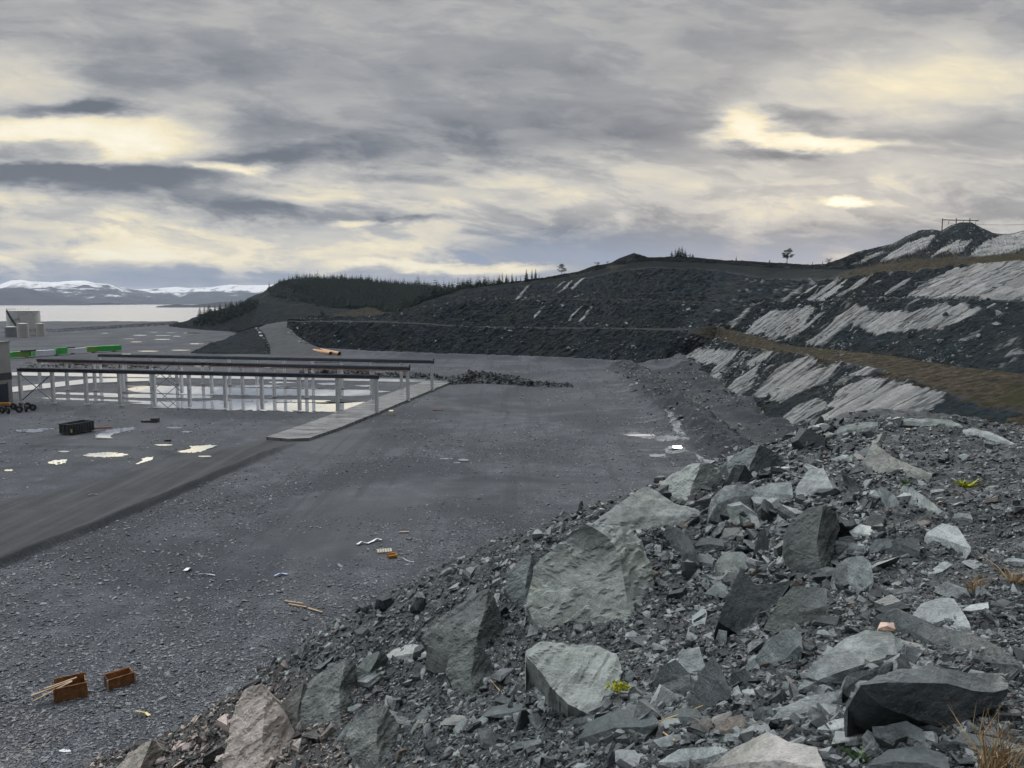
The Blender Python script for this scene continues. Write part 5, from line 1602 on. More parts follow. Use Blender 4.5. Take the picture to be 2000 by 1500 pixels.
def build_puddles():
    rng = np.random.default_rng(3)
    for k, pl in enumerate(PUDDLES):
        pl = np.array(pl + [pl[0]], float)
        if pl[:, 1].mean() < 712:
            pl[:, 1] = pl[:, 1].mean() + (pl[:, 1] - pl[:, 1].mean()) * 0.62
        s = np.concatenate([[0], np.cumsum(np.hypot(*np.diff(pl, axis=0).T))])
        n = int(np.clip(s[-1] / 1.1, 30, 220))
        t = np.linspace(0, s[-1], n, endpoint=False)
        q = np.stack([np.interp(t, s, pl[:, 0]), np.interp(t, s, pl[:, 1])], 1)
        h = pl[:, 1].max() - pl[:, 1].min()
        nz = fbm(np.stack([q[:, 0] * 0.13, q[:, 1] * 0.6, np.full(n, k * 3.1)], -1), 4, gain=0.6)
        c = q.mean(0)
        q = q + (q - c) * (0.75 * nz)[:, None] + np.stack([min(4.0, 0.4 * h) * np.roll(nz, 5), 0.10 * h * np.roll(nz, 9)], 1)
        P = np.array([gnd(a, b, 0) for a, b in q])
        z, _, _ = floor_z(P[:, 0], P[:, 1])
        zc, _, _ = floor_z(P[:, 0] * 0.5 + 0.5 * P[:, 0].mean(), P[:, 1] * 0.5 + 0.5 * P[:, 1].mean())
        lvl = float(np.percentile(np.concatenate([z, zc]), 80)) + 0.02 + 0.005 * (k % 11)
        P[:, 2] = lvl
        bm = bmesh.new()
        f = bm.faces.new([bm.verts.new(p) for p in P])
        bmesh.ops.triangulate(bm, faces=[f])
        bm.normal_update()
        for g in bm.faces:
            if g.normal.z < 0:
                g.normal_flip()
        me = bpy.data.meshes.new('puddle')
        bm.to_mesh(me)
        bm.free()
        me.materials.append(M['puddle'])
        tag(link('puddle', me), kind='structure')
build_puddles()

def mat_concrete():
    m, N, b = new_mat('wet_concrete')
    co = obj_co(N)
    n = N.noise(N.mapping(co, rot=(0, 0, math.radians(-38)), scale=(0.25, 1.6, 1)), 0.6, 7, 0.65, 0.4)
    n2 = N.noise(co, 0.5, 6, 0.65)
    c = N.ramp(N.m('ADD', N.m('MULTIPLY', n, 0.6), N.m('MULTIPLY', n2, 0.4)), [(0.36, (0.055, 0.057, 0.060)), (0.5, (0.12, 0.12, 0.118)), (0.64, (0.20, 0.198, 0.19))])
    N.put(b.inputs['Base Color'], c)
    N.put(b.inputs['Roughness'], N.rng(n, 0.38, 0.58, 0.10, 0.5))
    return m
M['concrete'] = mat_concrete()

def slab(poly, z0, z1, mat='concrete'):
    P0 = [gnd(a, b, z1) for a, b in poly]
    bm = bmesh.new()
    top = [bm.verts.new(p) for p in P0]
    bot = [bm.verts.new((p[0], p[1], z0)) for p in P0]
    n = len(top)
    bm.faces.new(top)
    bm.faces.new(bot[::-1])
    for i in range(n):
        j = (i + 1) % n
        bm.faces.new((top[i], bot[i], bot[j], top[j]))
    bmesh.ops.recalc_face_normals(bm, faces=bm.faces)
    me = bpy.data.meshes.new('concrete_slab')
    bm.to_mesh(me)
    bm.free()
    me.materials.append(M[mat])
    return tag(link('pavement', me), kind='structure')
slab([(520, 853), (600, 826), (665, 803), (735, 777), (800, 754), (836, 743), (882, 745.5), (800, 779), (735, 806), (660, 836), (604, 855), (565, 857)], -0.4, 0.46)
slab([(20, 727), (300, 729), (480, 733.5), (660, 737.5), (832, 741.5), (830, 746.5), (660, 743), (480, 740), (300, 737), (20, 733)], -0.4, 0.32, 'wet_slab')
slab([(20, 756), (175, 739.5), (240, 738.2), (300, 739), (300, 743.5), (180, 747.5), (20, 766)], -0.4, 0.26, 'wet_slab')

# ------------------------------------------------------------------ crane runways
M['steel'] = simple_mat('galvanised_steel', (0.56, 0.575, 0.58), 0.5, 0.05, 0.15, 2.0, 0.05, (0.36, 0.36, 0.345))
M['beam'] = simple_mat('dark_beam_paint', (0.028, 0.032, 0.045), 0.5, 0.0, 0.3, 1.0, 0.05)
M['brace'] = simple_mat('brace_steel', (0.085, 0.09, 0.105), 0.5, 0.3, 0.2)
M['timber'] = simple_mat('weathered_timber', (0.33, 0.24, 0.15), 0.8, 0.0, 0.3, 4.0, 0.2)
M['rail'] = simple_mat('rusty_rail', (0.26, 0.13, 0.06), 0.8, 0.2, 0.4)

def runway(p_right, p_left, n, label, ztop=7.0, braces=(), brackets=False, skip_end=0):
    a, b = np.array(p_right), np.array(p_left)
    u = (b - a) / np.linalg.norm(b - a)
    L = np.linalg.norm(b - a)
    root = thing('crane_runway', label, 'crane runway', (a[0], a[1], 0), 0, 'crane runways on the wet concrete yard')
    off = Vector((-a[0], -a[1], 0))
    side = np.array((-u[1], u[0]))
    z1 = ztop - 0.70
    def W(p, z):
        return Vector((p[0], p[1], z)) + off
    cols = [a + u * L * k / n for k in range(n + 1)]
    ang = math.atan2(u[1], u[0])
    R = Matrix.Rotation(ang, 3, 'Z')
    for c in cols:
        m = MB()
        m.box(W(c, z1 / 2 + 0.15), (0.10, 0.50, z1 - 0.30), R)                      # web and two flanges of the H section
        for s in (-1, 1):
            m.box(W(c + u * 0.0 + side * 0.0, z1 / 2 + 0.15) + R @ Vector((s * 0.24, 0, 0)), (0.07, 0.52, z1 - 0.32), R)
        m.box(W(c, 0.32), (0.8, 0.8, 0.06), R)
        m.box(W(c, z1 - 0.02), (0.62, 0.62, 0.05), R)
        m.build('column', M['steel'], root)
    bm_ = MB()
    e0, e1 = a - u * 0.55, b + u * 0.5
    mid = (e0 + e1) / 2
    LL = np.linalg.norm(e1 - e0)
    bm_.box(W(mid, z1 + 0.35), (LL, 0.14, 0.60), R)
    bm_.box(W(mid, z1 + 0.64), (LL, 0.46, 0.08), R)
    bm_.box(W(mid, z1 + 0.05), (LL, 0.46, 0.08), R)
    for k in range(n * 2):
        c = a + u * L * (k + 0.5) / (2 * n)
        bm_.box(W(c, z1 + 0.34), (0.05, 0.40, 0.48), R)
    bm_.build('beam', M['beam'], root)
    MB().box(W(a - u * 0.45, ztop + 0.22), (0.18, 0.4, 0.45), R).build('end_stop', M['beam'], root)
    MB().box(W(mid, ztop + 0.05), (LL - 1.2, 0.09, 0.10), R).build('rail', M['brace'], root)
    if brackets:
        m = MB().box(W(mid, z1 - 0.10) + R @ Vector((0, 0.40, 0)), (LL - 1, 0.14, 0.14), R)
        m.build('timber_edge', M['rail'], root)
        for c in cols[1:-1]:
            MB().bar(W(c, z1 - 0.9), W(c + u * 0.55, z1 - 0.1), 0.22).build('bracket', M['rail'], root)
    for k in braces:
        c0, c1 = cols[k], cols[k + 1]
        for (p, q) in ((c0, c1), (c1, c0)):
            MB().bar(W(p, 0.5), W(q, z1 - 0.3), 0.14, 0.14).build('brace', M['brace'], root)
    return root
runway(gnd(736, 806, 0.3)[:2], gnd(42, 787, 0.1)[:2], 10, 'dark topped steel crane runway nearest the gravel, joining the beige building', 7.05, braces=(9,))
runway(gnd(797, 782, 0.3)[:2], (-108.5, 175.6), 12, 'middle steel crane runway with rust brown brackets under its dark beam', 7.05, braces=(7,), brackets=True)
runway(gnd(844, 762, 0.3)[:2], (-103.6, 192.6), 12, 'farthest steel crane runway, ending by the dark rubble pile', 7.0, braces=(9,))

# ------------------------------------------------------------------ beige building at the left edge
M['beige'] = simple_mat('beige_cladding', (0.26, 0.255, 0.245), 0.7, 0, 0.08, 0.6, 0.03)
M['band'] = simple_mat('dark_band', (0.035, 0.036, 0.045), 0.6, 0, 0.2)
M['door'] = simple_mat('navy_door', (0.012, 0.018, 0.040), 0.5, 0, 0.2)
M['plinth'] = simple_mat('plinth', (0.16, 0.155, 0.15), 0.8, 0, 0.2)
def building():
    c = gnd(26, 789, 0)
    d = np.array((0.21, 0.978)); d /= np.linalg.norm(d)
    u = np.array((-0.978, 0.21))
    root = thing('industrial_building', 'tall beige industrial building with dark band and navy door, at the left edge', 'building', (c[0], c[1], 0))
    R = Matrix((( -u[0], d[0], 0), (-u[1], d[1], 0), (0, 0, 1)))   # local x: outwards from the gable, y: along the gable
    def B(x, y, z, sx, sy, sz):
        return (R @ Vector((x, y, 0)) + Vector((0, 0, z)), (sx, sy, sz), R)
    MB().box(*B(-20, -13, 6.0, 40, 26, 12.4)).build('wall', M['beige'], root)
    MB().box(*B(-20, -13, 12.28, 40.4, 26.4, 0.22)).build('roof_edge', M['plinth'], root)
    MB().box(*B(-20, -13, 5.6, 40.12, 26.12, 1.35)).build('band', M['band'], root)
    f = MB().box(*B(0.06, -3.6, 2.0, 0.16, 4.9, 4.4)).build('door', M['door'], root)
    m = MB()
    for z in np.arange(0.3, 4.1, 0.5):
        m.box(*B(0.15, -3.6, z, 0.03, 4.7, 0.05))
    m.build('door_seams', M['band'], f)
    MB().box(*B(0.05, -1.02, 2.1, 0.14, 0.16, 4.6)).build('door_frame', M['plinth'], root)
building()

# ------------------------------------------------------------------ storage tanks by the fjord
M['tank'] = simple_mat('pale_tank_paint', (0.50, 0.505, 0.48), 0.6, 0, 0.10, 0.25, 0.02, (0.21, 0.20, 0.17))
M['tank2'] = simple_mat('pale_tank_paint_clean', (0.40, 0.395, 0.36), 0.6, 0, 0.10, 0.3, 0.02)
M['tank3'] = simple_mat('grey_tank_paint', (0.17, 0.185, 0.19), 0.6, 0, 0.12, 0.3, 0.02)
M['ladder'] = simple_mat('dark_steel', (0.05, 0.055, 0.06), 0.6, 0.2, 0.2)
def tank(cx, base, rpx, toppy, label, matl, stair=False, dome=0.06, dy=0.0):
    p = gnd(cx, base, 0)
    Y = p[1] + dy
    r = rpx * Y / FPX
    x = (cx - 1000) / FPX * Y
    h = at(cx, toppy, Y)[2]
    root = thing('storage_tank', label, 'storage tank', (x, Y, 0), 0, 'tanks by the fjord')
    MB().tube((0, 0, -0.5), (0, 0, h), r, seg=48).build('shell', matl, root, smooth=True)
    MB().tube((0, 0, h), (0, 0, h + r * dome * 2), r * 0.98, r * 0.25, seg=48).build('roof', M['tank2'], root, smooth=True)
    m = MB()
    for z in (h - 0.15, h * 0.5):
        m.tube((0, 0, z - 0.1), (0, 0, z + 0.1), r * 1.006, seg=48)
    m.build('hoop', matl, root)
    if stair:
        st, rl = MB(), MB()
        a0, a1 = math.radians(-58), math.radians(-122)
        prev = None
        for k in range(41):
            f = k / 40
            a = a0 + (a1 - a0) * f
            z = 0.3 + (h - 0.2) * f
            q = Vector((math.cos(a) * (r + 0.30), math.sin(a) * (r + 0.30), z))
            st.box(q, (0.7, 0.7, 0.35), Matrix.Rotation(a, 3, 'Z'))
            if prev is not None:
                rl.bar(prev + Vector((0, 0, 1.1)), q + Vector((0, 0, 1.1)), 0.12)
            prev = q
        st.build('stair', M['ladder'], root)
        rl.build('handrail', M['ladder'], root)
        tr = MB()
        for k in range(20):
            a = math.radians(150 + k * 9)
            b = math.radians(150 + (k + 1) * 9)
            pa = Vector((math.cos(a) * r * .97, math.sin(a) * r * .97, h))
            pb = Vector((math.cos(b) * r * .97, math.sin(b) * r * .97, h))
            tr.bar(pa, pa + Vector((0, 0, 1.1)), 0.1)
            tr.bar(pa + Vector((0, 0, 1.1)), pb + Vector((0, 0, 1.1)), 0.1)
        tr.build('railing', M['ladder'], root)
    return root
tank(49.2, 655, 28.3, 607, 'biggest pale round tank with a dark stair climbing its side, by the fjord', M['tank'], True)
tank(23, 656.3, 10.5, 638.5, 'low grey tank at the left foot of the biggest tank', M['tank3'], dy=-12)
tank(46.5, 657, 10, 632, 'cream coloured small tank standing in front of the biggest tank', M['tank2'], dy=-16)
tank(80.5, 655.4, 7.6, 632, 'narrow whitish tank at the right foot of the biggest tank', M['tank2'], dy=-6)

# ------------------------------------------------------------------ green and white crane girders lying behind the runways
M['green'] = simple_mat('green_paint', (0.025, 0.40, 0.05), 0.45, 0, 0.12, 0.5, 0.02)
M['ygreen'] = simple_mat('yellow_green_paint', (0.16, 0.36, 0.05), 0.5, 0, 0.15, 0.5, 0.02)
M['white'] = simple_mat('white_paint', (0.72, 0.74, 0.80), 0.5, 0, 0.06, 0.5, 0.02)
def girder(pts, label, stack):
    """pts: (px, base py) ends of the segments; materials between them"""
    P = [gnd(a, b, 0.0) for a, b, _ in pts]
    root = thing('crane_girder', label, 'crane girder', (P[0][0], P[0][1], 0), 0, 'painted crane girders lying behind the runways')
    o = Vector(P[0]) * -1
    for (a, b, (px, py, spec)) in zip(P[:-1], P[1:], pts):
        nm, matl, h, w = spec
        A, Bq = Vector(a) + o, Vector(b) + o
        m = MB()
        m.bar(A + Vector((0, 0, 0.45 + h / 2)), Bq + Vector((0, 0, 0.45 + h / 2)), w, h)
        m.bar(A + Vector((0, 0, 0.45 + h)), Bq + Vector((0, 0, 0.45 + h)), w + 0.3, 0.12)
        g = m.build(nm, matl, root)
    d = (Vector(P[-1]) - Vector(P[0]))
    for f in (0.12, 0.5, 0.88):
        MB().box(d * f + Vector((0, 0, 0.2)), (1.6, 0.5, 0.5)).build('timber_bearer', M['timber'], root)
    if stack:
        for f0, f1 in stack:
            MB().bar(d * f0 + Vector((0.5, 3.0, 2.6)), d * f1 + Vector((0.5, 3.0, 2.6)), 0.9, 0.55).build('trolley_rail', M['beam'], root)
    return root
girder([(-30, 706, ('segment', M['green'], 1.9, 1.6)), (26, 700.5, ('segment', M['ygreen'], 1.9, 1.6)), (55, 698.5, ('end_carriage', M['green'], 2.0, 1.9)), (64, 697, ('web_plate', M['white'], 1.7, 1.5)), (108, 694.5, ('end_carriage', M['green'], 2.3, 2.2)), (128, 693, None)],
       'green and white crane girder lying next to the beige building', [(0.35, 0.52), (0.80, 1.05)])
girder([(129, 692.5, ('web_plate', M['white'], 1.7, 1.5)), (168, 690, ('segment', M['ygreen'], 2.0, 1.7)), (190, 688.5, ('end_carriage', M['green'], 2.0, 1.9)), (235, 686, None)],
       'white and green crane girder with a long green end, lying farther from the building', None)

# ------------------------------------------------------------------ skip, drums, pipes, boxes
M['skip'] = simple_mat('dark_skip_paint', (0.022, 0.027, 0.034), 0.55, 0.1, 0.3, 1.5, 0.05, (0.05, 0.045, 0.04))
M['skip_in'] = simple_mat('skip_inside', (0.16, 0.14, 0.10), 0.8, 0, 0.3)
M['yellow'] = simple_mat('yellow_marking', (0.62, 0.55, 0.03), 0.5, 0, 0.05)
M['red'] = simple_mat('red_paint', (0.28, 0.06, 0.03), 0.6, 0, 0.2)
def skip():
    a, b, c = gnd(138, 850.5), gnd(184, 842), gnd(110, 849.5)
    z0 = fz(a[0], a[1])
    root = thing('waste_skip', 'dark open topped waste skip with ribbed sides and yellow corner marks', 'skip', (a[0], a[1], z0))
    u = Vector((b[0] - a[0], b[1] - a[1], 0)); L = u.length * 1.02; u.normalize()
    v = Vector((-u.y, u.x, 0)); Wd = 2.3
    R = Matrix((u, v, Vector((0, 0, 1)))).transposed()
    H = 1.62
    def bx(m, x, y, z, sx, sy, sz):
        m.box(R @ Vector((x, y, z)), (sx, sy, sz), R)
    m = MB()
    bx(m, L / 2, Wd / 2, 0.22, L, Wd, 0.12)
    m.build('floor_plate', M['skip_in'], root)
    for y in (0.03, Wd - 0.03):
        m = MB()
        bx(m, L / 2, y, H / 2 + 0.1, L, 0.06, H - 0.2)
        for k in range(9):
            bx(m, 0.25 + (L - 0.5) * k / 8, y + (-0.07 if y < 1 else 0.07), H / 2 + 0.1, 0.12, 0.10, H - 0.25)
        m.build('side_panel', M['skip'], root)
    for x in (0.03, L - 0.03):
        m = MB()
        bx(m, x, Wd / 2, H / 2 + 0.1, 0.06, Wd - 0.14, H - 0.2)
        for k in range(3):
            bx(m, x + (-0.07 if x < 1 else 0.07), 0.4 + k * 0.75, H / 2 + 0.1, 0.10, 0.12, H - 0.25)
        m.build('end_panel', M['skip'], root)
    m = MB()
    for y in (0.0, Wd):
        bx(m, L / 2, y, H, L + 0.14, 0.14, 0.10)
    for x in (0.0, L):
        bx(m, x, Wd / 2, H + 0.003, 0.14, Wd - 0.15, 0.10)
    m.build('rim', M['skip'], root)
    for y in (0.5, Wd - 0.5):
        m = MB(); bx(m, L / 2, y, 0.08, L - 0.3, 0.14, 0.16); m.build('skid', M['skip'], root)
    for (x, y, h) in ((0.10, -0.10, 0.55), (0.10, -0.10, 0.85)):
        m = MB(); bx(m, x, y, h, 0.22, 0.06, 0.20); m.build('corner_mark', M['yellow'], root)
    m = MB(); bx(m, -0.14, Wd - 0.1, 0.6, 0.06, 0.18, 0.35); m.build('corner_mark', M['yellow'], root)
    m = MB(); bx(m, L / 2 - 0.3, Wd / 2, 0.55, L - 1.6, Wd - 0.3, 0.5); m.build('load', M['skip_in'], root)
skip()
p = ground_at(196, 837.5)
b_ = MB().bar((-1.4, 0, 0.12), (1.5, 0.5, 0.16), 0.25, 0.16).build('steel_bar', M['red'])
b_.location = p
tag(b_, 'reddish steel bar on the ground behind the skip', 'bar')

M['tyre'] = simple_mat('black_rubber', (0.012, 0.012, 0.014), 0.8, 0, 0.3, 6, 0.2)
M['rim'] = simple_mat('pale_rim', (0.22, 0.22, 0.21), 0.5, 0.3, 0.2)
def wheel(px, py, label, r=0.62):
    p = ground_at(px, py)
    root = thing('truck_wheel', label, 'wheel', p, math.radians(random.uniform(-50, 60)), 'truck wheels standing by the beige building')
    bm = bmesh.new()
    prof = [(0.45, -0.26), (0.80, -0.30), (0.97, -0.24), (1.0, -0.12), (1.0, 0.12), (0.97, 0.24), (0.80, 0.30), (0.45, 0.26)]
    ring = []
    n = 28
    for k in range(n):
        a = 2 * math.pi * k / n
        ring.append([bm.verts.new((math.cos(a) * q * r, y * r * 0.9, math.sin(a) * q * r + r)) for q, y in prof])
    for k in range(n):
        A, B = ring[k], ring[(k + 1) % n]
        for i in range(len(prof)):
            j = (i + 1) % len(prof)
            bm.faces.new((A[i], A[j], B[j], B[i]))
    bmesh.ops.recalc_face_normals(bm, faces=bm.faces)
    me = bpy.data.meshes.new('tyre'); bm.to_mesh(me); bm.free(); me.materials.append(M['tyre'])
    link('tyre', me, root)
    m = MB().tube((0, -0.10, r), (0, 0.08, r), r * 0.36, seg=20).tube((0, -0.16, r), (0, -0.10, r), r * 0.2, seg=12)
    m.build('rim', M['rim'], root)
wheel(5, 807, 'truck wheel at the left end of the front row by the beige building')
wheel(16, 808, 'truck wheel second from the left in the front row, below the orange machine part')
wheel(38, 806, 'truck wheel with a bright hub in the middle of the front row')
wheel(51, 804, 'truck wheel second from the right end of the front row')
wheel(65, 802, 'truck wheel at the right end of the row, standing slightly apart')
wheel(27, 800, 'truck wheel in the back row partly hidden behind the middle wheels')
wheel(41, 799, 'truck wheel at the right of the back row, behind two front wheels')
wheel(55, 798.5, 'truck wheel in the back row nearest the runway column')
M['orange'] = simple_mat('orange_paint', (0.48, 0.22, 0.03), 0.5, 0, 0.15, 2)
p = ground_at(2, 797)
root = thing('machine_part', 'orange machine arm lying behind the truck wheels', 'machine part', p)
MB().box((0.2, 0, 0.75), (3.2, 0.6, 0.6)).build('arm', M['orange'], root, bevel=0.08)
MB().box((1.2, 0, 0.28), (0.6, 0.8, 0.5)).build('foot', M['tyre'], root, bevel=0.05)

M['pipe'] = simple_mat('tan_pipe', (0.50, 0.27, 0.12), 0.5, 0, 0.12, 0.8, 0.03)
M['pipe_shade'] = simple_mat('pipe_bore_shade', (0.02, 0.018, 0.016), 0.8, 0, 0.2)
def pipe(pa, pb, r, label, dz=0.0):
    A, B = Vector(pa), Vector(pb)
    root = thing('pipe', label, 'pipe', tuple(A), 0, 'big tan pipes lying at the foot of the quarry wall')
    d = B - A
    z = Vector((0, 0, r + dz))
    bm = bmesh.new()
    R = d.to_track_quat('Z', 'Y').to_matrix().to_4x4()
    mt = Matrix.Translation(d / 2 + z) @ R
    bmesh.ops.create_cone(bm, cap_ends=False, segments=28, radius1=r, radius2=r, depth=d.length, matrix=mt)
    bmesh.ops.create_cone(bm, cap_ends=False, segments=28, radius1=r * 0.9, radius2=r * 0.9, depth=d.length, matrix=mt)
    me = bpy.data.meshes.new('pipe'); bm.to_mesh(me); bm.free(); me.materials.append(M['pipe'])
    me.polygons.foreach_set('use_smooth', [True] * len(me.polygons))
    link('barrel', me, root)
    dn = d.normalized()
    MB().tube(z + dn * 0.5, z + d - dn * 0.5, r * 0.89, seg=24).build('bore_shade', M['pipe_shade'], root)  # solid dark plug stands in for the shade inside the pipe
pipe(gnd(613, 688.5), gnd(646, 694.0), 0.72, 'nearer of the two big tan pipes, lying in front of the other')
pipe(gnd(618, 685.5), gnd(663, 694.6), 0.72, 'farther and longer of the two big tan pipes, showing its dark open end')

M['crate'] = simple_mat('dark_crate_wood', (0.050, 0.048, 0.050), 0.8, 0, 0.3, 2)
def crate(px, py, s, label, rz=0.1, mat=None, nm='crate', gap=True):
    p = ground_at(px, py)
    root = thing(nm, label, 'crate', p, rz)
    sx, sy, sz = s
    for y in (-1, 1):
        m = MB()
        for k in range(3):
            m.box((0, y * sy / 2, sz * (k + 0.5) / 3), (sx, 0.06, sz / 3 * 0.9))
        m.build('side_boards', mat or M['crate'], root)
    for x in (-1, 1):
        m = MB()
        for k in range(3):
            m.box((x * (sx / 2 - 0.03), 0, sz * (k + 0.5) / 3), (0.06, sy - 0.06, sz / 3 * 0.9))
        m.build('end_boards', mat or M['crate'], root)
    MB().box((0, 0, sz * 0.97), (sx - 0.13, sy - 0.07, sz * 0.06)).build('lid', mat or M['crate'], root)
    return root
crate(303, 824.5, (1.15, 1.0, 0.72), 'dark square crate on the gravel between the skip and the runway')
crate(286, 824.5, (1.35, 0.9, 0.34), 'low dark pallet like crate touching the dark square crate')
crate(328, 862, (0.85, 0.6, 0.30), 'small dark block on the gravel below the skip', 0.3)
M['pale_block'] = simple_mat('pale_block', (0.55, 0.52, 0.42), 0.7, 0, 0.1)
crate(764, 810, (0.75, 1.6, 0.75), 'pale boxed crate beside the concrete strip under the last near column', 0.15, M['pale_block'])
p = ground_at(855, 801.5)
o = MB().box((0, 0, 0.1), (1.9, 0.28, 0.14), Matrix.Rotation(0.1, 3, 'Z')).build('plank', M['red'], None)
o.location = p
tag(o, 'reddish plank lying on the gravel right of the concrete strip', 'plank')

# rusty steel boxes
M['rust'] = simple_mat('rusted_steel', (0.22, 0.090, 0.030), 0.75, 0.1, 0.45, 3.0, 0.25, (0.36, 0.19, 0.05))
M['rust2'] = simple_mat('dark_rusted_steel', (0.065, 0.035, 0.024), 0.8, 0.1, 0.4, 3.0, 0.25)
def rusty_box(a, b, c, h, label, tall=0.0, missing=False):
    """a: near corner, b: along the long side, c: along the short side (photo pixels on the ground)"""
    A, B, C_ = ground_at(*a), ground_at(*b), ground_at(*c)
    root = thing('steel_box', label, 'steel box', A, 0, 'rusty steel boxes on the gravel below the bank')
    u = Vector((B - A)); u.z = 0; L = u.length; u.normalize()
    v = Vector((-u.y, u.x, 0)); Wd = 0.78
    R = Matrix((u, v, Vector((0, 0, 1)))).transposed()
    t = 0.035
    def bx(m, x, y, z, sx, sy, sz):
        m.box(R @ Vector((x, y, z)), (sx, sy, sz), R)
    for nm, x, y, sx, sy, hh, mt in (('front_plate', L / 2, t / 2, L, t, h, 'rust'), ('back_plate', L / 2, Wd - t / 2, L, t, h + tall, 'rust'),
                                 ('end_plate', t / 2, Wd / 2, t, Wd - 2 * t - .004, h, 'rust2'), ('end_plate', L - t / 2, Wd / 2, t, Wd - 2 * t - .004, h + tall * 0.5, 'rust')):
        if missing and nm == 'end_plate' and x < L / 2:
            continue
        m = MB(); bx(m, x, y, hh / 2, sx, sy, hh)
        m.build(nm, M[mt], root)
    m = MB(); bx(m, L / 2, Wd / 2, 0.05, L - .1, Wd - .1, 0.05); m.build('floor_plate', M['rust2'], root)
    m = MB()
    for y in (-0.02, Wd + 0.02):
        bx(m, L / 2, y, h, L + 0.04, 0.04, 0.05)
    m.build('rim', M['rust'], root)
    m = MB(); bx(m, -0.02, -0.02, h / 2, 0.07, 0.07, h * 1.02); bx(m, L + 0.02, -0.02, h / 2, 0.07, 0.07, h * 1.02); m.build('corner_post', M['timber'] if not missing else M['rust'], root)
    return root, A, u, v, L
rusty_box((212, 1349), (263, 1333), (194, 1346), 0.56, 'orange brown rusty steel box, empty and standing square, right of the other')
r2 = rusty_box((108, 1374), (169, 1360), (98, 1365), 0.74, 'darker rusty steel box with a raised back plate and loose boards sticking out', 0.22, True)
for k, (x0, y0, z0, x1, y1, z1, lab) in enumerate([(-1.0, .35, .52, .75, .45, .80, 'topmost board sticking out of the darker rusty box'), (-0.95, .15, .30, .8, .28, .84, 'board pointing left and down from the darker rusty box'),
                                              (-.45, .5, .66, 1.0, .55, .86, 'short board lying across the rim of the darker rusty box')]):
    A, u, v = Vector(r2[1]), r2[2], r2[3]
    pa, pb = A + u * x0 + v * y0 + Vector((0, 0, z0)), A + u * x1 + v * y1 + Vector((0, 0, z1))
    o = MB().bar(pa - A, pb - A, 0.13, 0.045).build('board', M['timber'])
    o.location = A
    tag(o, lab, 'board', 'boards in the rusty box')

# pallet, orange crate, planks, scraps
def pallet(px, py):
    p = ground_at(px, py)
    root = thing('wooden_pallet', 'grey wooden pallet lying on the packed gravel in mid pit', 'pallet', p, 0.25)
    for k in range(6):
        MB().box((-0.5 + k * 0.2, 0, 0.135), (0.15, 0.85, 0.025)).build('deck_board', M['pallet'], root)
    for y in (-0.37, 0, 0.37):
        MB().box((0, y, 0.06), (1.2, 0.1, 0.12)).build('stringer', M['pallet'], root)
M['pallet'] = simple_mat('grey_pallet_wood', (0.34, 0.31, 0.25), 0.8, 0, 0.2, 4)
pallet(751, 1078)
M['scrap'] = simple_mat('white_plastic', (0.68, 0.68, 0.70), 0.4, 0, 0.05)
M['blue_scrap'] = simple_mat('bluish_plastic', (0.34, 0.40, 0.62), 0.5, 0, 0.1)
p = ground_at(766, 1089)
root = thing('orange_box', 'orange broken box next to the grey pallet', 'box', p, 0.4)
MB().box((0, 0.2, 0.16), (0.7, 0.05, 0.32)).build('side_panel', M['orange'], root)
MB().box((0, -0.2, 0.14), (0.7, 0.05, 0.26), Matrix.Rotation(0.3, 3, 'X')).build('side_panel', M['orange'], root)
MB().box((0.33, 0, 0.15), (0.05, 0.36, 0.28)).build('end_panel', M['orange'], root)
MB().box((0, 0, 0.03), (0.6, 0.36, 0.04)).build('floor_panel', M['rust2'], root)
def strip(pxs, w, mat, label, cat='plastic strip', nm='plastic_strip', h=0.06):
    P = [ground_at(a, b) for a, b in pxs]
    o0 = Vector(P[0])
    bm = bmesh.new()
    L, Rr = [], []
    for i, q in enumerate(P):
        t = Vector(P[min(i + 1, len(P) - 1)]) - Vector(P[max(i - 1, 0)])
        s = Vector((-t.y, t.x, 0)).normalized() * w / 2
        z = Vector((0, 0, 0.05 + h * (1 + math.sin(i * 1.9))))
        L.append(bm.verts.new(Vector(q) + s + z - o0))
        Rr.append(bm.verts.new(Vector(q) - s + z * 1.3 - o0))
    for i in range(len(P) - 1):
        bm.faces.new((L[i], L[i + 1], Rr[i + 1], Rr[i]))
    r = bmesh.ops.extrude_face_region(bm, geom=bm.faces[:])
    bmesh.ops.translate(bm, verts=[e for e in r['geom'] if isinstance(e, bmesh.types.BMVert)], vec=(0, 0, 0.02))
    bmesh.ops.recalc_face_normals(bm, faces=bm.faces)
    me = bpy.data.meshes.new(nm); bm.to_mesh(me); bm.free(); me.materials.append(mat)
    o = link(nm, me)
    o.location = o0
    tag(o, label, cat)
strip([(698, 1066), (706, 1062), (718, 1063), (728, 1059), (736, 1056), (745, 1057)], 0.28, M['scrap'], 'twisted white plastic strip above the grey pallet')
strip([(776, 1091), (786, 1094), (797, 1098), (808, 1100)], 0.10, M['scrap'], 'thin pale cord trailing from the orange broken box', 'cord', 'cord')
strip([(362, 1118), (368, 1114), (374, 1112)], 0.35, M['scrap'], 'crumpled white scrap alone on the gravel left of mid pit', 'scrap', 'scrap')
strip([(388, 1124), (398, 1126), (410, 1124), (420, 1126)], 0.14, M['scrap'], 'pale bent strip right of the crumpled white scrap')
strip([(536, 1128), (546, 1125), (552, 1122), (561, 1124)], 0.22, M['blue_scrap'], 'bluish plastic scrap on the packed gravel', 'scrap', 'scrap')
strip([(172, 969), (182, 968), (190, 967)], 0.2, M['scrap'], 'pale strip lying on the haul road', 'plastic strip')
strip([(1478, 762), (1484, 766)], 0.5, M['scrap'], 'white scrap in the ditch behind the berm', 'scrap', 'scrap')
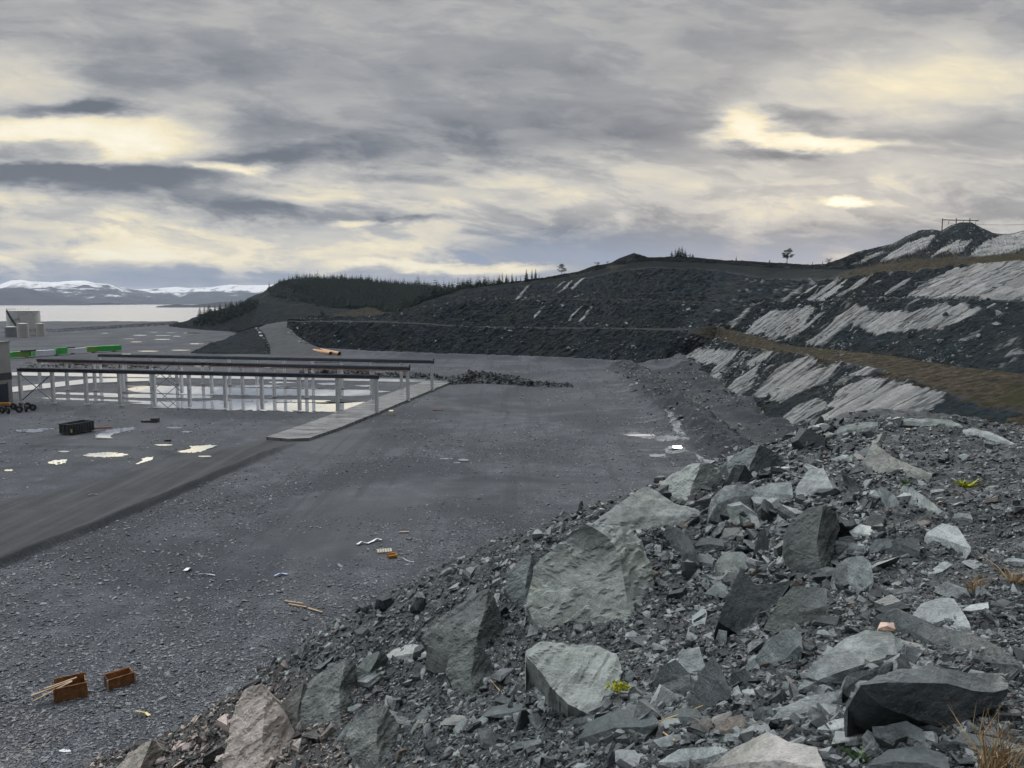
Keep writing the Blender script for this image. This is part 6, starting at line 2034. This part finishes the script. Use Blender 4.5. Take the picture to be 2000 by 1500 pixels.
strip([(265, 1395), (276, 1400), (285, 1396), (292, 1402)], 0.16, simple_mat('straw', (0.55, 0.47, 0.22), 0.8), 'yellowish tangle of sticks on the gravel below the rusty boxes', 'sticks', 'stick_tangle', 0.09)
def plank(a, b, label, w=0.12):
    A, B = Vector(ground_at(*a)), Vector(ground_at(*b))
    o = MB().bar((0, 0, 0.09), B - A + Vector((0, 0, 0.12)), w, 0.05).build('plank', M['timber'])
    o.location = A
    tag(o, label, 'plank', 'loose planks on the gravel')
plank((556, 1176), (592, 1182), 'upper of the three loose planks on the gravel')
plank((564, 1182), (599, 1189), 'middle one of the three loose planks on the gravel')
plank((601, 1190), (630, 1199), 'lowest of the three loose planks, pointing to the bank')
plank((779, 1041), (799, 1041), 'single plank on the packed gravel above the grey pallet', 0.2)

# piles of dark rubble
def pile(line, h, w, label, ns, smin, seed):
    P = [gnd(a, b) for a, b in line]
    rng = np.random.default_rng(seed)
    c = np.mean(P, axis=0)
    q = np.linspace(0, 1, 70)
    s = np.linspace(0, 1, len(P))
    cx, cy = np.interp(q, s, [p[0] for p in P]), np.interp(q, s, [p[1] for p in P])
    h = [k_ * 0.72 for k_ in h]
    hh = np.interp(q, np.linspace(0, 1, len(h)), h)
    G = []
    for k in np.linspace(-1, 1, 26):
        G.append(np.stack([cx, cy + k * w * (0.6 + 0.4 * hh / max(h)), hh * (1 - k * k) ** 1.3 - 0.15], 1))
    G = np.array(G)
    G[..., 2] += 0.35 * fbm(G * 0.7 + seed, 4) * (G[..., 2] + 0.3)
    root = thing('rubble_pile', label, 'rubble pile', (c[0], c[1], 0), 0, 'dark rubble piles on the pit floor')
    me = mkmesh('mound', G.reshape(-1, 3) - np.array((c[0], c[1], 0)), [grid_faces(*G.shape[:2])], M['bank'], False, {'warm': np.zeros(G.shape[:2])})
    link('mound', me, root)
    i, j = rng.integers(1, 25, ns), rng.integers(0, 70, ns)
    Q = G[i, j] + rng.normal(0, .15, (ns, 3)) * np.array((1, 1, .3)) - np.array((c[0], c[1], 0))
    o = scatter('blocks', Q, np.exp(rng.normal(math.log(smin), .5, ns)), M['bank'], rng, None, .7)
    o.parent = root
    o['kind'] = 'stuff'
pile([(880, 748), (930, 745), (990, 747), (1040, 752), (1115, 754)], [1.2, 3.0, 3.4, 2.4, 1.6, 1.0, 0.5], 5.5, 'long dark rubble pile in the middle of the pit, beyond the concrete strip', 1500, .38, 41)
pile([(590, 727), (640, 728), (690, 730), (730, 731)], [0.8, 2.2, 2.0, .8], 4.5, 'dark rubble pile behind the middle columns of the runways', 700, .38, 42)
pile([(735, 734), (800, 736), (870, 741)], [0.8, 1.7, 1.2], 3.5, 'low rubble row between the runways and the long dark pile', 600, .35, 43)
pile([(60, 716), (140, 716), (230, 717), (300, 719)], [0.6, 1.1, 1.0, .5], 4, 'low rubble row behind the runways near the green girders', 500, .35, 44)

# boulders edging the ramp road
def boulders():
    rng = np.random.default_rng(77)
    L = [(500, 641), (504, 645), (508, 650), (512, 656), (515, 661), (518, 666), (521, 672), (523, 677), (521, 683), (517, 688)]
    R = [(569, 646), (566, 650), (568, 653), (574, 656), (579, 659), (588, 664), (592, 667), (598, 671), (586, 668), (583, 641)]
    for side, pts in (('left', L), ('right', R)):
        for i, (px, py) in enumerate(pts):
            p, _ = hit(px, py, BV_FAR)
            if p is None:
                p = gnd(px, py)
            o = bpy.data.objects.new('boulder', BLOCKS[int(rng.integers(len(BLOCKS)))])
            COL.objects.link(o)
            s = rng.uniform(0.8, 1.5)
            o.location = p
            o.scale = (s * 1.2, s, s * 1.3)
            o.rotation_euler = (rng.uniform(-.3, .3), rng.uniform(-.3, .3), rng.uniform(0, 6))
            if i == 0:
                lab = f'topmost pale boulder edging the {"mound" if side == "left" else "quarry wall"} side of the ramp road'
            elif i == len(pts) - 1:
                lab = f'boulder at the end of the row on the {"mound" if side == "left" else "quarry wall"} side of the ramp road'
            else:
                lab = f'pale boulder within the row on the {"mound" if side == "left" else "quarry wall"} side of the ramp road'
            tag(o, lab, 'boulder', f'boulders edging the ramp road on the {"mound" if side == "left" else "quarry wall"} side')
boulders()
# ------------------------------------------------------------------ trees and small plants
def mat_leaf(name, a, b):
    m, N, bs = new_mat(name)
    r = N.n('ShaderNodeNewGeometry').outputs['Random Per Island']
    N.put(bs.inputs['Base Color'], N.mix(r, a, b))
    bs.inputs['Roughness'].default_value = 0.8
    bs.inputs['Specular IOR Level'].default_value = 0.15
    return m
M['needle'] = mat_leaf('spruce_needles', (0.013, 0.023, 0.019), (0.034, 0.050, 0.038))
M['pine'] = mat_leaf('pine_needles', (0.030, 0.045, 0.025), (0.075, 0.095, 0.050))
M['bush'] = mat_leaf('bush_leaves', (0.035, 0.042, 0.024), (0.085, 0.080, 0.045))
M['bark'] = simple_mat('bark', (0.060, 0.048, 0.038), 0.9, 0, 0.3, 8, 0.3)
M['dry'] = mat_leaf('dry_grass', (0.22, 0.14, 0.07), (0.42, 0.31, 0.17))
M['moss'] = mat_leaf('yellow_moss', (0.22, 0.26, 0.02), (0.48, 0.46, 0.04))
M['green_plant'] = mat_leaf('green_plant', (0.04, 0.09, 0.03), (0.10, 0.17, 0.06))

def spruce_crown(h, rw, seed, tiers=13, per=9, small=False):
    """whorls of drooping sprays, each a bent pair of ragged triangles"""
    rng = np.random.default_rng(seed)
    V, F = [], []
    for t in range(tiers):
        f = t / (tiers - 1)
        z = h * (0.10 + 0.88 * f)
        L = rw * (1 - f) ** 0.85 + 0.10 * rw
        n = max(4, int(per * (1 - 0.5 * f)))
        a0 = rng.uniform(0, 6)
        for k in range(n):
            if rng.random() < 0.10:
                continue
            a = a0 + 2 * math.pi * k / n + rng.normal(0, .15)
            l = L * rng.uniform(0.65, 1.15)
            zz = z + rng.normal(0, h * .012)
            d = np.array((math.cos(a), math.sin(a), 0))
            s = np.array((-d[1], d[0], 0))
            w = l * rng.uniform(.26, .42)
            up = 0.10 * l
            base = np.array((0, 0, zz + 0.10 * l))
            mid = d * l * 0.55 + np.array((0, 0, zz + up * 0.2))
            tip = d * l + np.array((0, 0, zz - l * rng.uniform(.18, .42)))
            o = len(V)
            V += [base, mid + s * w + (0, 0, -.10 * l), mid - s * w + (0, 0, -.10 * l), tip, mid + (0, 0, .05 * l), mid + (0, 0, -.30 * l)]
            F += [(o, o + 1, o + 4), (o, o + 4, o + 2), (o + 1, o + 3, o + 4), (o + 2, o + 4, o + 3), (o, o + 4, o + 5), (o + 4, o + 3, o + 5)]
    o = len(V)
    V += [np.array((0.03 * rw, 0, h * .95)), np.array((-0.03 * rw, 0, h * .95)), np.array((0, 0, h * 1.04))]
    F += [(o, o + 1, o + 2)]
    return np.array(V), np.array(F)

def clump_crown(center_list, seed, leaf, n):
    rng = np.random.default_rng(seed)
    V, F = [], []
    for (c, r) in center_list:
        c, r = np.array(c), np.array(r)
        for _ in range(n):
            d = rng.normal(size=3)
            d /= np.linalg.norm(d)
            p = c + d * r * rng.random() ** 0.4
            a, b = rng.normal(size=3), rng.normal(size=3)
            a = a / np.linalg.norm(a) * leaf * rng.uniform(.6, 1.5)
            b = b / np.linalg.norm(b) * leaf * rng.uniform(.6, 1.5)
            o = len(V)
            V += [p, p + a, p + b]
            F += [(o, o + 1, o + 2)]
    return np.array(V), np.array(F)

def trunk_mb(h, r, lean=(0, 0), limbs=(), seg=8):
    m = MB()
    top = Vector((lean[0], lean[1], h))
    m.tube((0, 0, -0.8), top * 0.5, r, r * 0.65, seg)
    m.tube(top * 0.5, top, r * 0.65, r * 0.18, seg)
    for (z, d) in limbs:
        b = top * z
        m.tube(b, b + Vector(d), r * 0.32, r * 0.10, 6)
    return m

SPR = []
for k in range(4):
    V, F = spruce_crown(8.0, [1.7, 1.4, 2.0, 1.25][k], 50 + k, [14, 12, 13, 15][k])
    SPR.append(mkmesh('crown', V, [F], M['needle']))
_t = trunk_mb(7.6, 0.16).build('trunk', M['bark'])
SPR_T = _t.data
bpy.data.objects.remove(_t)
def spruce(p, h, label, group, k, w=1.0):
    root = thing('spruce_tree', label, 'tree', p, random.uniform(0, 6.28), group)
    s = h / 8.0
    for nm, me in (('crown', SPR[k % 4]), ('trunk', SPR_T)):
        o = link(nm, me, root)
        o.scale = (s * w, s * w, s)
    return root

def sky_at(px, py, bv=BV_FAR):
    """the ground on a skyline: the first hit just under the pixel"""
    for d in range(0, 40):
        p, _ = hit(px, py + d * 0.7, bv)
        if p is not None and np.linalg.norm(p) < 900:
            return p
    return None

# the row of pointed spruces on the skyline left of the lone pine
SPX = [(976, 553, 15), (981, 553, 22), (989, 553, 18), (1000, 552, 21), (1008, 551, 14), (1017, 550, 12), (1028, 549, 24), (1039, 547, 23), (1046, 546, 22), (1053, 545, 12), (965, 554, 10), (958, 555, 9)]
names = ['third', 'fourth, tall and thin', 'fifth', 'sixth, tall', 'seventh, small', 'eighth, small', 'ninth and tallest', 'tenth, tall', 'eleventh, tall', 'twelfth and last, short', 'second, low', 'first, lowest']
for i, ((px, py, hp), nm) in enumerate(zip(SPX, names)):
    p = sky_at(px, py - 1)
    if p is None:
        continue
    spruce(p - np.array((0, 0, 0.4)), hp * p[1] / FPX * 1.05, f'{nm} from the left in the skyline spruce row beside the lone pine', 'skyline spruces left of the lone pine', i, 0.85)
BPX = [(1312, 501, 9), (1319, 501, 12), (1326, 501, 14), (1332, 500, 16), (1338, 501, 11), (1348, 502, 7), (1353, 502, 6), (1438, 510, 7), (1503, 509, 6)]
for i, ((px, py, hp), nm) in enumerate(zip(BPX, ['leftmost low bushy spruce in the clump', 'second spruce in the clump', 'third spruce in the clump', 'tallest dark spruce of the clump', 'spruce at the right of the clump', 'tiny sapling just right of the clump', 'smallest sapling right of the clump', 'lone small bushy spruce left of the round pine', 'tiny spruce near the round crowned pine'])):
    p = sky_at(px, py - 1)
    if p is None:
        continue
    spruce(p - np.array((0, 0, 0.4)), hp * p[1] / FPX * 1.5, f'{nm} on the skyline above the back wall', 'spruces above the back wall', i, 1.5)

def pine(p, h, label, kind):
    root = thing('pine_tree', label, 'tree', p, 0.3)
    rng = np.random.default_rng(9 + kind)
    limbs, cl = [], []
    if kind == 0:      # layered flat plates
        for z, r in ((.30, .46), (.42, .50), (.55, .40), (.68, .34), (.80, .26), (.92, .16)):
            for a in rng.uniform(0, 6.28, 5):
                d = np.array((math.cos(a) * r, math.sin(a) * r, .05)) * h * rng.uniform(.5, 1)
                limbs.append((z, d))
                cl.append(((d[0] * .8, d[1] * .8, z * h + d[2] + .03 * h), (h * .15, h * .15, h * .035)))
        V, F = clump_crown(cl, 4, h * .05, 50)
    else:              # round open crown over a bare stem
        for _ in range(30):
            a, z = rng.uniform(0, 6.28), rng.uniform(.30, .92)
            r = .36 * math.sin((z - .12) / .88 * 2.8)
            d = np.array((math.cos(a) * r, math.sin(a) * r, .12)) * h * rng.uniform(.55, 1.1)
            limbs.append((z * .9, d))
            cl.append(((d[0], d[1], z * h * .95 + d[2]), (h * .12, h * .12, h * .055)))
        V, F = clump_crown(cl, 5, h * .036, 70)
    link('crown', mkmesh('crown', V, [F], M['pine']), root)
    trunk_mb(h, h * .028, limbs=limbs).build('trunk', M['bark'], root)
p = sky_at(1097, 535); pine(p - np.array((0, 0, .3)), 20 * p[1] / FPX, 'lone flat layered pine on the skyline at the left shoulder of the hill', 0)
p = sky_at(1537, 515); pine(p - np.array((0, 0, .3)), 29 * p[1] / FPX, 'lone round crowned pine in the skyline dip below the peak', 1)
def bush(p, h, label, k, w=1.0, group=None):
    root = thing('shrub', label, 'shrub', p, k * 1.3, group)
    rng = np.random.default_rng(60 + k)
    cl = [((rng.normal(0, .25) * h * w, rng.normal(0, .25) * h, h * rng.uniform(.3, .75)), (h * .28 * w, h * .28, h * .22)) for _ in range(7)]
    V, F = clump_crown(cl, k, h * .07, 60)
    link('crown', mkmesh('crown', V, [F], M['bush']), root)
    m = MB()
    for c, _ in cl[:4]:
        m.tube((0, 0, -.3), c, h * .02, h * .01, 5)
    m.build('stem', M['bark'], root)
for k, (px, py, hp, w, lab) in enumerate([(1166, 517, 9, 1.2, 'low dark shrub on the rising skyline below the rounded top'), (1617, 514, 11, 1.5, 'shrub in the skyline dip just left of the peak slope'), (1186, 513, 5, 1, 'small shrub on the skyline near the rounded top'), (1345, 500, 5, 1.8, 'flat shrub right of the skyline spruce clump')]):
    p = sky_at(px, py - 1)
    if p is not None:
        bush(p, hp * p[1] / FPX, lab, k, w)
p, _ = hit(632, 623, BV_FAR)
if p is not None: bush(p, 4.4, 'dark round shrub at the left foot of the tawny grass knoll', 11, 1.0)
p, _ = hit(668, 617, BV_FAR)
if p is not None: bush(p, 2.2, 'small dark shrub on the tawny grass knoll', 12)

# trees on the headland by the water
HT = [(391, 628, 32, 1.1), (400, 624, 30, 1.2), (409, 618, 26, 1.3), (420, 612, 20, 1.3), (430, 608, 17, 1.3), (441, 606, 19, 1.3), (452, 603, 18, 1.3), (462, 600, 16, 1.3), (470, 598, 15, 1.3), (396, 634, 22, 1.2), (478, 596, 12, 1.2), (425, 622, 18, 1.3), (446, 616, 20, 1.4), (460, 614, 18, 1.4)]
hn = ['tallest tree at the tip', 'second tree from the tip', 'third tree from the tip', 'fourth tree, shorter', 'fifth tree, bushy', 'sixth tree, bushy', 'seventh tree, broad', 'eighth tree from the tip', 'ninth tree from the tip', 'tree standing lowest at the tip', 'last small tree towards the road', 'tree below the fourth and fifth', 'broad tree on the lower slope', 'broad tree nearest the road']
for i, ((px, py, hp, w), nm) in enumerate(zip(HT, hn)):
    p, _ = hit(px, py, BV_FAR)
    if p is None:
        p = sky_at(px, py)
    if p is None:
        continue
    spruce(p - np.array((0, 0, .5)), hp * p[1] / FPX, f'{nm} of the dark headland trees beside the fjord', 'dark trees on the headland', i, w * 1.15)

# broad leafless scrub between the headland trees: one tangled mass
def scrub():
    rng = np.random.default_rng(31)
    cl = []
    for _ in range(420):
        px, py = rng.uniform(382, 500), rng.uniform(592, 646)
        if py < np.interp(px, [382, 400, 440, 480, 500], [632, 614, 604, 594, 590]) or py > np.interp(px, [382, 430, 470, 500], [640, 634, 618, 606]):
            continue
        p, _ = hit(px, py, BV_FAR)
        if p is None or p[1] < 420:
            continue
        r = rng.uniform(1.4, 3.2)
        cl.append((p + np.array((0, 0, r * .5)), (r, r, r * .9)))
    V, F = clump_crown(cl, 9, .75, 60)
    o = link('undergrowth', mkmesh('undergrowth', V, [F], M['needle']))
    tag(o, 'dark scrub filling the headland between the trees', 'undergrowth', kind='stuff')
scrub()

def forest():
    rng = np.random.default_rng(12)
    VV, FF, off = [], [], 0
    T = [spruce_crown(1.0, r, 80 + k, 8, 7) for k, r in enumerate((.21, .25, .18, .29))]
    cnt = 0
    for _ in range(17000):
        px, py = rng.uniform(525, 1010), rng.uniform(535, 625)
        top = np.interp(px, [525, 560, 600, 660, 1010], [575, 575, 560, 545, 545])
        bot = np.interp(px, [525, 600, 650, 700, 770, 800, 850, 900, 1000], [578, 592, 602, 605, 610, 614, 600, 588, 572])
        if py < top - 30 or py > bot:
            continue
        if px < 640 and py > 560 + (px - 560) * .45 and rng.random() < .6:
            continue
        p, _ = hit(px, py, BV_FAR)
        if p is None or p[1] < 380 or p[1] > 700:
            continue
        h = np.exp(rng.normal(1.38, .33)) * (0.7 if px < 580 else 1.0)
        V, F = T[int(rng.integers(4))]
        a = rng.uniform(0, 6.28)
        c, s = math.cos(a), math.sin(a)
        W = V * h * np.array((1.0, 1.0, 1.0))
        W = np.stack([W[:, 0] * c - W[:, 1] * s, W[:, 0] * s + W[:, 1] * c, W[:, 2]], 1) + p - np.array((0, 0, .4))
        VV.append(W)
        FF.append(F + off)
        off += len(V)
        cnt += 1
    # the crest of the wood stands against the sky
    for px in np.cumsum(np.concatenate([[530], np.random.default_rng(2).exponential(3.6, 118)])):
        p = sky_at(px, 528) if px < 975 else None
        if p is None or p[1] < 380:
            continue
        p = p + np.array((rng.normal(0, 2), rng.uniform(0, 14), -.6))
        h = np.exp(rng.normal(1.35, .32)) * (0.5 if px < 575 else 0.85 if px < 880 else .6)
        V, F = T[int(rng.integers(4))]
        VV.append(V * h + p)
        FF.append(F + off)
        off += len(V)
    me = mkmesh('forest', np.concatenate(VV), [np.concatenate(FF)], M['needle'])
    tag(link('forest', me), 'dark spruce plantation covering the wooded hill', 'forest', kind='stuff')
forest()

# tufts on the near bank
def tuft(px, py, h, n, label, matl, spread=.5, nm='grass_tuft', cat='grass tuft', thick=.004, dy=0.0):
    p, _ = hit(px, py, BV_BANK)
    p = p + np.array((0, -dy, dy * .3))
    rng = np.random.default_rng(int(px))
    V, F = [], []
    for _ in range(n):
        b = np.array((rng.normal(0, .10 * h), rng.normal(0, .10 * h), -.05))
        d = np.array((rng.normal(0, spread), rng.normal(0, spread), 1.0))
        l = h * rng.uniform(.45, 1.05)
        side = np.cross(d, rng.normal(size=3)); side /= np.linalg.norm(side)
        droop = np.array((rng.normal(0, .25), rng.normal(0, .25), -.12)) * l
        w = thick * rng.uniform(.7, 1.4)
        o = len(V)
        m1 = b + d * l * .5
        t = b + d * l + droop
        V += [b - side * w, b + side * w, m1 - side * w * .8, m1 + side * w * .8, t]
        F += [(o, o + 1, o + 3), (o, o + 3, o + 2), (o + 2, o + 3, o + 4)]
    o = link(nm, mkmesh(nm, np.array(V), [np.array(F)], matl), None, p)
    tag(o, label, cat)
tuft(1893, 1470, .46, 110, 'tall dry tan grass tuft in front of the biggest dark block', M['dry'], .30, thick=.0028, dy=.25)
tuft(1905, 1155, .36, 60, 'thin reddish dry grass tuft on the gravel right of the rounded pale block', M['dry'], .32)
tuft(1982, 1135, .26, 90, 'low tawny grass clump at the right edge of the gravelly slope', M['dry'], .7)
tuft(1690, 1485, .16, 60, 'small green plant among the stones at the bottom of the view', M['green_plant'], .6, 'plant', 'plant', .008)
tuft(1885, 952, .28, 70, 'small yellow green plant below the sharp white edged wedge', M['moss'], .7, 'plant', 'plant', .02)
tuft(1770, 945, .22, 60, 'tiny green plant on the upper gravelly slope', M['green_plant'], .7, 'plant', 'plant', .02)
def moss(px, py, r, label):
    p, _ = hit(px, py, BV_BANK)
    p = p + np.array((0, -.55, .38))
    V, F = clump_crown([((0, 0, 0), (r, r * .6, r * .4)), ((r * .7, 0, -r * .3), (r * .5, r * .4, r * .35))], 3, r * .22, 240)
    o = link('moss_tuft', mkmesh('moss_tuft', V, [F], M['moss']), None, p)
    tag(o, label, 'moss')
moss(1194, 1352, .16, 'bright yellow green moss tuft on the rubble below the flat pale rock face')
def twig(pts, label):
    P = [hit(a, b, BV_BANK)[0] + np.array((0, 0, .08)) for a, b in pts]
    m = MB()
    for a, b in zip(P[:-1], P[1:]):
        m.tube(Vector(a - P[0]), Vector(b - P[0]), .011, .009, 6)
    o = m.build('twig', M['dry'])
    o.location = P[0]
    tag(o, label, 'twig')
twig([(1263, 1430), (1300, 1418), (1340, 1405), (1372, 1392)], 'long pale straw right of the big layered boulder')
twig([(1282, 1434), (1300, 1448), (1318, 1462)], 'short pale straw pointing down beside the big layered boulder')
twig([(958, 1335), (972, 1352), (984, 1366)], 'pale straw on the rubble left of the flat pale rock face')

# ------------------------------------------------------------------ power line on the peak
M['pole'] = simple_mat('pole_wood', (0.075, 0.07, 0.068), 0.9, 0, 0.2)
def pylon():
    Y = 300.0
    A = at(1841, 428, Y); B = at(1908, 429.5, Y)
    root = thing('power_pylon', 'wooden three legged power line frame on top of the peak', 'power pylon', (A[0], A[1], A[2] - 14))
    o = Vector((A[0], A[1], A[2] - 14))
    for px in (1841, 1868, 1894.5):
        t = Vector(at(px, 426.5, Y)) - o
        MB().tube(t - Vector((0, 0, 16)), t, .24, .18, 8).build('pole', M['pole'], root)
    MB().bar(Vector(A) - o + Vector((-.2, -.3, -.3)), Vector(B) - o + Vector((.5, -.3, -.3)), .30, .30).build('crossarm', M['pole'], root)
    for px in (1854, 1882, 1907):
        t = Vector(at(px, 430.5, Y)) - o
        MB().tube(t, t + Vector((-.3 if px < 1900 else -.4, 0, -1.5)), .10, .10, 6).build('insulator', M['pole'], root)
    for px, dz in ((1854, 0), (1882, 0), (1907, 0)):
        s = Vector(at(px, 437, Y)) - o
        e = Vector(at(px + 420, 395, Y - 40)) - o
        m = MB()
        pr = s
        for k in range(1, 9):
            f = k / 8
            q = s.lerp(e, f) - Vector((0, 0, 3.0 * 4 * f * (1 - f)))
            m.tube(pr, q, .028, .028, 5)
            pr = q
        m.build('cable', M['brace'], root)
pylon()
for i, (px, py) in enumerate([(1587, 516), (1606, 516)]):
    p = sky_at(px, py - 2)
    if p is not None:
        o = MB().tube((0, 0, -.4), (0, 0, 1.3), .16, .12, 8).tube((0, 0, 1.3), (0, 0, 1.45), .12, .02, 8).build('fence_post', M['pole'])
        o.location = p
        tag(o, ['left of two wooden posts in the skyline dip', 'right of two wooden posts in the skyline dip, nearer the shrub'][i], 'fence post', 'posts in the skyline dip')

# ------------------------------------------------------------------ damp air over the fjord and the far hills
def build_haze():
    m = bpy.data.materials.new('damp_air')
    m.use_nodes = True
    t = m.node_tree
    t.nodes.clear()
    N = NT(t)
    out = N.n('ShaderNodeOutputMaterial')
    v = N.n('ShaderNodeVolumePrincipled')
    v.inputs['Color'].default_value = (0.72, 0.82, 1.0, 1)
    v.inputs['Density'].default_value = HAZE
    v.inputs['Anisotropy'].default_value = 0.2
    t.links.new(v.outputs[0], out.inputs['Volume'])
    bm = bmesh.new()
    bmesh.ops.create_cube(bm, size=1.0, matrix=Matrix.Translation((0, 8000, (HAZE_TOP - 10) / 2)) @ Matrix.Diagonal((36000, 24000, HAZE_TOP + 10, 1)))
    me = bpy.data.meshes.new('haze')
    bm.to_mesh(me)
    bm.free()
    me.materials.append(m)
    tag(link('haze', me), kind='stuff')
HAZE = 4.2e-5
HAZE_TOP = 25 + max(max(v.co.z for v in o.data.vertices) for o in bpy.data.objects if o.type == 'MESH' and o.name.startswith('mountain'))
print('haze top', HAZE_TOP)
build_haze()
